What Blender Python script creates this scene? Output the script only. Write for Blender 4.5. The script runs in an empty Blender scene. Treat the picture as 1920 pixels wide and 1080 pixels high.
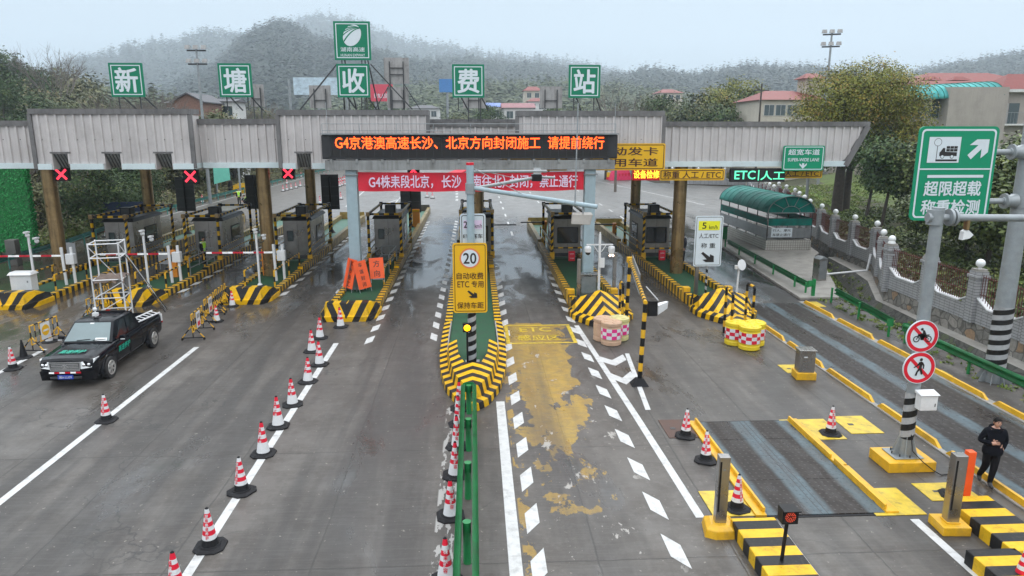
import bpy, bmesh, math, random
import numpy as np
from mathutils import Vector, Matrix
R = math.radians
S = bpy.context.scene
COL = S.collection
random.seed(7); RNG = np.random.default_rng(7)

# ------------------------------------------------------------------ camera
CAMH, F = 8.3, 1340.0                       # metres above the road, focal length in pixels of the 1920 px wide photograph
PITCH, YAW = R(12.6193), R(2.9182)          # down, to the right
cam = bpy.data.cameras.new('camera'); co = bpy.data.objects.new('camera', cam); COL.objects.link(co)
co.location = (0, 0, CAMH); co.rotation_euler = (R(90) - PITCH, 0, -YAW)
cam.sensor_fit = 'HORIZONTAL'; cam.sensor_width = 36.0; cam.lens = 36.0 * F / 1920.0
cam.clip_start = 0.1; cam.clip_end = 12000
S.camera = co
# ------------------------------------------------------------------ overcast sky and a weak, very soft sun
W = bpy.data.worlds.new('World'); S.world = W; W.use_nodes = True
nt = W.node_tree; nt.nodes.clear()
sky = nt.nodes.new('ShaderNodeTexSky'); sky.sky_type = 'NISHITA'; sky.sun_disc = False
sky.sun_elevation = R(48); sky.sun_rotation = R(155); sky.air_density = 1.0; sky.dust_density = 3.0; sky.ozone_density = 1.5
geo = nt.nodes.new('ShaderNodeNewGeometry'); sep = nt.nodes.new('ShaderNodeSeparateXYZ')
ramp = nt.nodes.new('ShaderNodeValToRGB')                     # even cloud deck: palest low down, a little greyer overhead
ramp.color_ramp.elements[0].position = 0.0; ramp.color_ramp.elements[0].color = (0.465, 0.535, 0.59, 1)
ramp.color_ramp.elements[1].position = 1.0; ramp.color_ramp.elements[1].color = (1.70, 1.74, 1.78, 1)
e = ramp.color_ramp.elements.new(0.17); e.color = (0.425, 0.497, 0.555, 1)
e = ramp.color_ramp.elements.new(0.45); e.color = (1.25, 1.30, 1.36, 1)
mul = nt.nodes.new('ShaderNodeVectorMath'); mul.operation = 'SCALE'; mul.inputs['Scale'].default_value = 11.0
mx = nt.nodes.new('ShaderNodeMix'); mx.data_type = 'RGBA'; mx.inputs[0].default_value = 0.90
bg = nt.nodes.new('ShaderNodeBackground'); bg.inputs['Strength'].default_value = 0.10
wo = nt.nodes.new('ShaderNodeOutputWorld')
tc = nt.nodes.new('ShaderNodeTexCoord'); L = nt.links.new
L(tc.outputs['Generated'], sep.inputs[0]); L(sep.outputs['Z'], ramp.inputs[0])
cn = nt.nodes.new('ShaderNodeTexNoise'); cn.inputs['Scale'].default_value = 2.2; cn.inputs['Detail'].default_value = 5
cm = nt.nodes.new('ShaderNodeMapRange'); cm.inputs[3].default_value = 0.90; cm.inputs[4].default_value = 1.06
L(tc.outputs['Generated'], cn.inputs['Vector']); L(cn.outputs['Fac'], cm.inputs[0])
mul2 = nt.nodes.new('ShaderNodeVectorMath'); mul2.operation = 'SCALE'
L(ramp.outputs[0], mul.inputs[0]); L(mul.outputs[0], mul2.inputs[0]); L(cm.outputs[0], mul2.inputs['Scale'])
L(sky.outputs[0], mx.inputs['A']); L(mul2.outputs[0], mx.inputs['B'])
L(mx.outputs['Result'], bg.inputs['Color']); L(bg.outputs[0], wo.inputs['Surface'])
sl = bpy.data.lights.new('sun', 'SUN'); sl.energy = 0.6; sl.angle = R(25); sl.color = (1.0, 0.97, 0.93)
so = bpy.data.objects.new('sun', sl); COL.objects.link(so)
so.rotation_euler = (R(42), 0, R(155 + 180 - 180))
S.view_settings.view_transform = 'Standard'; S.view_settings.look = 'None'
S.view_settings.exposure = 0.5; S.view_settings.gamma = 1.0
S.render.engine = 'CYCLES'
S.cycles.use_denoising = True; S.cycles.max_bounces = 6; S.cycles.diffuse_bounces = 3; S.cycles.glossy_bounces = 3
S.cycles.transmission_bounces = 4; S.cycles.transparent_max_bounces = 8; S.cycles.volume_bounces = 1
S.cycles.caustics_reflective = False; S.cycles.caustics_refractive = False; S.cycles.sample_clamp_indirect = 4.0

# ------------------------------------------------------------------ survey: photo measurements turned into points of the place
_fw = np.array([math.sin(YAW) * math.cos(PITCH), math.cos(YAW) * math.cos(PITCH), -math.sin(PITCH)])
_rt = np.array([math.cos(YAW), -math.sin(YAW), 0.0]); _up = np.cross(_rt, _fw)
def _ray(px, py): return _fw * F + _rt * (px - 960) + _up * (540 - py)
def G(px, py, z=0.0):                        # point at height z
    d = _ray(px, py); t = (z - CAMH) / d[2]; return Vector((d[0] * t, d[1] * t, z))
def AY(px, py, y):                           # point in the upright plane at distance y
    d = _ray(px, py); t = y / d[1]; return Vector((d[0] * t, y, CAMH + d[2] * t))

# ------------------------------------------------------------------ materials
MT = {}
def _bsdf(name):
    m = bpy.data.materials.new(name); m.use_nodes = True; MT[name] = m
    n = m.node_tree.nodes; return m, m.node_tree, n['Principled BSDF'], n
def _math(nt, op, a, b=None, c=None):
    n = nt.nodes.new('ShaderNodeMath'); n.operation = op
    for i, v in enumerate((a, b, c)):
        if v is None: continue
        if isinstance(v, (int, float)): n.inputs[i].default_value = v
        else: nt.links.new(v, n.inputs[i])
    return n.outputs[0]
def _noise(nt, vec, scale, detail=4, rough=0.6, dist=0.0, sc=None):
    if sc is not None:
        mp = nt.nodes.new('ShaderNodeMapping'); mp.inputs['Scale'].default_value = sc
        nt.links.new(vec, mp.inputs['Vector']); vec = mp.outputs[0]
    n = nt.nodes.new('ShaderNodeTexNoise'); n.inputs['Scale'].default_value = scale; n.inputs['Detail'].default_value = detail
    n.inputs['Roughness'].default_value = rough; n.inputs['Distortion'].default_value = dist
    nt.links.new(vec, n.inputs['Vector']); return n.outputs['Fac']
def _range(nt, v, a, b, c, d, smooth=False):
    n = nt.nodes.new('ShaderNodeMapRange'); n.inputs[1].default_value = a; n.inputs[2].default_value = b
    n.inputs[3].default_value = c; n.inputs[4].default_value = d
    if smooth: n.interpolation_type = 'SMOOTHSTEP'
    nt.links.new(v, n.inputs[0]); return n.outputs[0]
def _mix(nt, fac, a, b, blend='MIX'):
    n = nt.nodes.new('ShaderNodeMix'); n.data_type = 'RGBA'; n.blend_type = blend
    for k, v in ((0, fac), ('A', a), ('B', b)):
        if isinstance(v, (int, float)): n.inputs[k].default_value = v
        elif isinstance(v, tuple): n.inputs[k].default_value = (*v[:3], 1)
        else: nt.links.new(v, n.inputs[k])
    return n.outputs['Result']
def _obj(nt): return nt.nodes.new('ShaderNodeTexCoord').outputs['Object']
def _sep(nt, vec):
    n = nt.nodes.new('ShaderNodeSeparateXYZ'); nt.links.new(vec, n.inputs[0]); return n.outputs
def _bump(nt, bs, h, strength, dist=0.02):
    b = nt.nodes.new('ShaderNodeBump'); b.inputs['Strength'].default_value = strength; b.inputs['Distance'].default_value = dist
    nt.links.new(h, b.inputs['Height']); nt.links.new(b.outputs[0], bs.inputs['Normal'])
def M(name, col, rough=0.5, metal=0.0, var=0.18, scale=3.0, dirt=None, dirt_amt=0.5, streak=0.0, bump=0.0, spec=0.5, coat=0.0):
    m, nt, bs, n = _bsdf(name); o = _obj(nt)
    c = tuple(col)
    f = _noise(nt, o, scale, 5)
    lo = tuple(x * (1 - var) for x in c); hi = tuple(min(1, x * (1 + var)) for x in c)
    out = _mix(nt, _range(nt, f, 0.3, 0.7, 0, 1), lo, hi)
    if dirt:
        d = _noise(nt, o, scale * 0.7, 8, 0.7)
        out = _mix(nt, _range(nt, d, 0.5, 0.72, 0, dirt_amt), out, dirt)
    if streak:
        s = _noise(nt, o, 1.0, 6, 0.6, 0, (6, 6, 0.35))
        out = _mix(nt, _range(nt, s, 0.45, 0.75, 0, streak), out, dirt or (0.06, 0.055, 0.05))
    nt.links.new(out, bs.inputs['Base Color'])
    nt.links.new(_range(nt, f, 0.3, 0.7, max(0.02, rough - 0.07), min(1, rough + 0.07)), bs.inputs['Roughness'])
    bs.inputs['Metallic'].default_value = metal; bs.inputs['Specular IOR Level'].default_value = spec
    if coat: bs.inputs['Coat Weight'].default_value = coat; bs.inputs['Coat Roughness'].default_value = 0.05
    if bump: _bump(nt, bs, _noise(nt, o, scale * 8, 5), bump)
    return m
def EM(name, col, strength, base=(0.02, 0.02, 0.02)):
    m, nt, bs, n = _bsdf(name); bs.inputs['Base Color'].default_value = (*base, 1)
    bs.inputs['Emission Color'].default_value = (*col, 1); bs.inputs['Emission Strength'].default_value = strength
    bs.inputs['Roughness'].default_value = 0.4; return m
YEL, BLK = (0.80, 0.46, 0.008), (0.012, 0.012, 0.013)
def MS(name, k, period, absx=True, ca=YEL, cb=BLK, wear=0.25, duty=0.5, phase=0.0, spiral=False, rough=0.38):
    """two-tone stripes; coordinate = k0*|x| + k1*y + k2*z in the part's own space (or a helix round z)"""
    m, nt, bs, n = _bsdf(name); o = _obj(nt); x, y, z = _sep(nt, o)
    if spiral:
        a = _math(nt, 'ARCTAN2', x, y); s = _math(nt, 'ADD', _math(nt, 'DIVIDE', z, period), _math(nt, 'MULTIPLY', a, k[0] / (2 * math.pi)))
    else:
        ax = _math(nt, 'ABSOLUTE', x) if absx else x
        s = _math(nt, 'ADD', _math(nt, 'MULTIPLY', ax, k[0]), _math(nt, 'ADD', _math(nt, 'MULTIPLY', y, k[1]), _math(nt, 'MULTIPLY', z, k[2])))
        s = _math(nt, 'DIVIDE', s, period)
    fr = _math(nt, 'FRACT', _math(nt, 'ADD', s, phase + 100.0))
    st = _math(nt, 'GREATER_THAN', fr, duty)
    nz = _noise(nt, o, 2.3, 8, 0.7); nz2 = _noise(nt, o, 14, 5, 0.7)
    ya = _mix(nt, _range(nt, nz, 0.35, 0.7, 0, 1), tuple(v * 1.05 for v in ca), tuple(v * 0.72 for v in ca))
    ba = _mix(nt, _range(nt, nz, 0.35, 0.7, 0, 1), cb, tuple(v * 1.7 + 0.004 for v in cb))
    c = _mix(nt, st, ya, ba)
    dirt = _range(nt, _math(nt, 'MULTIPLY', _math(nt, 'ADD', nz, nz2), 0.5), 0.52, 0.64, 0, wear)
    c = _mix(nt, dirt, c, (0.085, 0.075, 0.06))
    nt.links.new(c, bs.inputs['Base Color']); bs.inputs['Specular IOR Level'].default_value = 0.18
    nt.links.new(_range(nt, nz, 0.3, 0.7, rough - 0.1, rough + 0.15), bs.inputs['Roughness'])
    return m

# general palette
M('white_paint', (0.70, 0.71, 0.72), 0.35, var=0.06, dirt=(0.3, 0.29, 0.27), dirt_amt=0.25)
M('road_white', (0.56, 0.565, 0.56), 0.5, var=0.10, scale=5, dirt=(0.20, 0.19, 0.18), dirt_amt=0.6, spec=.3)
M('yellow_paint', (0.72, 0.40, 0.015), 0.4, var=0.15, dirt=(0.13, 0.09, 0.05), dirt_amt=0.5)
M('yellow_lid', (0.60, 0.43, 0.03), 0.4, var=0.2, scale=4, dirt=(0.10, 0.08, 0.05), dirt_amt=0.8)
M('black_paint', (0.013, 0.013, 0.014), 0.4, var=0.3, spec=0.2)
M('black_rubber', (0.015, 0.015, 0.017), 0.6, var=0.3, spec=0.2)
M('dark_metal', (0.055, 0.057, 0.06), 0.4, metal=0.3, var=0.25)
M('grey_metal', (0.30, 0.32, 0.33), 0.4, metal=0.5, var=0.15, dirt=(0.15, 0.13, 0.11), dirt_amt=0.3)
M('galvanised', (0.30, 0.33, 0.345), 0.42, metal=0.25, var=0.10, scale=6, dirt=(0.25, 0.24, 0.22), dirt_amt=0.3, streak=0.15)
M('pale_blue_steel', (0.33, 0.43, 0.475), 0.38, var=0.07, dirt=(0.2, 0.2, 0.19), dirt_amt=0.25, streak=0.2)
M('stainless', (0.36, 0.35, 0.34), 0.30, metal=0.9, var=0.15, scale=1.5, dirt=(0.12, 0.10, 0.08), dirt_amt=0.3)
M('booth_steel', (0.33, 0.32, 0.31), 0.30, metal=0.75, var=0.22, scale=0.9, dirt=(0.07, 0.06, 0.05), dirt_amt=0.5)
M('booth_beige', (0.30, 0.28, 0.25), 0.40, metal=0.1, var=0.12, dirt=(0.10, 0.09, 0.08), dirt_amt=0.4)
M('fascia', (0.58, 0.55, 0.54), 0.5, metal=0.1, var=0.06, scale=0.8, dirt=(0.22, 0.20, 0.19), dirt_amt=0.35, streak=0.25)
M('fascia_cap', (0.16, 0.155, 0.155), 0.55, var=0.2, scale=1.2, dirt=(0.05, 0.05, 0.05), dirt_amt=0.7, streak=0.5)
M('fascia_base', (0.60, 0.70, 0.72), 0.4, var=0.06, scale=1.0, dirt=(0.35, 0.36, 0.36), dirt_amt=0.3)
M('soffit', (0.58, 0.58, 0.57), 0.7, var=0.2)
M('green_sign', (0.004, 0.20, 0.105), 0.35, var=0.05, scale=0.8, spec=0.3)
M('green_sign_bright', (0.004, 0.27, 0.135), 0.35, var=0.05, scale=0.8, spec=0.3)
M('sign_white', (0.66, 0.73, 0.77), 0.4, var=0.03)
M('sign_yellow', (0.80, 0.45, 0.008), 0.35, var=0.04, scale=1)
M('sign_yellow_lemon', (0.82, 0.80, 0.02), 0.35, var=0.04, scale=1)
M('sign_orange_ring', (0.75, 0.22, 0.08), 0.4, var=0.05)
M('sign_red', (0.68, 0.015, 0.035), 0.35, var=0.06)
M('sign_black', (0.018, 0.015, 0.014), 0.4, var=0.1)
M('sign_brown', (0.06, 0.015, 0.008), 0.4, var=0.1)
M('sign_back', (0.36, 0.35, 0.34), 0.55, var=0.12, scale=2, dirt=(0.12, 0.11, 0.10), dirt_amt=0.7, streak=0.45)
M('sign_back_dark', (0.045, 0.047, 0.05), 0.5, metal=0.2, var=0.2)
M('banner_red', (0.70, 0.012, 0.04), 0.6, var=0.12, scale=1.2)
M('banner_pink', (0.78, 0.62, 0.80), 0.6, var=0.04)
M('orange_board', (0.85, 0.10, 0.015), 0.45, var=0.1, scale=2)
M('orange_post', (0.75, 0.12, 0.03), 0.5, var=0.1)
M('orange_cabinet', (0.70, 0.24, 0.02), 0.45, var=0.1)
M('cone_red', (0.72, 0.012, 0.04), 0.4, var=0.08)
M('cone_white', (0.72, 0.73, 0.74), 0.45, var=0.05, scale=7, dirt=(0.3, 0.28, 0.26), dirt_amt=0.45)
M('rail_green', (0.012, 0.21, 0.06), 0.4, var=0.2, dirt=(0.06, 0.09, 0.05), dirt_amt=0.5)
M('rail_teal', (0.045, 0.24, 0.21), 0.45, var=0.15, dirt=(0.10, 0.13, 0.11), dirt_amt=0.4)
M('led_cabinet', (0.02, 0.022, 0.026), 0.5, var=0.3, scale=2)
M('led_face', (0.008, 0.008, 0.009), 0.6, var=0.3, scale=20)
M('beam_grey', (0.27, 0.28, 0.28), 0.6, var=0.15, scale=1.2, dirt=(0.10, 0.095, 0.09), dirt_amt=0.6, streak=0.55)
M('weathered_bronze', (0.36, 0.25, 0.12), 0.30, metal=0.7, var=0.35, scale=1.0, dirt=(0.075, 0.048, 0.028), dirt_amt=0.7, streak=0.7)
M('carpet_green', (0.012, 0.070, 0.030), 0.8, var=0.3, scale=2.5, dirt=(0.03, 0.045, 0.03), dirt_amt=0.5)
M('carpet_green_worn', (0.035, 0.135, 0.085), 0.45, var=0.25, scale=1.5, dirt=(0.12, 0.15, 0.13), dirt_amt=0.4)
M('concrete', (0.30, 0.285, 0.26), 0.7, var=0.2, scale=1.5, dirt=(0.13, 0.12, 0.10), dirt_amt=0.6, bump=0.2)
M('concrete_dark', (0.13, 0.125, 0.115), 0.65, var=0.25, scale=1.5, dirt=(0.06, 0.06, 0.05), dirt_amt=0.6, bump=0.2)
M('skin', (0.50, 0.28, 0.20), 0.5, var=0.05)
M('hair', (0.006, 0.005, 0.005), 0.5, var=0.2, spec=0.2)
M('cloth_black', (0.008, 0.009, 0.013), 0.9, var=0.35, scale=9, spec=0.08, bump=0.5)
M('cloth_trousers', (0.010, 0.010, 0.012), 0.9, var=0.3, scale=9, spec=0.08, bump=0.4)
M('cloth_navy', (0.02, 0.025, 0.04), 0.8, var=0.3, scale=12)
M('hi_vis', (0.45, 0.85, 0.05), 0.6, var=0.1)
M('shoe', (0.03, 0.03, 0.032), 0.6, var=0.2)
M('glass_dark', (0.012, 0.016, 0.018), 0.06, var=0.2, spec=0.7)
M('window_glass', (0.035, 0.06, 0.065), 0.08, var=0.3, spec=0.8)
M('lamp_glass', (0.80, 0.82, 0.82), 0.2, var=0.04)
M('trim_grey', (0.20, 0.20, 0.20), 0.4, metal=0.4, var=0.1)
EM('led_red', (1.0, 0.055, 0.006), 2.6); EM('led_orange', (1.0, 0.11, 0.006), 2.4)
EM('led_yellow', (1.0, 0.55, 0.03), 2.4); EM('led_green', (0.12, 0.95, 0.50), 1.1)
EM('cross_red', (1.0, 0.03, 0.06), 1.8); EM('amber_lamp', (1.0, 0.50, 0.0), 2.6); EM('warm_led', (1.0, 0.72, 0.5), 6.0)
EM('led_panel_red', (0.5, 0.0, 0.01), 0.5, (0.15, 0.0, 0.005))
MS('post_bands', (0, 0, 1), 0.56, wear=0.3); MS('kerb_bands', (0, 1, 0), 0.56, wear=0.8); MS('kerb_bands_faded', (0, 1, 0), 0.56, wear=0.75, ca=(0.42, 0.30, 0.09), cb=(0.06, 0.055, 0.045))
MS('beam_bands_x', (1, 0, 0), 0.62, absx=False, wear=0.15); MS('beam_bands_y', (0, 1, 0), 0.62, wear=0.2)
MS('rail_bands', (0, 1, 0), 0.36, wear=0.2); MS('diag_bands', (1, 0, 0), 0.42, spiral=True, wear=0.15)
MS('post_spiral', (1, 0, 0), 0.34, spiral=True, ca=(0.42, 0.43, 0.44), cb=(0.012, 0.012, 0.012), wear=0.15)
MS('chevron_up', (1.15, 0.35, 1.0), 0.52, wear=0.45, phase=0.2); MS('chevron_down', (1.0, 0.0, -0.5), 0.60, wear=0.45, phase=0.1)
MS('chevron_plan', (0.75, 1.0, 0.30), 0.62, wear=0.45); MS('block_bands', (0, 1, 0), 0.62, wear=0.4, ca=(0.78, 0.47, 0.02))
MS('boom_bands', (1, 0, 0), 1.1, absx=False, ca=(0.62, 0.03, 0.05), cb=(0.78, 0.78, 0.78), wear=0.1)
MS('reflector_bands', (1, 0, 0), 0.34, absx=False, ca=(0.6, 0.01, 0.03), cb=(0.8, 0.8, 0.8), wear=0.05)
MS('barrier_bands', (1, 0, 1), 0.42, absx=False, wear=0.15)

# ------------------------------------------------------------------ mesh builder
_tcache = {}
def _text_mesh(s, bold, depth):
    key = (s, bold, depth)
    if key not in _tcache:
        cu = bpy.data.curves.new('lettering', 'FONT'); cu.body = s; cu.offset = bold; cu.extrude = depth; cu.resolution_u = 3
        cu.align_x = 'CENTER'
        o = bpy.data.objects.new('lettering', cu); COL.objects.link(o)
        dg = bpy.context.evaluated_depsgraph_get(); me = bpy.data.meshes.new_from_object(o.evaluated_get(dg))
        v = [tuple(q.co) for q in me.vertices]; f = [tuple(p.vertices) for p in me.polygons]
        bpy.data.objects.remove(o); bpy.data.curves.remove(cu); bpy.data.meshes.remove(me)
        _tcache[key] = (v, f)
    return _tcache[key]
class MB:
    def __init__(s): s.v = []; s.f = []; s.m = []; s.mats = []; s.sm = []
    def mi(s, m):
        if m not in s.mats: s.mats.append(m)
        return s.mats.index(m)
    def add(s, vs, fs, m, smooth=False):
        b = len(s.v); s.v.extend([tuple(q) for q in vs]); i = s.mi(m)
        for f in fs: s.f.append(tuple(b + k for k in f)); s.m.append(i); s.sm.append(smooth)
        return s
    def box(s, x0, x1, y0, y1, z0, z1, m):
        v = [(x0, y0, z0), (x1, y0, z0), (x1, y1, z0), (x0, y1, z0), (x0, y0, z1), (x1, y0, z1), (x1, y1, z1), (x0, y1, z1)]
        return s.add(v, [(3, 2, 1, 0), (4, 5, 6, 7), (0, 1, 5, 4), (1, 2, 6, 5), (2, 3, 7, 6), (3, 0, 4, 7)], m)
    def hexa(s, bot, top, m):                # two quads of four points, any shape
        return s.add(list(bot) + list(top), [(3, 2, 1, 0), (4, 5, 6, 7), (0, 1, 5, 4), (1, 2, 6, 5), (2, 3, 7, 6), (3, 0, 4, 7)], m)
    def bar(s, p0, p1, w, h, m):
        p0, p1 = Vector(p0), Vector(p1); d = (p1 - p0).normalized()
        a = Vector((0, 0, 1)) if abs(d.z) < 0.95 else Vector((0, 1, 0))
        u = d.cross(a).normalized(); t = u.cross(d).normalized()
        q = lambda p: [p - u * w / 2 - t * h / 2, p + u * w / 2 - t * h / 2, p + u * w / 2 + t * h / 2, p - u * w / 2 + t * h / 2]
        return s.add(q(p0) + q(p1), [(0, 1, 2, 3), (7, 6, 5, 4), (4, 5, 1, 0), (5, 6, 2, 1), (6, 7, 3, 2), (7, 4, 0, 3)], m)
    def tube(s, p0, p1, r0, m, r1=None, n=10, caps=True):
        p0, p1 = Vector(p0), Vector(p1); r1 = r0 if r1 is None else r1; d = (p1 - p0).normalized()
        a = Vector((0, 0, 1)) if abs(d.z) < 0.9 else Vector((0, 1, 0))
        u = d.cross(a).normalized(); t = d.cross(u).normalized(); v = []
        for p, r in ((p0, r0), (p1, r1)):
            for k in range(n): c = 2 * math.pi * k / n; v.append(p + u * math.cos(c) * r + t * math.sin(c) * r)
        s.add(v, [(k, (k + 1) % n, n + (k + 1) % n, n + k) for k in range(n)], m, True)
        if caps: s.add(v[:n], [tuple(range(n - 1, -1, -1))], m); s.add(v[n:], [tuple(range(n))], m)
        return s
    def path(s, pts, r, m, n=8):
        for a, b in zip(pts[:-1], pts[1:]): s.tube(a, b, r, m, n=n)
        return s
    def bands(s, p0, p1, r, ma, mb, seg, n=10):         # banded post: alternate collars of two paints
        p0, p1 = Vector(p0), Vector(p1); k = max(1, round((p1 - p0).length / seg))
        for i in range(k):
            s.tube(p0.lerp(p1, i / k), p0.lerp(p1, (i + 1) / k), r, ma if i % 2 == 0 else mb, n=n, caps=(i in (0, k - 1)))
        return s
    def lathe(s, prof, m, n=20, o=(0, 0, 0), smooth=True, mats=None, cap=True):
        o = Vector(o); v = []
        for r, z in prof:
            for k in range(n): c = 2 * math.pi * k / n; v.append((o.x + r * math.cos(c), o.y + r * math.sin(c), o.z + z))
        for i in range(len(prof) - 1):
            s.add(v[i * n:(i + 2) * n], [(k, (k + 1) % n, n + (k + 1) % n, n + k) for k in range(n)], mats[i] if mats else m, smooth)
        if cap and prof[-1][0] > 1e-4: s.add(v[-n:], [tuple(range(n))], mats[-1] if mats else m)
        return s
    def ball(s, c, r, m, n=14, k=9, sc=(1, 1, 1)):
        v = []; f = []
        for i in range(k + 1):
            a = math.pi * i / k
            for j in range(n): b = 2 * math.pi * j / n; v.append((c[0] + r * sc[0] * math.sin(a) * math.cos(b), c[1] + r * sc[1] * math.sin(a) * math.sin(b), c[2] - r * sc[2] * math.cos(a)))
        for i in range(k):
            for j in range(n): f.append((i * n + j, i * n + (j + 1) % n, (i + 1) * n + (j + 1) % n, (i + 1) * n + j))
        return s.add(v, f, m, True)
    def prism(s, pts, d, m):                 # planar outline pushed along d
        d = Vector(d); a = [Vector(p) for p in pts]; n = len(a)
        return s.add(a + [p + d for p in a], [tuple(range(n - 1, -1, -1)), tuple(range(n, 2 * n))] + [(k, (k + 1) % n, n + (k + 1) % n, n + k) for k in range(n)], m)
    def sheet(s, pts, m): return s.add(pts, [tuple(range(len(pts)))], m)
    def text(s, string, m, c, w=None, h=None, u=(1, 0, 0), v=(0, 0, 1), bold=0.012, depth=0.0, lift=0.0):
        tv, tf = _text_mesh(string, 0.0, depth); a = np.array(tv); lo, hi = a.min(0), a.max(0)
        sx = (w / (hi[0] - lo[0])) if w else None; sy = (h / (hi[1] - lo[1])) if h else None
        sx = sx or sy; sy = sy or sx; u, v = Vector(u).normalized(), Vector(v).normalized(); nn = u.cross(v); c = Vector(c); mid = (lo + hi) / 2
        b = max(0.0, bold) * 0.75                    # heavier strokes: the same letter laid down again a hair to each side
        for k, (ox, oy) in enumerate(((0, 0), (1, 0), (-1, 0), (0, 1), (0, -1), (.7, .7), (-.7, -.7), (.7, -.7), (-.7, .7)) if b else ((0, 0),)):
            s.add([c + u * (q[0] - mid[0] + ox * b) * sx + v * (q[1] - mid[1] + oy * b) * sy + nn * (lift + k * .0002 + q[2] * sx) for q in tv], tf, m)
        return s
    def build(s, name, parent=None, loc=(0, 0, 0), rotz=0.0, bevel=0.0, merge=False):
        me = bpy.data.meshes.new(name); me.from_pydata(s.v, [], s.f); me.update()
        for m in s.mats: me.materials.append(MT[m])
        me.polygons.foreach_set('material_index', s.m); me.polygons.foreach_set('use_smooth', s.sm)
        if merge:
            bm = bmesh.new(); bm.from_mesh(me); bmesh.ops.remove_doubles(bm, verts=bm.verts, dist=1e-4); bmesh.ops.recalc_face_normals(bm, faces=bm.faces); bm.to_mesh(me); bm.free()
        o = bpy.data.objects.new(name, me); COL.objects.link(o); o.location = loc; o.rotation_euler = (0, 0, rotz)
        if parent: o.parent = parent
        if bevel:
            b = o.modifiers.new('bevel', 'BEVEL'); b.width = bevel; b.segments = 2; b.limit_method = 'ANGLE'; b.angle_limit = R(40)
        return o
def tag(o, label=None, cat=None, group=None, kind=None):
    if label: o['label'] = label
    if cat: o['category'] = cat
    if group: o['group'] = group
    if kind: o['kind'] = kind
    return o
def thing(name, label, cat, loc=(0, 0, 0), rotz=0.0, group=None):
    o = bpy.data.objects.new(name, None); COL.objects.link(o); o.location = loc; o.rotation_euler = (0, 0, rotz); o.empty_display_size = 0.3
    return tag(o, label, cat, group)
_kids = {}
def copy_tree(o, loc=None, rotz=None, label=None, group=None, parent=None, kids=None):
    if kids is None:
        kids = {}
        for q in COL.objects:
            if q.parent: kids.setdefault(q.parent.name, []).append(q)
    c = o.copy(); COL.objects.link(c)
    if parent: c.parent = parent
    for ch in kids.get(o.name, []): copy_tree(ch, parent=c, kids=kids)
    if loc is not None: c.location = loc
    if rotz is not None: c.rotation_euler = (0, 0, rotz)
    if label: c['label'] = label
    if group: c['group'] = group
    return c
ORD = ['first', 'second', 'third', 'fourth', 'fifth', 'sixth', 'seventh', 'eighth', 'ninth', 'tenth', 'eleventh', 'twelfth', 'thirteenth', 'fourteenth', 'fifteenth', 'sixteenth', 'seventeenth', 'eighteenth', 'nineteenth', 'twentieth']
def rrect(cx, cz, w, h, r, y, n=5):          # rounded rectangle in an upright plane y
    p = []
    for sx, sz, a0 in ((1, -1, -90), (1, 1, 0), (-1, 1, 90), (-1, -1, 180)):
        for k in range(n + 1):
            a = R(a0 + 90 * k / n); p.append((cx + sx * (w / 2 - r) + r * math.cos(a), y, cz + sz * (h / 2 - r) + r * math.sin(a)))
    return p
def board(mb, cx, cz, w, h, y, face, border=None, r=0.08, inset=0.05, line=0.04, th=0.05):
    """flat sign plate facing -y with an inset border line"""
    mb.prism(rrect(cx, cz, w, h, r, y), (0, th, 0), face)
    if border:
        a = rrect(cx, cz, w - 2 * inset, h - 2 * inset, max(0.01, r - inset * 0.4), y - 0.004); b = rrect(cx, cz, w - 2 * inset - 2 * line, h - 2 * inset - 2 * line, max(0.01, r - inset * 0.4 - line * .6), y - 0.004)
        n = len(a); mb.add(a + b, [(k, (k + 1) % n, n + (k + 1) % n, n + k) for k in range(n)], border)
    return mb
# ------------------------------------------------------------------ foliage helpers
def np_mesh(name, v, f, mat, tint=None):
    me = bpy.data.meshes.new(name); k = f.shape[1]
    me.vertices.add(len(v)); me.vertices.foreach_set('co', np.ascontiguousarray(v, dtype=np.float32).ravel())
    me.loops.add(f.size); me.loops.foreach_set('vertex_index', np.ascontiguousarray(f, dtype=np.int32).ravel())
    me.polygons.add(len(f)); me.polygons.foreach_set('loop_start', np.arange(0, f.size, k, dtype=np.int32)); me.polygons.foreach_set('loop_total', np.full(len(f), k, dtype=np.int32))
    if tint is not None:
        a = me.attributes.new('tint', 'FLOAT', 'FACE'); a.data.foreach_set('value', np.ascontiguousarray(tint, dtype=np.float32))
    me.materials.append(MT[mat]); me.update(calc_edges=True); return me
def leaves(name, p, nrm, size, tint, mat, aspect=0.6):
    n = len(p); nrm = nrm / (np.linalg.norm(nrm, axis=1, keepdims=True) + 1e-9)
    r = RNG.normal(size=(n, 3)); u = np.cross(nrm, r); u /= (np.linalg.norm(u, axis=1, keepdims=True) + 1e-9); w = np.cross(nrm, u)
    s = (np.asarray(size) * RNG.uniform(0.6, 1.35, n))[:, None] * 0.5
    v = np.stack([p - u * s, p - w * s * aspect, p + u * s, p + w * s * aspect], 1).reshape(-1, 3)
    return np_mesh(name, v, np.arange(4 * n).reshape(-1, 4), mat, tint)
def ML(name, dark, light, third, rough=0.6):
    """foliage: leaf colour by the tint of its clump, with a second kind of leaf mixed in"""
    m, nt, bs, n = _bsdf(name); a = n.new('ShaderNodeAttribute'); a.attribute_name = 'tint'
    r = n.new('ShaderNodeValToRGB'); cr = r.color_ramp; cr.elements[0].color = (*dark, 1); cr.elements[1].color = (*third, 1)
    e = cr.elements.new(0.62); e.color = (*light, 1); nt.links.new(a.outputs['Fac'], r.inputs[0])
    nt.links.new(r.outputs[0], bs.inputs['Base Color']); bs.inputs['Roughness'].default_value = rough; bs.inputs['Specular IOR Level'].default_value = 0.25
    return m
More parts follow.
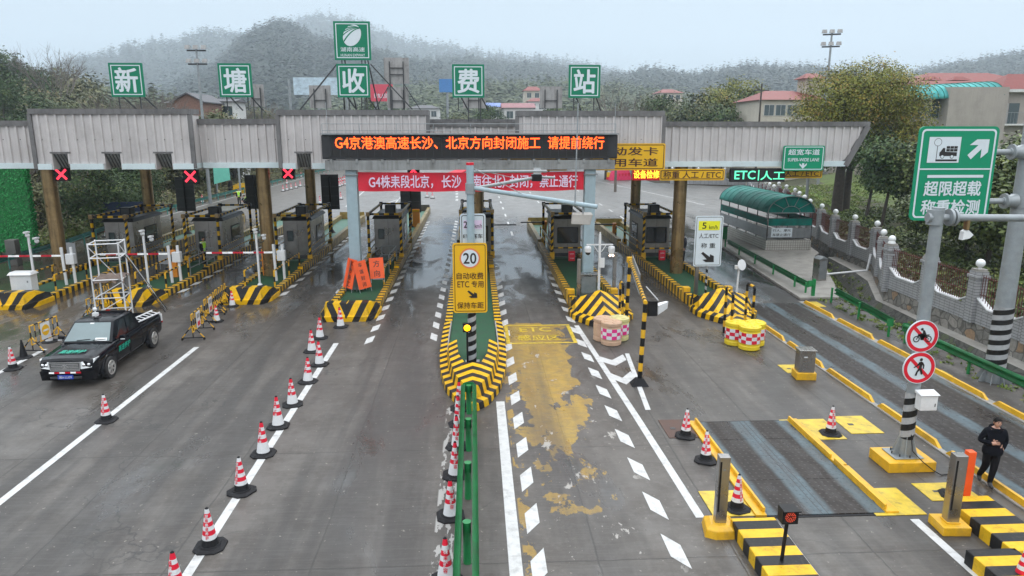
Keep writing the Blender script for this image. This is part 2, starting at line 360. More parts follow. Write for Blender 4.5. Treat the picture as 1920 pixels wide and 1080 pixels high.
ML('leaf_camphor', (0.055, 0.078, 0.014), (0.215, 0.225, 0.038), (0.34, 0.215, 0.050))
ML('leaf_dark', (0.014, 0.034, 0.012), (0.055, 0.100, 0.028), (0.13, 0.15, 0.04))
ML('leaf_magnolia', (0.022, 0.038, 0.012), (0.095, 0.130, 0.038), (0.20, 0.23, 0.065), 0.4)
ML('leaf_mixed', (0.034, 0.055, 0.024), (0.105, 0.128, 0.050), (0.19, 0.155, 0.075))
ML('leaf_bare', (0.060, 0.048, 0.035), (0.115, 0.095, 0.070), (0.19, 0.15, 0.11))
ML('leaf_hill', (0.012, 0.022, 0.016), (0.028, 0.042, 0.024), (0.065, 0.058, 0.034))
ML('leaf_undergrowth', (0.050, 0.056, 0.025), (0.150, 0.155, 0.065), (0.26, 0.21, 0.13))
ML('leaf_grass', (0.045, 0.075, 0.012), (0.13, 0.19, 0.03), (0.22, 0.22, 0.07))
M('bark', (0.055, 0.045, 0.036), 0.9, var=0.4, scale=5, bump=0.4); M('bark_pale', (0.14, 0.12, 0.10), 0.9, var=0.3, scale=5)
M('soil', (0.075, 0.062, 0.045), 0.95, var=0.4, scale=0.6, dirt=(0.04, 0.05, 0.02), dirt_amt=0.9, bump=0.4)
M('grass_ground', (0.085, 0.125, 0.022), 0.95, var=0.4, scale=0.5, dirt=(0.075, 0.060, 0.035), dirt_amt=0.9, bump=0.4)
M('leaf_litter', (0.060, 0.065, 0.030), 0.95, var=0.5, scale=1.2, dirt=(0.085, 0.060, 0.038), dirt_amt=0.9, bump=0.4)
M('hill_ground', (0.026, 0.036, 0.021), 0.95, var=0.3, scale=0.02)

def make_crown(name, blobs, n, size, mat, clump=0.55, per=26, up=0.55, tint=(0.45, 0.22)):
    """blobs: (centre, radii). Leaf clumps sit through the outer half of every blob; each clump has its own tint."""
    vol = np.array([b[1][0] * b[1][1] * b[1][2] for b in blobs]) ** 0.75; vol /= vol.sum(); P = []; N = []; T = []
    for (c, r), w in zip(blobs, vol):
        k = max(3, int(n * w / per)); d = RNG.normal(size=(k, 3)); d /= np.linalg.norm(d, axis=1, keepdims=True)
        rad = RNG.uniform(0.45, 1.0, (k, 1)) ** 0.6
        cc = np.array(c) + d * rad * np.array(r)
        q = cc[:, None, :] + RNG.normal(size=(k, per, 3)) * clump * np.array([1, 1, 0.7])
        t = RNG.normal(tint[0], tint[1], (k, 1)) + RNG.normal(0, 0.07, (k, per))
        nn = d[:, None, :] * 0.7 + np.array([0, 0, up]) + RNG.normal(size=(k, per, 3)) * 0.38
        P.append(q.reshape(-1, 3)); N.append(nn.reshape(-1, 3)); T.append(t.reshape(-1))
    return leaves(name, np.concatenate(P), np.concatenate(N), size, np.clip(np.concatenate(T), 0, 1), mat)
def limbs(mb, p, d, r, length, depth, mat, spread=0.5, minr=0.012, kids=3):
    q = p + d * length; mb.tube(p, q, r, mat, r1=r * 0.66, n=7 if r > 0.05 else 4, caps=False)
    if depth == 0 or r * 0.66 < minr: return
    for _ in range(kids):
        nd = (d + Vector((random.gauss(0, spread), random.gauss(0, spread), random.gauss(0.1, spread * 0.6)))).normalized()
        limbs(mb, p.lerp(q, random.uniform(0.6, 1.0)), nd, r * random.uniform(0.45, 0.68), length * random.uniform(0.6, 0.85), depth - 1, mat, spread, minr, kids)
def tree(name, loc, trunk_h, trunk_r, blobs, n, size, mat, label, group=None, bark='bark', clump=0.55, limb_depth=2, lean=(0, 0), tint=(0.45, 0.22), cat='tree'):
    t = thing(name, label, cat, loc, 0, group); mb = MB(); top = Vector((lean[0], lean[1], trunk_h))
    k = 5; pts = [Vector((0, 0, -0.4)).lerp(top, i / k) + Vector((random.uniform(-.1, .1), random.uniform(-.1, .1), 0)) * (trunk_r * 2 if 0 < i < k else 0) for i in range(k + 1)]
    for i in range(k): mb.tube(pts[i], pts[i + 1], trunk_r * (1.25 - 0.75 * i / k), bark, r1=trunk_r * (1.25 - 0.75 * (i + 1) / k), n=9, caps=False)
    for c, r in blobs:
        a = pts[random.randint(3, k)]; c = Vector(c); mb.tube(a, a.lerp(c, 0.6) + Vector((0, 0, .2)), trunk_r * 0.4, bark, r1=trunk_r * 0.22, n=6, caps=False)
        if limb_depth: limbs(mb, a.lerp(c, 0.6) + Vector((0, 0, .2)), (c - a).normalized(), trunk_r * 0.2, max(r) * 0.6, limb_depth, bark, 0.5)
    mb.build('trunk', t)
    cr = bpy.data.objects.new('crown', make_crown('crown', blobs, n, size, mat, clump, tint=tint)); COL.objects.link(cr); cr.parent = t
    return t
def bare_tree(name, loc, h, r, label, group=None, depth=5, bark='bark_pale', spread=0.38):
    t = thing(name, label, 'tree', loc, 0, group); mb = MB()
    mb.tube((0, 0, -0.3), (0, 0, h * 0.3), r * 1.2, bark, r1=r, n=8, caps=False); mb.build('trunk', t)
    m2 = MB()
    for _ in range(4):
        d = Vector((random.gauss(0, .4), random.gauss(0, .4), 1)).normalized(); limbs(m2, Vector((0, 0, h * random.uniform(.2, .3))), d, r * .75, h * 0.26, depth, bark, spread, 0.006, 3)
    m2.build('crown', t); return t
def random_blobs(h0, h1, rad, k, flat=0.75, tight=0.55):
    b = []
    for i in range(k):
        a = random.uniform(0, 6.283); z = random.uniform(h0, h1); f = 1 - abs((z - (h0 * 0.6 + h1 * 0.4)) / (h1 - h0)) ** 1.5; rr = rad * random.uniform(0.38, 0.6)
        d = rad * tight * f * random.uniform(0.5, 1.1); b.append(((math.cos(a) * d, math.sin(a) * d, z), (rr, rr, rr * flat)))
    return b

# ------------------------------------------------------------------ ground: wet concrete plaza
def ground_material():
    m, nt, bs, n = _bsdf('wet_concrete'); o = _obj(nt); x, y, z = _sep(nt, o)
    big = _noise(nt, o, 0.16, 5, 0.6); mid = _noise(nt, o, 0.9, 7, 0.65); fine = _noise(nt, o, 26.0, 4, 0.7)
    wheel = _noise(nt, o, 1.0, 5, 0.62, 0.25, (0.55, 0.04, 1))          # long dark bands where wheels run
    brush = _noise(nt, o, 1.0, 4, 0.6, 0.1, (1.2, 14.0, 1))            # broom finish across the lanes
    c = _mix(nt, _range(nt, big, 0.3, 0.7, 0, 1), (0.088, 0.079, 0.070), (0.140, 0.129, 0.117)); fx = _math(nt, 'FLOOR', _math(nt, 'DIVIDE', _math(nt, 'ADD', x, 4.64 + 1.395 + 2.79 * 20), 2.79)); fy = _math(nt, 'FLOOR', _math(nt, 'DIVIDE', _math(nt, 'ADD', y, 0.3 + 2.55), 5.1)); wn_ = n.new('ShaderNodeTexWhiteNoise'); wn_.noise_dimensions = '2D'; cxy = n.new('ShaderNodeCombineXYZ'); nt.links.new(fx, cxy.inputs[0]); nt.links.new(fy, cxy.inputs[1]); nt.links.new(cxy.outputs[0], wn_.inputs['Vector']); c = _mix(nt, _range(nt, wn_.outputs['Value'], 0, 1, 0, 0.42), c, (0.070, 0.063, 0.056))
    c = _mix(nt, _range(nt, mid, 0.40, 0.62, 0, 0.75), c, (0.060, 0.051, 0.043)); m2 = _noise(nt, o, 3.4, 8, 0.75); c = _mix(nt, _range(nt, m2, 0.50, 0.68, 0, 0.55), c, (0.150, 0.138, 0.126))
    c = _mix(nt, _range(nt, wheel, 0.42, 0.60, 0, 0.80, True), c, (0.036, 0.033, 0.031))
    damp = _noise(nt, o, 1.0, 7, 0.66, 0.6, (0.22, 0.11, 1)); c = _mix(nt, _range(nt, damp, 0.5, 0.66, 0, 0.5), c, (0.050, 0.043, 0.037))
    c = _mix(nt, _range(nt, brush, 0.45, 0.8, 0, 0.22), c, (0.16, 0.152, 0.145))
    spk = _noise(nt, o, 9.0, 2, 0.5); c = _mix(nt, _range(nt, spk, 0.69, 0.73, 0, 0.45), c, (0.36, 0.33, 0.28))   # chips, petals, litter
    c = _mix(nt, _range(nt, fine, 0.62, 0.75, 0, 0.35), c, (0.27, 0.26, 0.25))
    # slab joints
    def lines(v, period, off, wid):
        w = _math(nt, 'ADD', v, _range(nt, mid, 0, 1, -0.05, 0.05)); f = _math(nt, 'FRACT', _math(nt, 'DIVIDE', _math(nt, 'ADD', w, off), period))
        d = _math(nt, 'ABSOLUTE', _math(nt, 'SUBTRACT', f, 0.5)); return _range(nt, d, 0.0, wid / period, 1.0, 0.0)
    jx = lines(x, 2.79, 4.64 + 2.79 * 20, 0.030); jy = lines(y, 5.1, 0.3, 0.030)
    j = _math(nt, 'MAXIMUM', jx, jy); c = _mix(nt, _math(nt, 'MULTIPLY', j, _range(nt, mid, 0.3, 0.6, 0.35, 0.95)), c, (0.035, 0.033, 0.030))
    vor = n.new('ShaderNodeTexVoronoi'); vor.feature = 'DISTANCE_TO_EDGE'; vor.inputs['Scale'].default_value = 0.11
    wv = n.new('ShaderNodeVectorMath'); wv.operation = 'ADD'; nn = n.new('ShaderNodeTexNoise'); nn.inputs['Scale'].default_value = 0.8; nn.inputs['Detail'].default_value = 6
    sc = n.new('ShaderNodeVectorMath'); sc.operation = 'SCALE'; sc.inputs['Scale'].default_value = 3.2; nt.links.new(o, nn.inputs['Vector']); nt.links.new(nn.outputs['Color'], sc.inputs[0])
    nt.links.new(o, wv.inputs[0]); nt.links.new(sc.outputs[0], wv.inputs[1]); nt.links.new(wv.outputs[0], vor.inputs['Vector'])
    crack = _math(nt, 'MULTIPLY', _range(nt, vor.outputs['Distance'], 0.0, 0.005, 1, 0), _range(nt, big, 0.45, 0.56, 0, 0.9)); c = _mix(nt, crack, c, (0.03, 0.03, 0.028))
    # dark, polished toll lanes and their puddles
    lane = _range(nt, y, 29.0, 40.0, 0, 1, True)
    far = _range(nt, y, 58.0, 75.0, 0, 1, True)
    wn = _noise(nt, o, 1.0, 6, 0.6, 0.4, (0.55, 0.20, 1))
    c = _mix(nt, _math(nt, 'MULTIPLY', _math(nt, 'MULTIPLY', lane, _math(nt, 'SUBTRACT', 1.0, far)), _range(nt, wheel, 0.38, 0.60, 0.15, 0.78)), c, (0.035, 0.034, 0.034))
    c = _mix(nt, _math(nt, 'MULTIPLY', far, 0.6), c, (0.24, 0.24, 0.235))  # grazing wet sheen of the far plaza, painted in as paler grey
    # worn yellow paint of the narrow paid lane
    def box(x0, x1, y0, y1, s=0.03): 
        a = _math(nt, 'MULTIPLY', _range(nt, x, x0, x0 + s, 0, 1), _range(nt, x, x1 - s, x1, 1, 0)); b = _math(nt, 'MULTIPLY', _range(nt, y, y0, y0 + s, 0, 1), _range(nt, y, y1 - s, y1, 1, 0)); return _math(nt, 'MULTIPLY', a, b)
    pn = _noise(nt, o, 1.0, 8, 0.68, 0.4, (0.9, 0.62, 1)); pn2 = _noise(nt, o, 1.0, 7, 0.7, 0.2, (1.3, 0.8, 1))
    edge = _noise(nt, o, 1.0, 5, 0.6, 0.0, (5.0, 1.6, 1))
    dens = _range(nt, y, 14.0, 25.0, 0.555, 0.30); bx = box(0.75, 3.95, 13.5, 30.2, 0.8); rut = _math(nt, 'MULTIPLY', _range(nt, _math(nt, 'ABSOLUTE', _math(nt, 'SUBTRACT', x, 3.35)), 0.0, 0.7, 1, 0), 0.11)
    p = _math(nt, 'GREATER_THAN', _math(nt, 'SUBTRACT', _math(nt, 'ADD', _math(nt, 'ADD', pn, _math(nt, 'MULTIPLY', _math(nt, 'SUBTRACT', bx, 1.0), 0.3)), _math(nt, 'MULTIPLY', _math(nt, 'SUBTRACT', edge, 0.5), 0.16)), rut), dens); p = _math(nt, 'MULTIPLY', p, _math(nt, 'GREATER_THAN', bx, 0.02))
    strip = _math(nt, 'MULTIPLY', box(0.86, 1.16, 10.5, 30.0), _math(nt, 'GREATER_THAN', pn2, 0.50)); p = _math(nt, 'MAXIMUM', p, strip)
    pcol = _mix(nt, _range(nt, pn2, 0.35, 0.65, 0, 1), (0.62, 0.39, 0.018), (0.36, 0.21, 0.025)); pcol = _mix(nt, _range(nt, wheel, 0.40, 0.62, 0, 0.7), pcol, (0.095, 0.070, 0.042)); pcol = _mix(nt, _range(nt, m2, 0.45, 0.65, 0, 0.5), pcol, (0.13, 0.085, 0.035)); scr = _noise(nt, o, 1.0, 6, 0.7, 0.0, (2.2, 16.0, 1)); pcol = _mix(nt, _range(nt, scr, 0.52, 0.66, 0, 0.6), pcol, (0.12, 0.105, 0.085))
    c = _mix(nt, _math(nt, 'MULTIPLY', p, _math(nt, 'MULTIPLY', _range(nt, fine, 0.3, 0.7, 0.95, 0.7), _range(nt, pn2, 0.36, 0.60, 0.62, 1.0))), c, pcol)
    gp = _math(nt, 'MULTIPLY', box(1.0, 4.1, 11.0, 26.0, 0.4), _math(nt, 'GREATER_THAN', _math(nt, 'ADD', pn2, _math(nt, 'MULTIPLY', _math(nt, 'SUBTRACT', edge, 0.5), 0.2)), 0.62)); c = _mix(nt, _math(nt, 'MULTIPLY', gp, 0.75), c, (0.40, 0.38, 0.35))
    old = _math(nt, 'MULTIPLY', box(-0.95, -0.5, 9.0, 21.0), _math(nt, 'GREATER_THAN', edge, 0.52)); c = _mix(nt, _math(nt, 'MULTIPLY', old, 0.7), c, (0.48, 0.47, 0.45))
    # brown standing water by the left islands
    mud = _math(nt, 'MULTIPLY', _range(nt, x, -15.0, -17.5, 0, 1, True), _range(nt, y, 24.0, 29.0, 0, 1, True)); c = _mix(nt, _math(nt, 'MULTIPLY', mud, 0.55), c, (0.075, 0.055, 0.035))
    nt.links.new(c, bs.inputs['Base Color'])
    wet = _math(nt, 'ADD', wn, _math(nt, 'MULTIPLY', lane, 0.16)); wet = _math(nt, 'ADD', wet, _math(nt, 'MULTIPLY', mud, 0.13)); wet = _math(nt, 'ADD', wet, _math(nt, 'MULTIPLY', far, -0.06))
    wet = _math(nt, 'MULTIPLY', _range(nt, wet, 0.50, 0.70, 0, 1, True), _math(nt, 'SUBTRACT', 1.0, _math(nt, 'MULTIPLY', far, 0.75)))
    r = _math(nt, 'SUBTRACT', _range(nt, mid, 0.3, 0.7, 0.42, 0.56), _math(nt, 'MULTIPLY', wet, 0.37)); nt.links.new(r, bs.inputs['Roughness'])
    bs.inputs['Specular IOR Level'].default_value = 0.5
    h = _math(nt, 'ADD', _math(nt, 'MULTIPLY', fine, 0.35), _math(nt, 'ADD', _math(nt, 'MULTIPLY', brush, 0.5), _math(nt, 'MULTIPLY', j, -1.0)))
    b = n.new('ShaderNodeBump'); b.inputs['Distance'].default_value = 0.012; nt.links.new(h, b.inputs['Height'])
    nt.links.new(_math(nt, 'SUBTRACT', 0.42, _math(nt, 'MULTIPLY', wet, 0.38)), b.inputs['Strength']); nt.links.new(b.outputs[0], bs.inputs['Normal'])
ground_material()
DL = [(17.3, -8), (17.5, 8), (17.75, 21.1), (17.85, 25.6), (18.0, 28.8), (18.1, 33.4), (19.4, 36.8), (20.9, 40.7), (22.2, 45)]       # near lip of the ditch
DR = [(18.7, -8), (18.8, 8), (19.0, 21.1), (19.15, 25.6), (19.3, 28.8), (19.6, 33.2), (21.6, 37.6), (22.4, 41), (23.0, 45)]         # far lip
WL = [(19.5, -8), (19.6, 8), (19.75, 23.5), (19.95, 33.0), (23.2, 40), (23.75, 46), (25.3, 53), (28.6, 63), (30.3, 70.5), (34, 85), (39, 101)]   # foot of the brick wall
plaza = [(-60, -8)] + DL + [(23.6, 46.2)] + WL[6:] + [(30, 107.5), (27.8, 116), (27.2, 130), (26, 150), (20, 240), (6, 380), (-6, 380), (-16, 240), (-28, 160), (-29.9, 132), (-31.2, 73), (-29.6, 50), (-29.8, 40), (-34, 20), (-60, 8)]
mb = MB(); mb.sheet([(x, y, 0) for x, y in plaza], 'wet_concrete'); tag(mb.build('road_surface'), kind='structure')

# drainage ditch with its stone lining
def stone_material(name, scale, cols, mortar, mort_w=0.06):
    m, nt, bs, n = _bsdf(name); o = _obj(nt); nn = n.new('ShaderNodeTexNoise'); nn.inputs['Scale'].default_value = 1.5; nt.links.new(o, nn.inputs['Vector'])
    a = n.new('ShaderNodeVectorMath'); a.operation = 'MULTIPLY_ADD'; a.inputs[1].default_value = (0.25, 0.25, 0.25); nt.links.new(nn.outputs['Color'], a.inputs[0]); nt.links.new(o, a.inputs[2])
    v1 = n.new('ShaderNodeTexVoronoi'); v1.feature = 'DISTANCE_TO_EDGE'; v1.inputs['Scale'].default_value = scale; nt.links.new(a.outputs[0], v1.inputs['Vector'])
    v2 = n.new('ShaderNodeTexVoronoi'); v2.inputs['Scale'].default_value = scale; nt.links.new(a.outputs[0], v2.inputs['Vector'])
    r = n.new('ShaderNodeSeparateColor'); nt.links.new(v2.outputs['Color'], r.inputs[0])
    c = _mix(nt, r.outputs[0], cols[0], cols[1]); c = _mix(nt, _math(nt, 'GREATER_THAN', r.outputs[1], 0.88), c, cols[2])
    f = _noise(nt, o, 9, 6); c = _mix(nt, _range(nt, f, 0.4, 0.7, 0, 0.5), c, tuple(v * 0.45 for v in cols[0]))
    c = _mix(nt, _range(nt, v1.outputs['Distance'], mort_w * 0.6, mort_w, 1, 0), c, mortar)
    nt.links.new(c, bs.inputs['Base Color']); bs.inputs['Roughness'].default_value = 0.75
    _bump(nt, bs, _math(nt, 'MINIMUM', v1.outputs['Distance'], 0.15), 0.8, 0.08); return m
stone_material('rubble_stone', 2.3, ((0.17, 0.165, 0.15), (0.32, 0.30, 0.27), (0.30, 0.20, 0.12)), (0.10, 0.095, 0.085))
stone_material('ditch_stone', 2.6, ((0.065, 0.065, 0.058), (0.105, 0.10, 0.088), (0.07, 0.08, 0.04)), (0.04, 0.04, 0.036))
def strip(name, lines, mats, kind='structure'):
    mb = MB(); k = len(lines)
    for i in range(k - 1):
        a, b = lines[i], lines[i + 1]
        for j in range(len(a) - 1): mb.sheet([a[j], b[j], b[j + 1], a[j + 1]], mats[i])
    o = mb.build(name, merge=True); return tag(o, kind=kind)
lerp2 = lambda a, b, t: (a[0] + (b[0] - a[0]) * t, a[1] + (b[1] - a[1]) * t)
lip = [(x, y, 0.0) for x, y in DL]; b0 = [(*lerp2(p, q, 0.36), -0.8) for p, q in zip(DL, DR)]; b1 = [(*lerp2(p, q, 0.58), -0.8) for p, q in zip(DL, DR)]
top = [(x, y, 0.05) for x, y in DR]; berm = [(x + 1.6, y, 0.12) for x, y in DR]
strip('drainage_ditch', [lip, b0, b1, top, berm], ['ditch_stone', 'ditch_stone', 'ditch_stone', 'concrete'])
# raised concrete apron beside the road, by the underpass shelter
ap = [(15.95, 33.6), (16.6, 41.4), (17.2, 47.5), (18.3, 58), (24.5, 58), (24.6, 53), (23.0, 46.2), (22.1, 45), (20.8, 40.7), (19.3, 36.8), (17.95, 33.6)]
mb = MB(); mb.prism([(x, y, 0.002) for x, y in ap], (0, 0, 0.13), 'concrete'); tag(mb.build('pavement', bevel=0.02), kind='structure')

# terrain: one sheet out to the hills
def wall_x(y): return np.interp(y, [p[1] for p in WL], [p[0] for p in WL])
gx = np.concatenate([np.linspace(-3300, -120, 24), np.linspace(-110, 110, 111), np.linspace(120, 3600, 26)]); gy = np.concatenate([np.linspace(-60, 160, 111), np.linspace(170, 4600, 60)])
X, Y = np.meshgrid(gx, gy); d = X - wall_x(Y); l = -31.0 - X
Z = np.full_like(X, -0.5); Z = np.where((X > 16) & (Y < 50), -1.6, Z)
Z = np.where(d > 0, np.clip(-0.6 + d * 0.16, -0.6, 2.0), Z); Z = np.where((d > 0) & (Y < 50), np.clip(-1.6 + d * 0.27, -1.6, 2.2), Z)
Z = np.where(l > 0, np.clip(-0.4 + l * 0.12, -0.4, 4.0), Z); Z = np.where(Y > 108, np.where((X > 27) | (X < -30), np.clip(Z, 0.1, 4), Z), Z)
Z = np.where(Y > 390, -0.3, Z) + np.where((X > 40) | (X < -45), np.sin(X * 0.21) * np.cos(Y * 0.17) * 0.3, 0)
ny, nx = X.shape; idx = np.arange(nx * ny).reshape(ny, nx)
f = np.stack([idx[:-1, :-1], idx[:-1, 1:], idx[1:, 1:], idx[1:, :-1]], -1).reshape(-1, 4)
o = bpy.data.objects.new('ground', np_mesh('ground', np.stack([X, Y, Z], -1).reshape(-1, 3), f, 'soil')); COL.objects.link(o); tag(o, kind='structure')
# planted bank behind the brick wall
def offs(t): return [(p[0] + t, p[1] + (2.0 if p[1] > 33 else 0) * t / 14) for p in WL]
zb = [0.95 if p[1] < 47 else 0.35 for p in WL]
strip('planted_bank', [[(p[0] + 0.28, p[1], z) for p, z in zip(WL, zb)], [(*q, z + 0.5) for q, z in zip(offs(4), zb)], [(*q, z + 1.2) for q, z in zip(offs(9), zb)], [(*q, 2.3) for q in offs(17)], [(*q, 1.2) for q in offs(32)]], ['leaf_litter', 'leaf_litter', 'grass_ground', 'grass_ground'])
M('lawn', (0.10, 0.17, 0.022), 0.95, var=0.3, scale=0.6, dirt=(0.10, 0.085, 0.04), dirt_amt=0.7, bump=0.4)
mb = MB(); mb.sheet([(30.5, 56, 1.05), (58, 62, 2.55), (66, 84, 2.6), (38.5, 82, 1.1)], 'lawn'); tag(mb.build('lawn'), kind='structure')
mb = MB(); mb.sheet([(39.3, 84, 1.2), (75, 88, 2.66), (77, 92, 2.66), (40.6, 88.5, 1.2)], 'concrete'); tag(mb.build('path'), kind='structure')

# wooded hills, each ridge at its own distance
def ridge(name, sky_pts, yc, foot, ntree, quads, rt, mat='leaf_hill', h_sub=6.0, back=1.25, tint=(0.42, 0.2), seed=1, front=1.0):
    rng = np.random.default_rng(seed); px = np.arange(sky_pts[0][0], sky_pts[-1][0] + 1, 8.0); py = np.interp(px, [p[0] for p in sky_pts], [p[1] for p in sky_pts])
    cr = np.array([AY(a, b, yc) for a, b in zip(px, py)]); cr[:, 2] -= h_sub
    jit = np.convolve(rng.normal(size=len(px) + 8), np.ones(9) / 9, 'valid') * 0.02 * yc
    ts = np.array([0, .12, .25, .4, .55, .7, .85, 1.0, 1.12, 1.25]); rows = []
    for t in ts:
        yy = foot + (yc + jit - foot) * t if t <= 1 else yc + jit + (t - 1) * (yc * back - yc) * 4
        s = np.clip(t, 0, 1); prof = s * s * (3 - 2 * s) * 0.55 + s * 0.45; zz = np.where(t <= 1, -1 + (cr[:, 2] + 1) * prof, cr[:, 2] * (1 - (t - 1) * 3.5))
        wob = np.convolve(rng.normal(size=len(px) + 6), np.ones(7) / 7, 'valid') * 0.06 * np.abs(cr[:, 2]) * (0.2 < t < 0.99)
        rows.append(np.stack([cr[:, 0] * (yy / yc), yy, zz + wob], -1))
    V = np.array(rows); nr, nc = V.shape[:2]; idx = np.arange(nr * nc).reshape(nr, nc); fc = np.stack([idx[:-1, :-1], idx[:-1, 1:], idx[1:, 1:], idx[1:, :-1]], -1).reshape(-1, 4)
    o = bpy.data.objects.new(name, np_mesh(name, V.reshape(-1, 3), fc, 'hill_ground')); COL.objects.link(o); tag(o, kind='structure')
    for p in o.data.polygons: p.use_smooth = True
    a = rng.uniform(0.05, nr - 2.6, ntree) if front == 1.0 else (nr - 2.6) - rng.uniform(0, nr - 2.6, ntree) * front
    b = rng.uniform(0, nc - 1.01, ntree); i, j = a.astype(int), b.astype(int); u, w = (a - i)[:, None], (b - j)[:, None]
    base = V[i, j] * (1 - u) * (1 - w) + V[i + 1, j] * u * (1 - w) + V[i, j + 1] * (1 - u) * w + V[i + 1, j + 1] * u * w
    rr = rt * rng.uniform(0.6, 1.3, ntree); con = rng.uniform(size=ntree) < 0.3
    dd = rng.normal(size=(ntree, quads, 3)); dd /= np.linalg.norm(dd, axis=2, keepdims=True); dd[:, :, 2] = np.abs(dd[:, :, 2]) * 1.2 - 0.25
    rad = rng.uniform(0.5, 1.0, (ntree, quads, 1)); tall = np.where(con, 1.9, 1.15)[:, None]; thin = np.where(con, 0.6, 1.0)[:, None]
    taper = 1 - np.clip(dd[:, :, 2], 0, 1) * np.where(con, 0.75, 0.0)[:, None]
    P = base[:, None, :] + np.stack([dd[:, :, 0] * thin * taper, dd[:, :, 1] * thin * taper, dd[:, :, 2] * tall + 0.7], -1) * rad * rr[:, None, None]
    T = np.clip(rng.normal(tint[0], tint[1] * .35, (ntree, 1)) - 0.08 * con[:, None] + rng.normal(0, .025, (ntree, quads)), 0, 1)
    Nn = dd * 0.55 + np.array([0, -0.1, 0.9]) + rng.normal(size=dd.shape) * 0.16
    me = leaves('woods', P.reshape(-1, 3), Nn.reshape(-1, 3), np.repeat(rr * 0.46, quads), T.reshape(-1), mat)
    w_ = bpy.data.objects.new('woods', me); COL.objects.link(w_); tag(w_, kind='stuff'); return o
ridge('hill', [(-120, 150), (60, 145), (130, 118), (180, 104), (240, 88), (330, 70), (400, 60), (450, 64), (520, 84), (600, 108), (700, 140), (900, 190)], 2300, 900, 3600, 26, 15, seed=2, tint=(.3, .15), h_sub=14)
ridge('hill', [(230, 205), (330, 165), (400, 122), (440, 84), (470, 64), (505, 51), (545, 51), (580, 70), (620, 86), (700, 102), (760, 116), (850, 136), (960, 152), (1100, 175), (1200, 195)], 1250, 420, 5200, 34, 8.5, seed=3, tint=(.36, .18), h_sub=7)
ridge('hill', [(440, 110), (500, 66), (560, 40), (605, 33), (650, 38), (700, 50), (760, 82), (850, 90), (900, 99), (960, 106), (1040, 112), (1100, 122), (1150, 134), (1220, 160), (1300, 190)], 2600, 1300, 3600, 26, 17, seed=4, tint=(.3, .15), h_sub=12)
ridge('hill', [(640, 140), (700, 128), (800, 112), (880, 112), (940, 116), (1000, 122), (1080, 134), (1150, 146), (1220, 160), (1320, 180)], 1500, 600, 4200, 30, 9.5, seed=5, tint=(0.42, 0.2), h_sub=8)
ridge('hill', [(1080, 172), (1150, 148), (1200, 139), (1250, 141), (1300, 144), (1340, 138), (1400, 131), (1440, 132), (1500, 129), (1540, 135), (1620, 145), (1690, 150), (1740, 134), (1790, 124), (1850, 119), (1920, 110), (2040, 104)], 1300, 430, 5200, 32, 9.0, seed=6, tint=(0.3, 0.15))
ridge('hill', [(560, 200), (640, 184), (720, 174), (820, 168), (900, 164), (1000, 160), (1100, 164), (1200, 174), (1300, 184)], 620, 260, 2600, 40, 5.5, 'leaf_mixed', seed=8, tint=(0.45, 0.2), h_sub=4)
ridge('hill', [(-160, 120), (-60, 122), (20, 128), (90, 150), (160, 168), (240, 186), (330, 198), (420, 204)], 330, 160, 1300, 60, 4.2, 'leaf_mixed', seed=9, tint=(0.42, 0.22), h_sub=4)

# haze: the damp air that fades the hills
mh = bpy.data.materials.new('haze'); mh.use_nodes = True; MT['haze'] = mh; hn = mh.node_tree; hn.nodes.clear()
pv = hn.nodes.new('ShaderNodeVolumePrincipled'); pv.inputs['Color'].default_value = (0.80, 0.91, 1.0, 1); pv.inputs['Density'].default_value = 0.00040; pv.inputs['Anisotropy'].default_value = 0.35
ho = hn.nodes.new('ShaderNodeOutputMaterial'); hn.links.new(pv.outputs[0], ho.inputs['Volume'])
mb = MB(); mb.box(-3600, 4200, -90, 5200, -3.5, 620, 'haze'); tag(mb.build('haze'), kind='stuff')
# ------------------------------------------------------------------ toll canopy
canopy = thing('toll_canopy', 'long grey corrugated toll plaza canopy on bronze columns spanning all the lanes', 'canopy', (0, 0, 0))
ZB = 6.26
notch = [(AY(p, 300, 38).x, 0.40) for p in (116, 212.5, 308.5)]; notch2 = [(AY(570.5, 300, 38).x, 0.36)]
SECT = [(-26.5, -22.25, 39, 8.67, []), (-22.25, -14.4, 38, 9.24, notch), (-14.4, -10.02, 39, 8.76, []), (-10.02, -2.4, 38, 9.2, notch2), (-2.4, 2.2, 39, 8.63, []), (2.2, 9.9, 38, 9.17, []), (9.9, 21.5, 39, 8.64, [])]
def corrugated(mb, x0, x1, y, z0, z1, mat, pitch=0.43, d=0.085, skip=(), mitre=0.0):
    n = max(1, round((x1 - x0) / pitch)); p = (x1 - x0) / n; pts = []
    for i in range(n):
        a = x0 + i * p
        for t, k in ((0, 0), (0.62, 0), (0.70, 1), (0.92, 1)): pts.append((a + t * p, y - d * k))
    pts.append((x1, y))
    for (a, ya), (b, yb) in zip(pts[:-1], pts[1:]):
        zz = z0; m = (a + b) / 2
        for cx, w in skip:
            if abs(m - cx) < w: zz = 7.02
        if mitre and b > x1 - mitre:
            za = z0 + max(0, a - (x1 - mitre)) / mitre * (z1 - z0); zb = z0 + max(0, b - (x1 - mitre)) / mitre * (z1 - z0)
            mb.sheet([(a, ya, min(za, z1 - .01)), (b, yb, min(zb, z1 - .005)), (b, yb, z1), (a, ya, z1)], mat)
        else: mb.sheet([(a, ya, zz), (b, yb, zz), (b, yb, z1), (a, ya, z1)], mat)
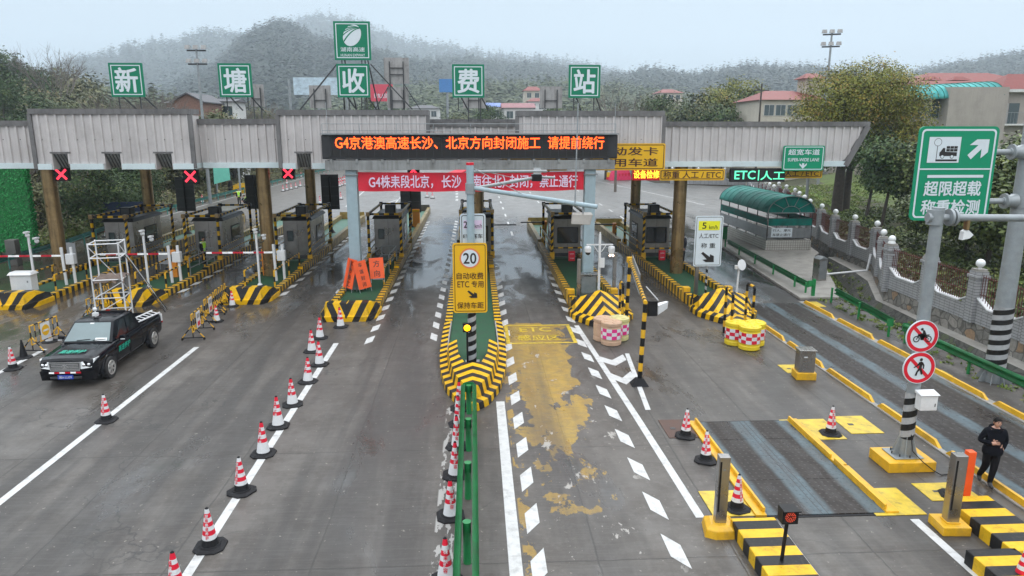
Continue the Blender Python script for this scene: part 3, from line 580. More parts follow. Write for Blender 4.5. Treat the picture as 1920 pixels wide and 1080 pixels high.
for x0, x1, y, zt, nn in SECT:
    mb = MB(); last = x1 > 20
    corrugated(mb, x0 + .02, x1 - .02, y, ZB + .26, zt - .24, 'fascia', skip=nn, mitre=1.12 if last else 0)
    if y == 38:                                                        # return walls of the sections that stand forward
        for xs in (x0 + .03, x1 - .03): mb.box(xs - .02, xs + .02, y + .004, 39.2, ZB + .26, zt - .30, 'fascia')
    if not last:
        for k in range(int((x1 - x0) / .86)): mb.tube((x0 + .5 + k * .86, y - .09, 7.72), (x0 + .5 + k * .86, y - .105, 7.72), .028, 'fascia_cap', n=6)
    mb.build('fascia', canopy)
    mb = MB()
    mb.box(x0 - .03 * (y == 38), x1 + .03 * (y == 38) + .02 * last, y - .13, y + .22 + 1.0 * (y == 38), zt - .26, zt, 'fascia_cap')
    if y == 38:
        for xs in (x0, x1): mb.box(xs - .10, xs + .10, y - .10, y + .06, ZB + .02, zt - .262, 'fascia_cap')
    mb.build('cap_trim', canopy)
    mb = MB(); cuts = sorted([(c - w - .06, c + w + .06) for c, w in nn]); a = x0 + .12
    for c0, c1 in cuts + [(x1 - .12 if not last else x1 - 1.16, None)]:
        mb.box(a, c0, y - .14, y + .10, ZB - .02, ZB + .262, 'fascia_base'); a = c1
    if y == 38: mb.box(x1 - .12, x1 + .0, y - .14, y + 1.1, ZB - .018, ZB + .26, 'fascia_base')
    mb.build('base_trim', canopy)
    for c, w in nn:                                                    # slanted hoods let into the fascia
        mb = MB(); mb.hexa([(c - w, y + .55, 6.3), (c + w, y + .55, 6.3), (c + w, y + .6, 6.3), (c - w, y + .6, 6.3)], [(c - w, y - .02, 7.0), (c + w, y - .02, 7.0), (c + w, y + .06, 7.05), (c - w, y + .06, 7.05)], 'beam_grey')
        for k in range(5):
            xx = c - w + .08 + k * (2 * w - .16) / 4; mb.bar((xx, y + .53, 6.3), (xx, y - .03, 7.0), .035, .04, 'dark_metal')
        for sx in (-1, 1): mb.box(c + sx * (w + .03) - .03, c + sx * (w + .03) + .03, y - .07, y + .5, 6.22, 7.06, 'fascia')
        mb.box(c - w - .1, c + w + .1, y - .1, y - .04, 7.04, 7.12, 'fascia_cap'); mb.build('fascia_hood', canopy)
mb = MB(); mb.bar((21.42, 38.92, 8.4), (20.36, 38.92, ZB + .02), .16, .3, 'fascia_cap'); mb.hexa([(20.4, 39, ZB), (20.44, 39, ZB), (20.44, 56, ZB), (20.4, 56, ZB)], [(21.44, 39, 8.32), (21.48, 39, 8.32), (21.48, 56, 8.32), (21.44, 56, 8.32)], 'fascia'); mb.build('end_panel', canopy)
mb = MB(); mb.box(-26.5, 20.4, 39.1, 55.8, ZB + .03, ZB + .2, 'soffit'); mb.box(-26.5, 21.3, 39.3, 55.8, 8.2, 8.3, 'sign_back_dark')
for k in range(9): mb.box(-26 + k * 5.6, -25.7 + k * 5.6, 39.2, 55.7, ZB - .12, ZB + .028, 'soffit')
mb.build('roof_deck', canopy)
mb = MB(); corrugated(mb, -26.5, 21.4, 56, ZB, 8.62, 'fascia'); corrugated(mb, -22, 5, 55.5, 8.3, 8.95, 'fascia_cap', 0.3); mb.box(-26.5, 21.5, 55.9, 56.1, 8.6, 8.75, 'fascia_cap'); mb.build('rear_fascia', canopy)
for x, y in ((-22.72, 39.7), (-11.62, 40.2), (0.05, 40.3), (11.45, 39.7), (-22.9, 51.5), (-11.75, 52), (0.25, 52), (11.7, 52)):
    mb = MB(); mb.tube((0, 0, 0.15), (0, 0, ZB + .1), .36, 'weathered_bronze', n=28); mb.tube((0, 0, 3.2), (0, 0, 3.23), .366, 'weathered_bronze', n=28); mb.build('column', canopy, (x, y, 0))

# station name on the roof
def roof_sign(ch, cx, zc, w, h, label, extra=None, struts=True, zfoot=9.2):
    t = thing('rooftop_sign', label, 'sign', (cx, 38.5, zfoot), 0, 'green station name signs on the roof'); z = zc - zfoot
    mb = MB(); board(mb, 0, z, w, h, 0, 'green_sign', 'sign_white', .03, .10, .045, .08); mb.build('panel', t)
    mb = MB()
    if ch: mb.text(ch, 'sign_white', (0, -.008, z), w=w * .66, h=h * .70, bold=.030)
    if extra: extra(mb, z)
    mb.build('lettering', t)
    mb = MB()
    for sx in (-.32, .32): 
        mb.bar((sx * w, .12, z - h / 2 + 1.0), (sx * w, .12, 0), .05, .05, 'dark_metal'); mb.bar((sx * w + .12, .12, z - h * .45), (sx * w + .52, .9, 0), .05, .05, 'dark_metal')
    mb.build('support_frame', t); return t
def emblem(mb, z):                            # oval emblem cut by road-like curves
    zc = z + .26; pts = []
    def P(x, zz): return (x, -.009, zc + zz)
    el = lambda a: P(.45 * math.cos(a) + .10 * math.sin(a), .52 * math.sin(a))
    def band(f, g, n=14): 
        for i in range(n): a, b = i / n, (i + 1) / n; mb.sheet([P(*f(a)), P(*f(b)), P(*g(b)), P(*g(a))], 'sign_white')
    mb.sheet([el(a) for a in np.linspace(0, 2 * math.pi, 37)[:-1]], 'sign_white'); A_ = Vector((.47, .34))
    def cut(a0, b0, w0, bulge, end=A_):                                 # curved green gap from the rim towards the upper right, narrowing
        n = 12; e = el(a0); p0 = Vector((e[0], e[2] - zc)); pts = []
        for i in range(n + 1):
            t = i / n; q = p0.lerp(end, t) + Vector((0, bulge * 4 * t * (1 - t))); pts.append((q, w0 * (1 - t) + .006))
        for (p, wa), (q, wb) in zip(pts[:-1], pts[1:]): mb.sheet([(p.x, -.014, zc + p.y - wa), (q.x, -.014, zc + q.y - wb), (q.x, -.014, zc + q.y + wb), (p.x, -.014, zc + p.y + wa)], 'green_sign')
    for a0, w0, bg in ((2.05, .016, .03), (2.42, .018, .06), (2.75, .020, .09), (3.12, .024, .12), (3.75, .050, .17)): cut(a0, 0, w0, bg)
    mb.text('湖南高速', 'sign_white', (0, -.008, z - .42), w=1.22, h=.22, bold=.012); mb.text('HUNAN EXPWAY', 'sign_white', (0, -.008, z - .70), w=1.22, h=.13, bold=.012)
for ch, px, lab in (('新', 237.5, 'square green roof sign with the single white character 新'), ('塘', 441, 'square green roof sign with the single white character 塘'), ('收', 662.5, 'square green roof sign with the white character 收 below the emblem sign'), ('费', 878, 'square green roof sign with the white character 费'), ('站', 1096, 'square green roof sign with the white character 站')):
    roof_sign(ch, AY(px, 151, 38.5).x, 10.67, 1.66, 1.66, lab)
t = roof_sign('', AY(660.5, 77, 38.5).x, 12.62, 1.84, 1.88, 'tallest green roof sign with a white oval road emblem and HUNAN EXPWAY', emblem)
mb = MB()
for sx in (-1, 1): mb.bar((sx * .85, .15, 2.3), (sx * 2.9, .4, .05), .06, .06, 'dark_metal'); mb.bar((sx * .45, .12, 3.0), (sx * .3, .12, 0), .05, .05, 'dark_metal')
mb.build('brace', t)
for (x0, y0, x1, y1), lab in (((468, 158, 496, 200), 'grey back of a roof sign just right of the 塘 sign'), ((580, 160, 621, 203), 'grey back of a roof sign left of the 收 sign'), ((720, 108, 767, 157), 'upper grey back of the tall double roof sign right of the 收 sign'), ((726, 163, 766, 203), 'lower grey back of the tall double roof sign right of the 收 sign'), ((869, 160, 910, 203), 'grey back of a roof sign half hidden by the 费 sign'), ((1013, 162, 1053, 203), 'grey back of a roof sign left of the 站 sign')):
    a, b = AY(x0, y0, 55.4), AY(x1, y1, 55.4); w, h = b.x - a.x, a.z - b.z; t = thing('blank_sign', lab, 'sign', ((a.x + b.x) / 2, 55.4, 8.75), 0, 'grey sign backs along the rear of the roof'); z = b.z + h / 2 - 8.75
    mb = MB(); mb.box(-w / 2, w / 2, 0, .1, z - h / 2, z + h / 2, 'sign_back')
    for e in (-1, 1): mb.box(e * w / 2 - .03, e * w / 2 + .03, -.05, 0, z - h / 2, z + h / 2, 'sign_back')
    mb.build('panel', t); mb = MB()
    for e in (-.28, .28): mb.bar((e * w, -.09, z + h * .35), (e * w, -.09, 0), .07, .07, 'dark_metal')
    mb.bar((-.28 * w, -.10, z - h * .15), (.28 * w, -.10, z - h * .15), .06, .06, 'dark_metal')
    if z > 2.5:
        for e in (-1, 1): mb.bar((e * .28 * w, -.1, z - h * .5), (e * (w * .28 + 1.7), -.1, .05), .06, .06, 'dark_metal'); mb.bar((-.28 * w, -.1, z + h * .1), (.28 * w, -.1, z + h * .1), .06, .06, 'dark_metal')
    mb.build('support_frame', t)

# ------------------------------------------------------------------ lane signs hung on and under the canopy
def plate(name, label, cat, px0, py0, px1, py1, Y, face, line, texts, tm, group=None, r=.1, th=.08, brd=True):
    a, b = AY(px0, py0, Y), AY(px1, py1, Y); w, h = b.x - a.x, a.z - b.z; cx, cz = (a.x + b.x) / 2, (a.z + b.z) / 2
    t = thing(name, label, cat, (cx, Y, cz), 0, group); mb = MB(); board(mb, 0, 0, w, h, 0, face, line if brd else None, r, .06, .04, th); mb.build('panel', t)
    mb = MB()
    for s, fx, fz, fw, fh in texts: mb.text(s, tm, (fx * w, -.01, fz * h), w=fw * w if fw else None, h=fh * h, bold=.02)
    if texts: mb.build('lettering', t)
    return t, w, h
plate('lane_sign', 'orange yellow lane sign with black characters, its left half behind the LED gantry', 'sign', 1108, 269, 1246, 319, 37.8, 'sign_yellow', 'sign_brown', [('自动发卡', 0, .21, .80, .30), ('专用车道', 0, -.21, .80, .30)], 'sign_brown')
plate('lane_sign', 'orange lane sign almost wholly hidden behind the LED gantry, only its lower edge showing', 'sign', 940, 270, 1064, 320, 37.8, 'sign_yellow', 'sign_brown', [], 'sign_brown')
plate('lane_sign', 'wide yellow sign reading 称重 人工/ETC under the canopy edge', 'sign', 1237, 317, 1358, 338, 38.6, 'sign_yellow', 'sign_brown', [('称重 人工 / ETC', 0, 0, .88, .62)], 'sign_brown')
plate('lane_sign', 'yellow sign ending in /ETC, partly behind the green super wide lane sign', 'sign', 1440, 317, 1541, 334, 39.4, 'sign_yellow', 'sign_brown', [('人工 / ETC', .12, .02, .62, .62)], 'sign_brown')
t, w, h = plate('lane_sign', 'green sign reading SUPER-WIDE LANE with a white down arrow on the canopy edge', 'sign', 1470, 273, 1543, 320, 38.6, 'green_sign_bright', 'sign_white', [('超宽车道', 0, .24, .76, .23), ('SUPER-WIDE LANE', 0, -.06, .76, .13)], 'sign_white')
mb = MB(); s = .2; mb.prism([(0, -.012, -.42 * h), (s, -.012, -.42 * h + s), (s, -.012, -.42 * h + s + .1), (.06, -.012, -.42 * h + .17), (.06, -.012, -.2 * h), (-.06, -.012, -.2 * h), (-.06, -.012, -.42 * h + .17), (-s, -.012, -.42 * h + s + .1), (-s, -.012, -.42 * h + s)], (0, .006, 0), 'sign_white'); mb.build('arrow', t)
plate('led_sign', 'small red LED lane sign with glowing yellow characters 设备检修', 'sign', 1187, 318, 1237, 338, 38.7, 'led_panel_red', None, [('设备检修', 0, .06, .94, .74)], 'led_yellow', r=.02, th=.2)
plate('led_sign', 'black LED lane sign with glowing green characters ETC|人工', 'sign', 1371, 316, 1471, 341, 38.9, 'led_face', None, [('ETC', -.24, .02, .38, .62), ('|', .01, .0, None, .74), ('人工', .27, -.02, .44, .66)], 'led_green', r=.02, th=.25)
for px, py, s, Y, lab in ((115, 327, 24, 39.5, 'black lane signal with a red cross at the far left lane'), (357, 331, 26, 39.5, 'lane signal with a red cross beside the grey sign back over the second island'), (540, 325, 22, 41.5, 'lane signal with a red cross half hidden by the canopy above the third island'), (775, 319, 22, 42, 'black lane signal with a red cross peeping over the red banner')):
    c = AY(px, py, Y); s = s / F * Y; t = thing('lane_signal', lab, 'traffic light', c, 0, 'red cross lane signals'); mb = MB(); mb.box(-s / 2, s / 2, 0, .25, -s / 2, s / 2, 'led_face'); mb.box(-s / 2 - .03, s / 2 + .03, -.06, .02, s / 2, s / 2 + .04, 'dark_metal'); mb.build('housing', t)
    mb = MB(); q = s * .36
    mb.prism([(-q - .04, -.01, -q + .04), (-q + .04, -.01, -q - .04), (q + .04, -.01, q - .04), (q - .04, -.01, q + .04)], (0, .008, 0), 'cross_red'); mb.prism([(q + .04, -.014, -q + .04), (q - .04, -.014, -q - .04), (-q - .04, -.014, q - .04), (-q + .04, -.014, q + .04)], (0, .008, 0), 'cross_red'); mb.build('cross', t)
    mb = MB(); mb.bar((0, .12, s / 2), (0, .12, 6.9 - c.z), .06, .06, 'dark_metal'); mb.build('bracket', t)

# ------------------------------------------------------------------ LED message gantry and its banner
gan = thing('led_gantry', 'grey steel gantry carrying a long black LED screen with a glowing red message', 'gantry', (0, 36.5, 0)); gx0, gx1 = -7.46, 7.09
for x in (-6.17, 5.82):
    mb = MB(); mb.box(x - .27, x + .27, -.27, .27, .2, 6.27, 'pale_blue_steel'); mb.box(x - .38, x + .38, -.38, .38, .2, .26, 'pale_blue_steel'); mb.box(x - .36, x + .36, -.36, .36, 6.0, 6.05, 'grey_metal')
    for a in (-1, 1): mb.prism([(x + a * .27, 0, .26), (x + a * .37, 0, .26), (x + a * .27, 0, .55)], (0, .03, 0), 'pale_blue_steel')
    mb.build('post', gan, bevel=.012)
mb = MB(); mb.box(gx0 + .08, gx1 - .08, -.45, .45, 6.27, 6.74, 'beam_grey')
for k in range(12): xx = gx0 + .4 + k * (gx1 - gx0 - .8) / 11; mb.box(xx - .06, xx + .06, -.5, .48, 6.60, 6.79, 'beam_grey')
mb.build('beam', gan, bevel=.01)
mb = MB(); mb.box(gx0, gx1, -.38, .5, 6.80, 7.98, 'led_cabinet'); mb.box(gx0 - .05, gx1 + .05, -.62, .55, 7.985, 8.05, 'grey_metal')
mb.hexa([(gx0, -.55, 6.82), (gx0 + .42, -.385, 6.95), (gx0 + .42, -.38, 6.95), (gx0, -.38, 6.82)], [(gx0, -.55, 7.95), (gx0 + .42, -.385, 7.85), (gx0 + .42, -.38, 7.85), (gx0, -.38, 7.95)], 'led_cabinet'); mb.hexa([(gx1 - .42, -.385, 6.95), (gx1, -.55, 6.82), (gx1, -.38, 6.82), (gx1 - .42, -.38, 6.95)], [(gx1 - .42, -.385, 7.85), (gx1, -.55, 7.95), (gx1, -.38, 7.95), (gx1 - .42, -.38, 7.85)], 'led_cabinet'); mb.build('cabinet', gan)
mb = MB(); mb.box(gx0 + .45, gx1 - .45, -.40, -.383, 6.90, 7.92, 'led_face')
for k in range(34): xx = gx0 + .45 + k * (gx1 - gx0 - .9) / 33; mb.box(xx - .012, xx + .012, -.42, -.402, 6.90, 7.92, 'led_cabinet')
scr = mb.build('screen', gan)
a, b = AY(627, 256, 36.08), AY(1133, 279, 36.08); parts = [('G4', 0, .052), ('京港澳高速长沙、北京方向封闭施工', .052, .76), ('请提前绕行', .786, 1.0)]
mb = MB()
for s, f0, f1 in parts:
    mb = MB(); xa, xb = a.x + (b.x - a.x) * f0, a.x + (b.x - a.x) * f1; mb.text(s, 'led_red', ((xa + xb) / 2, -.432, (a.z + b.z) / 2), w=(xb - xa) - .04, h=(a.z - b.z) * (.82 if s == 'G4' else 1.0), bold=.018)
    mb.text(s, 'led_orange', ((xa + xb) / 2, -.436, (a.z + b.z) / 2), w=(xb - xa) - .055, h=(a.z - b.z) * (.80 if s == 'G4' else .98), bold=-.004); mb.build('lettering', scr)
mb = MB()
for zz in (8.18, 8.50): mb.tube((gx0 + .05, -.5, zz), (gx1 - .1, -.5, zz), .016, 'galvanised', n=6); mb.tube((gx0 + .05, .45, zz), (gx1 - .1, .45, zz), .016, 'galvanised', n=6)
for k in range(9): xx = gx0 + .05 + k * (gx1 - gx0 - .15) / 8; mb.tube((xx, -.5, 8.05), (xx, -.5, 8.5), .014, 'galvanised', n=6)
for xx in (gx0 + .3, gx1 - .15): mb.tube((xx, -.5, 8.05), (xx, -.5, 9.5), .014, 'galvanised', n=6)
mb.build('railing', gan)
ban = thing('banner', 'red cloth banner with pink white characters stretched between the gantry posts', 'banner', (0, 36.3, 0)); mb = MB(); n = 40; V = []; Fc = []
for i in range(n + 1):
    x = -5.84 + 11.33 * i / n; wv = .05 * math.sin(i * .55) + .025 * math.sin(i * 1.7)
    for j in range(5): V.append((x, wv * (j / 4) + .02 * math.sin(i * .9 + j), 6.16 - .04 * math.sin(math.pi * i / n) - (.94 + .02 * math.sin(i * .6)) * j / 4))
for i in range(n):
    for j in range(4): a = i * 5 + j; Fc.append((a, a + 1, a + 6, a + 5))
mb.add(V, Fc, 'banner_red', True)
for e in (-5.84, 5.49):
    mb.path([(e, 0, 6.1), (e + (-.12 if e < 0 else .12), .1, 6.15)], .012, 'white_paint', 5)
mb.build('cloth', ban); mb = MB()
for s, p0, p1 in (('G4株耒段北京，', 691, 812), ('长沙（南往北）', 828, 947), ('封闭，', 956, 998), ('禁止通行', 1012, 1083)):
    a, b = AY(p0, 330, 36.2), AY(p1, 354, 36.2); mb.text(s, 'banner_pink', ((a.x + b.x) / 2, -.085, 5.68), w=b.x - a.x, h=.60 if '，' not in s and '（' not in s else .64, bold=.022); mb.build('lettering', ban); mb = MB()
# ------------------------------------------------------------------ toll islands
IX = [-22.1, -16.75, -11.3, -5.72, -0.15, 5.6, 11.3]
IN = [('far left', 33.5, 66), ('second from the left', 33.8, 66), ('third from the left', 34.0, 66), ('under the gantry post with orange boards', 30.6, 72), ('with a pointed nose behind the green guardrail', 20.1, 70), ('with the right gantry post', 28.8, 61), ('beside the yellow barrels', 29.0, 60)]
HW = 1.15
def nose_flat(t, sign):
    """low blunt nose: trapezium in plan, a skirt below and a bevelled block above"""
    o1 = [(-1.32, 1.9), (-1.26, .75), (-1.0, .0), (1.0, .0), (1.26, .75), (1.32, 1.9)]; o2 = [(-1.22, 1.9), (-1.17, .8), (-.93, .12), (.93, .12), (1.17, .8), (1.22, 1.9)]; o3 = [(-1.12, 1.9), (-1.04, .92), (-.84, .32), (.84, .32), (1.04, .92), (1.12, 1.9)]; o4 = [(-.86, 1.9), (-.80, 1.2), (-.62, .85), (.62, .85), (.80, 1.2), (.86, 1.9)]
    mb = MB(); hb = .42                                                 # tall in front, stepping down towards the island behind
    def ring(a, za, b, zb, m='chevron_down'):
        n = len(a); za = za if isinstance(za, list) else [za] * n; zb = zb if isinstance(zb, list) else [zb] * n
        mb.add([(x, y, z) for (x, y), z in zip(a, za)] + [(x, y, z) for (x, y), z in zip(b, zb)], [(k, k + 1, n + k + 1, n + k) for k in range(n - 1)], m)
    zt = [hb, .70, .76, .76, .70, hb]; ring(o1, -.02, o1, .22); ring(o1, .22, o2, .25); ring(o2, .25, o3, zt); ring(o3, zt, o4, zt, 'chevron_down'); ring(o4, zt, o4, .15, 'black_paint')
    for k in (0, 5): mb.add([(*o1[k], 0), (*o3[k], zt[k]), (*o4[k], zt[k]), (*o4[k], 0)], [(0, 1, 2, 3)], 'chevron_down')
    return mb.build('nose', t)
def nose_peak(t):
    """ship's bow in plan: banded skirt, then a big leaning face rising to a peak"""
    o1 = [(-1.42, 2.7), (-1.36, 1.7), (-.75, .55), (0, .0), (.75, .55), (1.36, 1.7), (1.42, 2.7)]; o2 = [(x * .93, y + .16) for x, y in o1]; mb = MB(); n = 7
    up = [(-1.22, 2.9, .78), (-1.15, 2.35, .80), (-.62, 2.5, .92), (0, 2.6, 1.12), (.62, 2.5, .92), (1.15, 2.35, .80), (1.22, 2.9, .78)]
    lo = [(-1.30, 2.7), (-1.22, 1.95), (-.7, .98), (0, .62), (.7, .98), (1.22, 1.95), (1.30, 2.7)]
    V = [(x, y, -.02) for x, y in o1] + [(x, y, .24) for x, y in o1] + [(x, y, .34) for x, y in lo]; mb.add(V[:14], [(k, k + 1, n + k + 1, n + k) for k in range(n - 1)], 'chevron_plan'); mb.add(V[7:], [(k, k + 1, n + k + 1, n + k) for k in range(n - 1)], 'chevron_plan')
    mb.add(V[14:] + up, [(k, k + 1, n + k + 1, n + k) for k in range(n - 1)], 'chevron_up')
    bk = [(x, y + .25, z - .05) for x, y, z in up[::-1]]; mb.add(up + bk, [(k, k + 1, 2 * n - 2 - k, 2 * n - 1 - k) for k in range(n - 1)], 'chevron_up'); mb.add([(x, y + .252, z - .05) for x, y, z in up] + [(x, 3.4, .15) for x, y, z in up], [(k + 1, k, n + k, n + k + 1) for k in range(n - 1)], 'black_paint')
    return mb.build('nose', t)
def nose_long(t):
    """long pointed U: outer banded kerb, higher inner wall, hollow behind"""
    side = [(1.22, 9.5), (1.24, 7.0), (1.22, 5.0), (1.12, 3.3), (.88, 1.7), (.50, .55), (.16, .08)]; o = [(-x, y) for x, y in side] + [(x, y) for x, y in side[::-1]]; n = len(o)
    def inset(d, dy): return [(math.copysign(max(abs(x) - d, .02 if abs(x) < .4 else .1), x), max(y, dy)) for x, y in o]
    a = inset(.26, .42); mb = MB()
    def ring(p, za, q, zb, m, r=None): 
        for k in (r or range(n - 1)): mb.sheet([(*p[k], za), (*p[k + 1], za), (*q[k + 1], zb), (*q[k], zb)], m)
    ring(o, -.02, o, .24, 'chevron_plan'); ring(o, .24, a, .26, 'chevron_plan')
    rr = range(2, n - 3); hi = [(x * .93, y + (.1 if abs(x) < .6 else 0)) for x, y in a]; b = [(math.copysign(max(abs(x) - .30, .0), x), max(y + .25, 2.6)) for x, y in hi]
    ring(a, .26, hi, .62, 'chevron_plan', rr); ring(hi, .62, b, .70, 'chevron_plan', rr); ring(b, .70, b, .2, 'concrete_dark', rr)
    c = [(x * .95, y) for x, y in a]; ring(a, .26, c, .26, 'concrete', list(range(0, 2)) + list(range(n - 3, n - 1))); ring(c, .26, c, .1, 'concrete', list(range(0, 2)) + list(range(n - 3, n - 1)))
    for k in (2, n - 3): s = k; mb.sheet([(*a[s], .26), (*hi[s], .62), (*b[s], .70), (*b[s], .2)], 'chevron_plan')
    return mb.build('nose', t)
isl = []
for i, (x, (nm, y0, y1)) in enumerate(zip(IX, IN)):
    t = thing('toll_island', 'raised toll island with yellow and black kerbs, ' + nm, 'toll island', (x, y0, 0), 0, 'toll islands'); L_ = y1 - y0; isl.append(t); mb = MB()
    ys = 9.4 if i == 4 else (1.9 if i < 4 else 2.6)
    mb.box(-HW + .05, HW - .05, ys - (.9 if i < 4 else .5), L_ - .2, 0.0, .18, 'concrete_dark'); mb.build('slab', t)
    mb = MB(); mb.box((-.90 if i == 4 else -HW + .27), (.90 if i == 4 else HW - .27), (3.0 if i == 4 else ys - (.9 if i < 4 else .3)), 44.5 - y0, .182 if i != 4 else .12, .20, 'carpet_green'); mb.box(-HW + .27, HW - .27, 44.51 - y0, L_ - .4, .182, .20, 'carpet_green_worn'); mb.build('carpet', t)
    hk = .30 if i < 4 else (.50 if i > 4 else .26); yk = 41.5 - y0
    for s in (-1, 1):
        mb = MB(); xa, xb = sorted((s * (HW + .05), s * (HW - .25))); mb.box(xa, xb, ys, yk, 0, hk, 'kerb_bands')
        if i > 4: mb.box(xa - .02, xb + .02, ys + 1.9, ys + 2.25, 0, hk + .22, 'yellow_paint')
        mb.box(xa, xb, yk + .004, 50.0 - y0, 0, .42, 'kerb_bands'); mb.box(xa, xb, 50.3 - y0, L_, 0, .55, 'kerb_bands_faded'); mb.build('kerb', t, bevel=.015)
    if i < 4: nose_flat(t, -1)
    elif i == 4: nose_long(t)
    else: nose_peak(t)
    mb = MB(); mb.hexa([(-1.2, L_, 0), (1.2, L_, 0), (.5, L_ + 2.2, 0), (-.5, L_ + 2.2, 0)], [(-1.1, L_, .8), (1.1, L_, .8), (.4, L_ + 1.7, .4), (-.4, L_ + 1.7, .4)], 'kerb_bands_faded'); mb.build('end_block', t)

# ------------------------------------------------------------------ booths and the frames that guard them
def booth(i, y0, back, label):
    x = IX[i] + (0.1 if i < 4 else 0.25); t = thing('toll_booth', label, 'booth', (x, y0, .2), 0, 'toll booths'); w, d, h = .86, 4.0, 2.45; skin = 'booth_steel' if back else 'booth_beige'
    mb = MB(); mb.box(-w, w, 0, d, 0, h, skin); mb.box(-w + .02, w - .02, -.012, -.002, 0.02, .25, 'dark_metal')
    for xx in (-w + .02, .02): mb.box(xx - .008, xx + .008, -.008, 0, .05, h - .05, 'dark_metal')
    mb.build('body', t, bevel=.03)
    mb = MB(); mb.hexa([(-w - .12, -.12, h + .002), (w + .12, -.12, h + .002), (w + .12, d + .12, h + .002), (-w - .12, d + .12, h + .002)], [(-w, .05, h + .20), (w, .05, h + .20), (w, d - .05, h + .20), (-w, d - .05, h + .20)], 'black_paint'); mb.build('roof', t)
    if back:
        dr = MB(); dr.box(-w + .05, -.02, -.03, -.005, .08, h - .28, 'booth_steel'); dr = dr.build('door', t, bevel=.008)
        mb = MB(); mb.prism(rrect(-w * .5, 1.48, .46, .72, .08, -.045), (0, .014, 0), 'trim_grey'); mb.prism(rrect(-w * .5, 1.48, .38, .64, .07, -.050), (0, .02, 0), 'black_paint'); mb.prism(rrect(-w * .5, 1.48, .30, .56, .05, -.055), (0, .02, 0), 'window_glass'); mb.build('window', dr)
        mb = MB(); mb.bar((-.12, -.07, .95), (-.12, -.07, 1.15), .025, .025, 'grey_metal'); mb.box(-.15, -.09, -.045, -.03, .92, 1.18, 'grey_metal'); mb.build('handle', dr)
    else:
        mb = MB(); mb.prism(rrect(.02, 1.40, 1.42, 1.10, .09, -.03), (0, .028, 0), 'trim_grey'); mb.prism(rrect(.02, 1.40, 1.34, 1.02, .07, -.036), (0, .03, 0), 'black_paint'); mb.prism(rrect(.02, 1.40, 1.24, .92, .06, -.042), (0, .03, 0), 'glass_dark'); mb.build('window', t)
    for s in (-1, 1):                                                   # side hatch window
        mb = MB(); xa, xb = sorted((s * (w + .03), s * (w + .002))); mb.box(xa, xb, 1.5, 3.2, .85, 1.95, 'black_paint'); xa, xb = sorted((s * (w + .04), s * (w + .031))); mb.box(xa, xb, 1.58, 3.12, .93, 1.87, 'window_glass'); mb.build('hatch_window', t)
    mb = MB(); mb.box(-.25, .40, .9, 1.5, h + .21, h + .78, 'black_paint'); mb.box(-.18, .33, .88, .9, h + .27, h + .72, 'sign_back_dark'); mb.build('air_unit', t, bevel=.02)
    return t
def guard(i, y0, y1, label, diag, hw=1.0, zt=2.95):
    x = IX[i] + (0.05 if i < 4 else 0.2); t = thing('booth_guard', label, 'guard frame', (x, y0, .2), 0, 'yellow and black booth guard frames'); d = y1 - y0
    for k, (px, py) in enumerate(((-hw, 0), (hw, 0), (-hw, d), (hw, d))):
        mb = MB(); mb.tube((0, 0, .45), (0, 0, zt - .18), .085, 'diag_bands' if (px > 0) == diag and k in (0, 1, 3) else 'post_bands', n=14); mb.box(-.14, .14, -.14, .14, 0, .45, 'yellow_paint'); mb.box(-.11, .11, -.11, .11, zt - .18, zt + .06, 'weathered_bronze' if k < 2 else 'black_paint'); mb.build('post', t, (px, py, 0))
    mb = MB()
    for py in (0, d): mb.box(-hw + .12, hw - .12, py - .06, py + .06, zt - .12, zt, 'beam_bands_x')
    mb.build('cross_beam', t); mb = MB()
    for px in (-hw, hw): mb.box(px - .06, px + .06, .12, d - .12, zt - .12, zt, 'beam_bands_y')
    mb.build('side_beam', t); mb = MB()
    for px in (-hw - .05, hw + .05):
        for zz in (.55, .95): mb.tube((px, .1, zz), (px, d - .1, zz), .04, 'rail_bands', n=8)
    if i > 4: mb.tube((-hw, -.05, .72), (hw, -.05, .72), .05, 'beam_bands_x', n=8)
    mb.build('bump_rail', t); return t
booth(0, 45.0, True, 'dark steel toll booth at the far left with its door facing the camera'); guard(0, 44.0, 50.6, 'black and yellow frame around the far left booth', True)
booth(1, 45.2, True, 'steel toll booth with the worker in a yellow vest at its door'); guard(1, 44.2, 50.6, 'black and yellow frame around the booth with the vest worker', False)
booth(2, 45.2, True, 'steel toll booth just right of the front bronze column with the boom pole'); guard(2, 44.2, 50.6, 'black and yellow frame around the booth right of the bronze column', True)
booth(3, 45.8, True, 'steel toll booth with a small door window right of the left gantry post'); guard(3, 44.6, 51.0, 'black and yellow frame around the booth right of the left gantry post', True)
booth(4, 46.2, False, 'toll booth on the central island hidden behind the speed limit signs'); guard(4, 45.0, 51.5, 'black and yellow frame standing behind the white and yellow speed signs', False, 1.0, 3.05)
booth(5, 45.2, False, 'toll booth with a big dark front window left of the right gantry post'); guard(5, 44.4, 50.4, 'black and yellow frame around the booth left of the right gantry post', False)
booth(6, 45.0, False, 'toll booth with a dark front window beside the right bronze column'); guard(6, 43.9, 49.6, 'black and yellow frame around the booth by the right bronze column', False)
for i, lab in ((5, 'dark red extinguisher box on the island before the booth left of the gantry post'), (6, 'dark red extinguisher box at the booth by the right bronze column')):
    t = thing('extinguisher_box', lab, 'box', (IX[i] + .35, 43.6, .2), 0, 'red extinguisher boxes'); mb = MB(); mb.box(-.2, .2, 0, .2, 0, .62, 'sign_red'); mb.build('case', t, bevel=.02); mb = MB(); mb.box(-.17, .17, -.012, 0, .34, .58, 'banner_red'); mb.text('消防器材', 'sign_white', (0, -.014, .46), w=.26, h=.07); mb.text('灭火器箱', 'sign_white', (0, -.006, .18), w=.26, h=.07); mb.build('door', t)
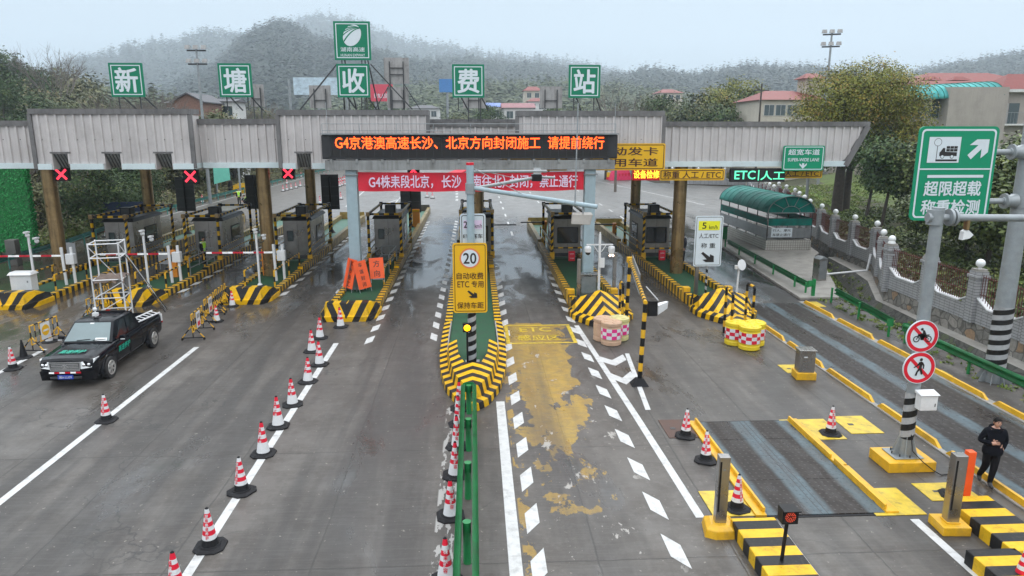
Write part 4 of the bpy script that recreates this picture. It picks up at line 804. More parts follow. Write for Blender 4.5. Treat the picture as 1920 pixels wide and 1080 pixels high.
# people are added later
# ------------------------------------------------------------------ painted road markings
mb = MB(); ZM = 0.004
def line(x, y0, y1, w=.15, x1=None, mat='road_white'):
    x1 = x if x1 is None else x1; mb.sheet([(x - w / 2, y0, ZM), (x + w / 2, y0, ZM), (x1 + w / 2, y1, ZM), (x1 - w / 2, y1, ZM)], mat)
line(-10.87, 8, 27.15, .20); line(-5.56, 8, 27.4, .20); line(-16.6, 12, 27.2, .20)
line(.70, 8, 20.9, .26); line(4.83, 13.9, 19.6, .20, 4.66); line(4.66, 19.6, 29.5, .20, 4.28); line(5.55, 8, 11.7, .18); line(6.35, 9, 13.6, .19); line(9.45, 11, 13.6, .2)
mb.sheet([(5.05, 20.0, .0048), (5.21, 20.0, .0048), (5.72, 25.5, .0048), (5.56, 25.5, .0048)], 'road_white')
for yy in (22.7, 24.6):                                                # chevrons between the two lines
    xl = 4.55 - (yy - 22) * .06; xr = 5.35 + (yy - 22.7) * .06; mb.sheet([(xl, yy + .15, .0044), (xl, yy + .80, .0044), ((xl + xr) / 2, yy + .15, .0044), ((xl + xr) / 2, yy - .50, .0044)], 'road_white'); mb.sheet([((xl + xr) / 2, yy - .50, .0044), ((xl + xr) / 2, yy + .15, .0044), (xr, yy + .80, .0044), (xr, yy + .15, .0044)], 'road_white')
for xl, xr in ((1.14, 3.92),):                                         # slanted dashes down both sides of the paid lane
    for k in range(30):
        yy = 10.2 + k * 1.78
        if yy > 44: break
        for xx, s in ((xl + .004 * (yy - 10), 1), (xr + .012 * (yy - 10), -1)):
            mb.sheet([(xx - .15, yy - .42 * s + .1, .0052), (xx + .15, yy + .02 * s + .1, .0052), (xx + .15, yy + .92 + .02 * s, .0052), (xx - .15, yy + .92 - .42 * s, .0052)], 'road_white')
for (xl, xr, y0, y1) in ((-4.3, -1.75, 27.5, 66), (-9.85, -7.15, 36, 60), (-15.3, -12.8, 37, 60)):
    k = 0
    while y0 + k * 1.75 < y1:
        yy = y0 + k * 1.75; k += 1
        for xx, s in ((xl, 1), (xr, -1)): mb.sheet([(xx - .14, yy - .35 * s, .0052), (xx + .14, yy + .05 * s, .0052), (xx + .14, yy + .85 + .05 * s, .0052), (xx - .14, yy + .85 - .35 * s, .0052)], 'road_white')
mb.box(1.16, 3.98, 29.55, 29.68, .001, .0062, 'yellow_lid'); mb.box(1.16, 3.98, 26.95, 27.08, .001, .0062, 'yellow_lid'); mb.box(1.16, 1.31, 27.081, 29.549, .001, .0062, 'yellow_lid'); mb.box(3.83, 3.98, 27.081, 29.549, .001, .0062, 'yellow_lid')
mb.text('ETC', 'yellow_lid', (2.45, 28.95, .0066), w=1.3, h=.62, v=(0, 1, 0), bold=.02); mb.text('感应区', 'yellow_lid', (2.5, 27.75, .0066), w=1.7, h=.75, v=(0, 1, 0), bold=.02)
for x0, y0, x1, y1 in ((25.3, 78, 19.0, 118), (-30.2, 60, -29.0, 132), (-14, 78, -17, 140), (-9, 76, -10, 140)): line(x0, y0, y1, .18, x1)
for xx in (2.9, 7.2):
    for k in range(14): line(xx + .0 * k, 56 + k * 6.2, 58.2 + k * 6.2, .16)
for k in range(12): line(13.9, 60 + k * 6, 62.0 + k * 6, .16)
for k in range(9): line(-6.9 - k * .25, 84 + k * 4, 86 + k * 4, .3); line(-2.2 - k * .1, 84 + k * 4, 86 + k * 4, .3)
line(-10.3, 80, 98, .22, -7.0); line(-7.4, 84, 84.2, 3); line(-8.6, 90, 90.2, 3)
line(-31.0, 8, 8.1, .1); tag(mb.build('road_marking'), kind='structure')

# ------------------------------------------------------------------ cones
def cone_meshes(style):
    t = thing('traffic_cone', 'cone', 'cone'); mb = MB(); a = .30
    o = [(x * a, y * a) for x, y in ((-1, -.55), (-.55, -1), (.55, -1), (1, -.55), (1, .55), (.55, 1), (-.55, 1), (-1, .55))]; q = [(x * .82, y * .82) for x, y in o]
    mb.add([(x, y, 0) for x, y in o] + [(x, y, .035) for x, y in o], [(k, (k + 1) % 8, 8 + (k + 1) % 8, 8 + k) for k in range(8)], 'black_rubber'); mb.add([(x, y, .035) for x, y in o] + [(x, y, .065) for x, y in q], [(k, (k + 1) % 8, 8 + (k + 1) % 8, 8 + k) for k in range(8)] , 'black_rubber'); mb.add([(x, y, .065) for x, y in q], [tuple(range(8))], 'black_rubber'); mb.lathe([(.21, .066), (.20, .085), (.175, .085)], 'black_rubber', 20)
    mb.build('base', t); mb = MB(); H_ = .90; rr = lambda z: .165 - (.165 - .032) * (z - .08) / (H_ - .08)
    if style == 'black': mb.lathe([(.16, .066), (.028, .80), (.02, .82)], 'black_rubber', 20)
    else:
        sl = [(.08, .24, 'black_rubber' if style == 'tall' else 'cone_white'), (.24, .36, 'cone_white'), (.36, .46, 'cone_red'), (.46, .56, 'cone_white'), (.56, .66, 'cone_red'), (.66, .75, 'cone_white'), (.75, .87, 'cone_red' if style != 'tall' else 'cone_white'), (.87, .90, 'black_rubber')]
        if style == 'tall': sl = [(.08, .22, 'black_rubber'), (.22, .32, 'cone_white'), (.32, .42, 'cone_red'), (.42, .51, 'cone_white'), (.51, .60, 'cone_red'), (.60, .69, 'cone_white'), (.69, .78, 'cone_red'), (.78, .87, 'cone_white'), (.87, .90, 'black_rubber')]
        for z0, z1, m in sl: mb.lathe([(rr(z0), z0), (rr(z1) if z1 < .9 else .02, z1)], m, 20)
        if style == 'tall': mb.lathe([(rr(.845) + .001, .80), (rr(.86) + .001, .85)], 'rail_green', 20)
        if style == 'guard':                                             # lettering running down the side
            for k, ch in enumerate('株耒扩容'):
                z = .655 - k * .118; mb.text(ch, 'cone_white' if (.56 < z < .66 or .36 < z < .46) else 'cone_red', (.02, -rr(z) - .004, z), w=.085, h=.095, v=(0, .16, 1), bold=.02)
        if style in ('line',):
            for k, ch in enumerate('株耒扩容'): z = .70 - k * .105; mb.text(ch, 'cone_white' if (.56 < z < .66 or .36 < z < .46) else 'cone_red', (-.02, -rr(z) - .004, z), w=.06, h=.085, v=(0, .16, 1), bold=.02)
        if style == 'tall':
            for k, ch in enumerate('湖南高速养护'): z = .735 - k * .09; mb.text(ch, 'cone_white' if (.69 < z < .78 or .51 < z < .60 or .32 < z < .42) else 'cone_red', (.0, -rr(z) - .004, z), w=.06, h=.07, v=(0, .16, 1), bold=.02)
    mb.build('body', t); return t
protos = {}
def cone(style, x, y, label, group, s=1.0, z=0, lean=0.0):
    rz = random.uniform(-.5, .5) if style not in ('guard', 'line') else random.uniform(-.25, .25)
    if style not in protos: c = protos[style] = cone_meshes(style); c.location = (x, y, z); c.rotation_euler = (0, 0, rz); c['label'] = label; c['group'] = group
    else: c = copy_tree(protos[style], (x, y, z), rz, label, group)
    c.scale = (s, s, s * random.uniform(.97, 1.03)); c.rotation_euler[0] = lean + random.gauss(0, .018); c.rotation_euler[1] = random.gauss(0, .018); return c
gl = 'cones along the middle white lane line'; n = 0
for k, (px, py, st) in enumerate(((330, 1118, 'line'), (393, 1028, 'tall'), (452, 924, 'tall'), (493, 853, 'line'), (521, 801, 'line'), (548, 760, 'line'), (577, 717, 'line'), (599, 685, 'line'))):
    g = G(px, py); cone(st, g.x, g.y + .05, f'{ORD[k]} cone from the camera along the middle white lane line' + (', black collar at its foot' if st == 'tall' else ''), gl)
for px, py, lab in ((585, 659, 'cone standing beside the far end of the middle white line'), (600, 634, 'cone between the middle line end and the striped nose'), (639, 613, 'cone in front of the striped nose under the orange boards')): g = G(px, py); cone('line', g.x, g.y, 'striped ' + lab, 'cones before the orange board island')
for k, (px, py) in enumerate(((836, 1090), (845, 968), (853, 892), (858, 838), (861, 796), (863, 766))):
    g = G(px, py); cone('guard', g.x, g.y, f'{ORD[k]} lettered cone from the camera beside the green centre guardrail', 'lettered cones beside the centre guardrail')
for px, py, st, lab in ((200, 789, 'tall', 'red and white cone alone on the left white lane line'), (25, 692, 'tall', 'red and white cone left of the pickup at the picture edge'), (45, 671, 'black', 'plain black cone beside the striped one left of the pickup'), (93, 641, 'line', 'red and white cone behind the nearest left crowd barrier'), (1285, 818, 'tall', 'striped cone on the rusty plate at the corner of the near weighbridge'), (1323, 864, 'tall', 'striped cone at the left edge of the near weighbridge'), (1381, 954, 'tall', 'striped cone on the yellow plate behind the near steel post'), (1557, 814, 'tall', 'striped cone on the yellow plate right of the near weighbridge'), (1786, 930, 'tall', 'cone almost hidden behind the right steel post'), (1912, 1100, 'tall', 'lettered cone at the bottom right corner beside the striped block')):
    g = G(px, py); cone(st, g.x, g.y, lab, 'single traffic cones', .92 if st == 'tall' else .85)
for px, py, lab in ((407, 603, 'cone squeezed between two right crowd barriers'), (436, 574, 'cone at the nose of the third island behind crowd barriers')): g = G(px, py); cone('line', g.x, g.y, 'red and white ' + lab, 'single traffic cones', .85)
far = [(380, 380), (457, 358), (200, 444), (531, 359), (538, 357), (546, 355), (555, 353), (563, 350), (573, 349), (632, 352), (637, 350), (641, 348), (647, 347), (653, 345), (627, 376), (639, 374), (600, 382), (672, 338), (680, 336), (538, 345), (565, 332), (612, 336), (646, 338), (801, 370), (811, 372)]
for k, (px, py) in enumerate(far):
    g = G(px, py); cone('line', g.x, g.y, 'small far red and white cone on the closed carriageway beyond the booths' if k > 2 else ('far cone by the teal guardrail near the two vest workers' if k < 2 else 'cone behind the left booth near the second bronze column'), 'far cones on the closed carriageway', 1.0)
# far red and white plastic channel posts
for k in range(13):
    g = G(632 + k * 3.6, 349 - k * 1.2); t = thing('channel_post', 'far slim red and white delineator post behind the left gantry post', 'delineator', (g.x, g.y, 0), 0, 'far delineator posts on the closed lanes'); mb = MB(); mb.bands((0, 0, 0), (0, 0, 1.1), .07, 'cone_red', 'cone_white', .22, 8); mb.build('post', t)

# ------------------------------------------------------------------ guardrails (W beam on posts)
def guardrail(label, pts, h, mat, post_mat, spacing=2.0, cat='guardrail', ends=(False, False), group='green guardrails', pr=.06, sides=(1,)):
    t = thing('guardrail', label, cat, (*pts[0][:2], 0), 0, group); o = Vector((*pts[0][:2], 0)); P = [Vector((x, y, 0)) - o for x, y in pts]
    prof = [(-.02, .16), (.10, .125), (.10, .075), (.02, .035), (.02, -.035), (.10, -.075), (.10, -.125), (-.02, -.16)]
    for s in sides:
        mb = MB(); rows = []
        for i, p in enumerate(P):
            d = (P[min(i + 1, len(P) - 1)] - P[max(i - 1, 0)]).normalized(); nn = Vector((-d.y, d.x, 0)) * s
            rows.append([p + nn * (pr + .03 + a) + Vector((0, 0, h + z)) for a, z in prof])
        for a, b in zip(rows[:-1], rows[1:]):
            mb.add(a + b, [(k, k + 1, 8 + k + 1, 8 + k) for k in range(7)], mat, True)
            mb.add([q - Vector((0, 0, .0)) + (q - q) for q in a] + b, [(8 + k, 8 + k + 1, k + 1, k) for k in range(7)], mat, True)
        for e, (r, q) in enumerate(((rows[0], rows[1]), (rows[-1], rows[-2]))):
            if ends[e]:
                d = (sum(r, Vector()) / 8 - sum(q, Vector()) / 8).normalized(); c = sum(r, Vector()) / 8; nn = Vector((-d.y, d.x, 0))
                pv = [c + d * (.16 * math.sin(math.pi * k / 8)) + nn * (-.13 + .13 * math.cos(math.pi * k / 8)) * (1 if e else -1) * s for k in range(9)]
                mb.add([p + Vector((0, 0, z)) for z in (-.155, .155) for p in pv], [(k, k + 1, 10 + k, 9 + k) for k in range(8)], mat, True)
        mb.build('rail', t)
    for a, b in zip(P[:-1], P[1:]):
        k = max(1, round((b - a).length / spacing))
        for i in range(k + (1 if b is P[-1] else 0)):
            p = a.lerp(b, i / k); mb = MB(); mb.tube((0, 0, -.6), (0, 0, h + .10), pr * .85, post_mat, n=12); mb.tube((0, 0, h + .10), (0, 0, h + .115), pr * .85 + .008, post_mat, n=12); mb.build('post', t, p)
    return t
guardrail('green double sided guardrail running from the camera to the central pointed nose', [(-.22, 5.5), (-.23, 10), (-.24, 15), (-.26, 20.0)], .78, 'rail_green', 'rail_green', 2.1, ends=(False, True), sides=(1, -1), pr=.095)
a = [G(1366, 470), G(1497, 562)]; guardrail('dull green guardrail on the apron before the underpass shelter', [(17.55, 49.0), (16.75, 36.0), (16.7, 34.6)], .55, 'rail_green', 'rail_green', 3.2, ends=(False, False))
guardrail('short green guardrail right of the long weighbridge, ending in a curled terminal', [(17.25, 33.0), (17.0, 30), (16.75, 27.2)], .62, 'rail_green', 'rail_green', 3.0, ends=(False, True))
guardrail('bright green guardrail under the big green sign pole at the right picture edge', [(17.0, 12), (17.0, 19), (16.9, 26.3)], .62, 'rail_green', 'rail_green', 3.4, ends=(False, True))
t = thing('rail_post', 'lone short green guardrail post between two rails', 'post', (16.75, 33.9, .13)); mb = MB(); mb.box(-.07, .07, -.07, .07, 0, .85, 'rail_green'); mb.build('post', t); mb = MB(); mb.box(-.30, -.071, -.05, .05, .48, .78, 'rail_green'); mb.build('stub', t)
guardrail('teal guardrail along the far left road edge beside the green wall', [(-28.6, 36), (-28.2, 44), (-28.3, 51), (-29.6, 62), (-30.3, 74), (-30.0, 100), (-29.0, 132), (-27, 150)], .62, 'rail_teal', 'rail_teal', 2.4, group='teal guardrails')
guardrail('teal guardrail beyond the toll lanes at the far right road edge', [(27.0, 148), (25.6, 128), (24.3, 121)], .7, 'rail_teal', 'rail_teal', 3.0, group='teal guardrails')

# ------------------------------------------------------------------ crowd barriers
def crowd(label, x, y, rz, n=1, sign=None):
    t = thing('crowd_barrier', label, 'barrier', (x, y, 0), rz, 'yellow and black crowd barriers'); w = 1.5
    mb = MB(); bands = lambda a, b, r=.022: mb.bands(a, b, r, 'yellow_paint', 'black_paint', .22, 8)
    bands((0, 0, 1.05), (w, 0, 1.05), .026); bands((0, 0, .32), (w, 0, .32), .024)
    for k in range(7): xx = w * k / 6; bands((xx, 0, .32), (xx, 0, 1.05), .024 if k in (0, 6) else .018)
    mb.build('rail_panel', t)
    for xx in (.02, w - .02):
        mb = MB(); bands((xx, 0, .62), (xx, -.42, .10)); bands((xx, 0, .62), (xx, .42, .10)); mb.tube((xx, -.45, .1), (xx, .45, .1), .024, 'black_paint', n=8); mb.tube((xx, 0, .1), (xx, 0, .34), .02, 'black_paint', n=8)
        ft = mb.build('foot', t); mb = MB()
        for yy in (-.42, .42): mb.tube((xx - .02, yy, .045), (xx + .02, yy, .045), .045, 'black_rubber', n=12)
        mb.build('wheel', ft)
    if sign:
        mb = MB(); mb.box(.50, 1.0, -.05, -.035, .36, 1.0, 'white_paint')
        if sign == 'disc': pts = [(.75 + .21 * math.cos(a), -.054, .70 + .21 * math.sin(a)) for a in np.linspace(0, 6.283, 25)[:-1]]; mb.prism(pts, (0, .003, 0), 'sign_yellow'); mb.box(.60, .90, -.06, -.055, .66, .73, 'white_paint')
        else: mb.box(.56, .94, -.054, -.051, .74, .92, 'sign_back'); mb.box(.60, .92, -.054, -.051, .42, .60, 'sign_red')
        mb.build('notice', t)
    return t
crowd('crowd barrier with an orange disc notice left behind the pickup', -16.75, 26.7, R(84), sign='disc'); crowd('crowd barrier behind the pickup roof at the foot of the scaffold tower', -16.9, 31.0, R(78)); crowd('farthest left crowd barrier behind the scaffold tower', -17.4, 32.7, R(95))
crowd('nearest of the right crowd barriers, with a white notice marked in red', -11.35, 28.1, R(95), sign='red'); crowd('middle one of the right crowd barriers with a small grey notice', -11.75, 30.6, R(95), sign='grey'); crowd('farthest right crowd barrier against the striped nose of the third island', -11.95, 32.5, R(92))
# ------------------------------------------------------------------ sand barrels
def barrel(label, x, y, body, check, group):
    t = thing('crash_barrel', label, 'barrel', (x, y, 0), random.uniform(0, 6), group); mb = MB()
    mb.lathe([(.36, 0), (.40, .03), (.40, .16), (.385, .18), (.385, .24), (.40, .26), (.40, .70), (.385, .72), (.385, .78), (.41, .80), (.41, .90), (.36, .93), (.33, .91), (.05, .92)], body, 28)
    for k in range(3): a = k * 2.1; mb.ball((.2 * math.cos(a), .2 * math.sin(a), .915), .12, body, 8, 5, (1, 1, .25))
    mb.build('drum', t)
    if check:
        mb = MB(); n = 24
        for r in range(3):
            for k in range(n):
                a0, a1 = 2 * math.pi * k / n, 2 * math.pi * (k + 1) / n; z0, z1 = .27 + r * .14, .27 + (r + 1) * .14; q = .404
                mb.sheet([(q * math.cos(a0), q * math.sin(a0), z0), (q * math.cos(a1), q * math.sin(a1), z0), (q * math.cos(a1), q * math.sin(a1), z1), (q * math.cos(a0), q * math.sin(a0), z1)], check if ((k // 2) + r) % 2 else 'cone_white')
        mb.build('reflective_band', t)
    return t
M('barrel_faded', (0.55, 0.36, 0.24), 0.6, var=0.12, scale=3, dirt=(0.30, 0.22, 0.16), dirt_amt=0.6); M('barrel_cream', (0.60, 0.55, 0.24), 0.6, var=0.12, scale=3, dirt=(0.3, 0.26, 0.15), dirt_amt=0.5); M('barrel_yellow', (0.78, 0.58, 0.02), 0.45, var=0.08, dirt=(0.35, 0.25, 0.05), dirt_amt=0.4); M('check_pink', (0.70, 0.03, 0.22), 0.5, var=0.06); M('check_red', (0.65, 0.01, 0.04), 0.45, var=0.06)
fb = 'faded sand barrels by the peaked nose'; yb = 'yellow sand barrels by the far right nose'
for px, py, b, c, lab, g_ in ((1134, 642, 'barrel_faded', None, 'faded pink barrel with its reflective band torn off', fb), (1149, 650, 'barrel_faded', 'check_pink', 'faded peach barrel with a pink chequered band, nearest of its three', fb), (1163, 641, 'barrel_cream', 'check_pink', 'cream barrel with a pink chequered band', fb), (1384, 650, 'barrel_yellow', 'check_red', 'left yellow barrel with a red chequered band by the bent bars', yb), (1411, 659, 'barrel_yellow', 'check_red', 'front yellow barrel with a red chequered band, nearest of its three', yb), (1420, 651, 'barrel_yellow', 'check_red', 'yellow barrel mostly hidden behind the front one, by the weighbridge kerb', yb)):
    g = G(px, py); barrel(lab, g.x, g.y + .38, b, c, g_)
# ------------------------------------------------------------------ bent guard bars and the leaning height gate
def hoop(label, p, q, h, r=.055):
    t = thing('guard_hoop', label, 'guard bar', (p.x, p.y, 0), 0, 'black and yellow guard hoops'); d = q - p; mb = MB(); b = lambda u, v: mb.bands(u, v, r, 'black_paint', 'yellow_paint', .27, 12)
    k = d * .12; b((0, 0, 0), (0, 0, h - .08)); mb.tube((0, 0, h - .08), (k.x, k.y, h), r, 'black_paint', n=12); b((k.x, k.y, h), (d.x - k.x, d.y - k.y, h)); mb.tube((d.x - k.x, d.y - k.y, h), (d.x, d.y, h - .08), r, 'black_paint', n=12); b((d.x, d.y, h - .08), (d.x, d.y, 0)); mb.build('bar', t)
hoop('guard hoop of banded pipe beside the faded barrels', G(1161, 601), G(1166, 612), 1.8); hoop('left guard hoop before the far right chevron nose', G(1357, 624), G(1369, 641), 1.95); hoop('right guard hoop behind the yellow barrels', G(1396, 612), G(1409, 622), 1.9)
t = thing('height_gate', 'leaning black and yellow pipe frame with a grey mesh panel in the lane', 'gate', (5.35, 22.15, 0)); top = Vector((.38, 3.9, 2.78)); p1 = Vector((.12, .12, 2.72)); q = Vector((.0, 6.6, 0))
mb = MB(); mb.bands((0, 0, .2), p1, .075, 'black_paint', 'yellow_paint', .29, 14); mb.build('near_post', t); mb = MB(); mb.hexa([(-.28, -.2, 0), (.28, -.2, 0), (.28, .25, 0), (-.28, .25, 0)], [(-.12, -.08, .24), (.12, -.08, .24), (.12, .1, .24), (-.12, .1, .24)], 'black_rubber'); mb.build('base', t)
t2 = Vector((1.15, 7.3, 2.85)); mb = MB(); mb.bands(p1 + Vector((0, 0, .05)), t2, .07, 'yellow_paint', 'black_paint', .2, 12); mb.build('top_bar', t); mb = MB(); mb.bands(t2, (1.05, 7.2, .1), .075, 'yellow_paint', 'black_paint', .3, 12); mb.box(t2.x - .13, t2.x + .13, t2.y - .1, t2.y + .1, 2.75, 2.98, 'yellow_paint'); mb.build('far_post', t)
mb = MB(); a, b = p1.lerp(t2, .45), p1.lerp(t2, .98)
for k in range(14): c = a.lerp(b, k / 13); mb.bar(c + Vector((.09, 0, .25)), c + Vector((.09, 0, -.5)), .02, .02, 'grey_metal')
for z in (-.5, -.12, .25): mb.bar(a + Vector((.09, 0, z)), b + Vector((.09, 0, z)), .025, .025, 'grey_metal')
mb.build('mesh_panel', t); mb = MB(); c = p1; mb.box(c.x + .1, c.x + .42, c.y + .05, c.y + .35, c.z - .42, c.z + .08, 'black_paint'); mb.hexa([(c.x + .42, c.y - .05, c.z - .35), (c.x + .8, c.y + .25, c.z - .22), (c.x + .75, c.y + .3, c.z - .22), (c.x + .42, c.y + .2, c.z - .3)], [(c.x + .42, c.y - .05, c.z - .05), (c.x + .82, c.y + .25, c.z + .02), (c.x + .75, c.y + .3, c.z + .02), (c.x + .42, c.y + .2, c.z - .02)], 'white_paint'); mb.bar((c.x + .1, c.y + .4, c.z + .5), (c.x + .5, c.y + .3, c.z + .05), .03, .03, 'white_paint'); mb.build('lamp_box', t)
# ------------------------------------------------------------------ weighbridges
def weigh_material(name, x_bands, stud, base=(0.085, 0.125, 0.145), tread=(0.017, 0.0135, 0.012)):
    m, nt, bs, n = _bsdf(name); o = _obj(nt); x, y, z = _sep(nt, o); nz = _noise(nt, o, 1.4, 7, 0.65, 0.3, (1.2, 0.45, 1)); fn = _noise(nt, o, 8, 6)
    c = _mix(nt, _range(nt, fn, 0.35, 0.7, 0, 1), base, tuple(v * 0.72 for v in base)); msk = None
    for x0, x1 in x_bands:
        e = _math(nt, 'ADD', x, _range(nt, nz, 0.2, 0.8, -0.07, 0.07)); b = _math(nt, 'MULTIPLY', _range(nt, e, x0, x0 + .12, 0, 1), _range(nt, e, x1 - .12, x1, 1, 0)); msk = b if msk is None else _math(nt, 'MAXIMUM', msk, b)
    c = _mix(nt, msk, c, _mix(nt, _range(nt, fn, 0.35, 0.65, 0, 1), tread, tuple(v * 1.7 for v in tread)))
    c = _mix(nt, _range(nt, nz, 0.42, 0.60, 0, 0.55), c, tuple(v * 1.9 for v in tread)); c = _mix(nt, _range(nt, _noise(nt, o, 3.0, 8, 0.75), 0.5, 0.7, 0, 0.5), c, (0.05, 0.042, 0.036))
    def grid(v, p): return _math(nt, 'ABSOLUTE', _math(nt, 'SUBTRACT', _math(nt, 'FRACT', _math(nt, 'DIVIDE', _math(nt, 'ADD', v, 50.0), p)), 0.5))
    gx, gy = grid(x, stud), grid(y, stud * 1.15); dd = _math(nt, 'ADD', _math(nt, 'MULTIPLY', gx, gx), _math(nt, 'MULTIPLY', gy, gy)); st = _range(nt, dd, 0.018, 0.030, 1, 0)
    c = _mix(nt, _math(nt, 'MULTIPLY', st, 0.6), c, _mix(nt, msk, (0.035, 0.05, 0.06), (0.085, 0.08, 0.076)))
    seam = _range(nt, grid(y, 4.6), 0.0, 0.004, 1, 0); c = _mix(nt, seam, c, (0.02, 0.02, 0.02))
    nt.links.new(c, bs.inputs['Base Color']); wet = _range(nt, nz, 0.48, 0.62, 0, 1); nt.links.new(_range(nt, wet, 0, 1, 0.50, 0.22), bs.inputs['Roughness']); nt.links.new(_range(nt, msk, 0, 1, 0.4, 0.22), bs.inputs['Specular IOR Level'])
    _bump(nt, bs, st, 0.5, 0.012); return m
weigh_material('weigh_plate_near', [(.25, 1.12), (1.55, 2.45)], .155); weigh_material('weigh_plate_long', [(.45, 1.6), (1.95, 3.2)], .26)
wbk = thing('weighbridge', 'near square steel weighbridge plate with yellow side kerbs and two worn brown tread bands', 'weighbridge', (6.2, 13.85, 0)); mb = MB(); mb.box(.1, 2.75, 0.02, 5.1, .001, .03, 'weigh_plate_near'); mb.box(1.33, 1.345, .03, 5.09, .0301, .034, 'dark_metal'); mb.box(1.47, 1.485, .03, 5.09, .0301, .034, 'dark_metal')
for yy in (1.6, 3.9):
    for xx in (.3, 1.65): mb.box(xx, xx + .85, yy, yy + .22, .0302, .036, 'weigh_plate_near')
mb.build('deck', wbk)
for lab, xa, xb in (('left', -.16, .085), ('right', 2.77, 3.06)):
    mb = MB(); mb.box(xa, xb, .0, 2.2, 0, .06, 'yellow_paint'); mb.box(xa + .01, xb - .01, 2.25, 5.15, 0, .065, 'yellow_paint'); xx = xb - .06 if lab == 'left' else xa; mb.box(xx, xx + .06, .1, 2.4, .06, .17, 'yellow_paint'); mb.box(xx, xx + .06, 2.6, 5.1, .065, .17, 'yellow_paint'); mb.build('side_kerb', wbk, bevel=.012)
mb = MB(); mb.box(-.2, 3.1, -.06, .015, .002, .012, 'black_rubber'); mb.box(-.2, 3.1, 5.11, 5.17, .002, .012, 'black_rubber'); mb.build('gap_seal', wbk)
wb2 = thing('weighbridge', 'long steel weighbridge lane beside the guardrail with studded blue grey plates', 'weighbridge', (12.25, 10.0, 0)); mb = MB(); mb.box(.0, 3.45, 0, 22.9, .001, .03, 'weigh_plate_long'); mb.build('deck', wb2)
mb = MB(); mb.box(-.16, -.005, 0, 23.2, 0, .034, 'concrete'); mb.box(3.455, 3.75, 0, 23.2, 0, .034, 'concrete'); mb.build('edge_slab', wb2)
for s, xx in ((0, -.10), (1, 3.55)):
    for k in range(7):
        ya = .4 + k * 3.25; mb = MB(); mb.hexa([(xx, ya, .03), (xx + .10, ya, .03), (xx + .10, ya + 3.0, .03), (xx, ya + 3.0, .03)], [(xx + .01, ya + .25, .19), (xx + .09, ya + .25, .19), (xx + .09, ya + 2.8, .19), (xx + .01, ya + 2.8, .19)], 'yellow_paint'); mb.build('side_kerb', wb2, bevel=.01)
# yellow cover plates let into the pavement
for (px0, py0, px1, py1), lab, m_ in (((1497, 786, 1594, 826), 'yellow steel cover plate carrying a cone right of the near weighbridge', 'yellow_lid'), ((1594, 780, 1663, 814), 'bare yellow cover plate left of the long weighbridge kerb', 'yellow_lid'), ((1335, 920, 1430, 970), 'yellow cover plate carrying a cone behind the near steel post', 'yellow_lid'), ((1640, 915, 1745, 968), 'yellow cover plate at the lower right corner of the near weighbridge', 'yellow_lid'), ((1745, 905, 1850, 940), 'yellow cover plate under the cone behind the right steel post', 'yellow_lid'), ((1475, 684, 1520, 700), 'yellow plate beside the steel box with a yellow foot', 'yellow_lid'), ((1519, 566, 1552, 576), 'small yellow plate at the far right kerb of the long weighbridge', 'yellow_lid'), ((1600, 615, 1640, 628), 'yellow plate between guardrail and long weighbridge', 'yellow_lid'), ((1755, 694, 1790, 706), 'yellow plate by a green rail post near the round signs', 'yellow_lid'), ((1893, 778, 1935, 806), 'yellow plate at the right picture edge under the guardrail', 'yellow_lid'), ((1252, 787, 1317, 822), 'rusty brown steel plate under a cone', 'rust_plate')):
    if 'rust_plate' not in MT: M('rust_plate', (0.075, 0.035, 0.024), 0.55, var=0.3)
    a, b = G(px0, py1), G(px1, py1); y1 = G((px0 + px1) / 2, py0).y; t = thing('cover_plate', lab, 'plate', (a.x, a.y, 0), 0, 'steel cover plates'); w, d = b.x - a.x, y1 - a.y; mb = MB(); mb.box(.04, w - .04, 0, d, .001, .018, m_); mb.build('plate', t, bevel=.006); mb = MB(); mb.box(w * .25, w * .4, d * .45, d * .55, .0182, .024, 'dark_metal'); mb.build('lifting_slot', t)
# striped concrete blocks
def block(label, x0, x1, y0, y1, h=.30):
    t = thing('kerb_block', label, 'kerb block', ((x0 + x1) / 2, y0, 0), 0, 'black and yellow kerb blocks'); mb = MB(); w = (x1 - x0) / 2; mb.box(-w, w, 0, y1 - y0, -.01, h, 'block_bands'); mb.build('block', t, bevel=.02); return t
block('black and yellow kerb block at the bottom of the picture behind the red signal lamp', 5.28, 6.22, 9.5, 13.35); block('long striped kerb block at the foot of the right steel post', 10.35, 11.35, 11.9, 14.0); block('striped kerb block at the bottom right corner beside the lettered cone', 9.45, 10.45, 10.2, 12.0)
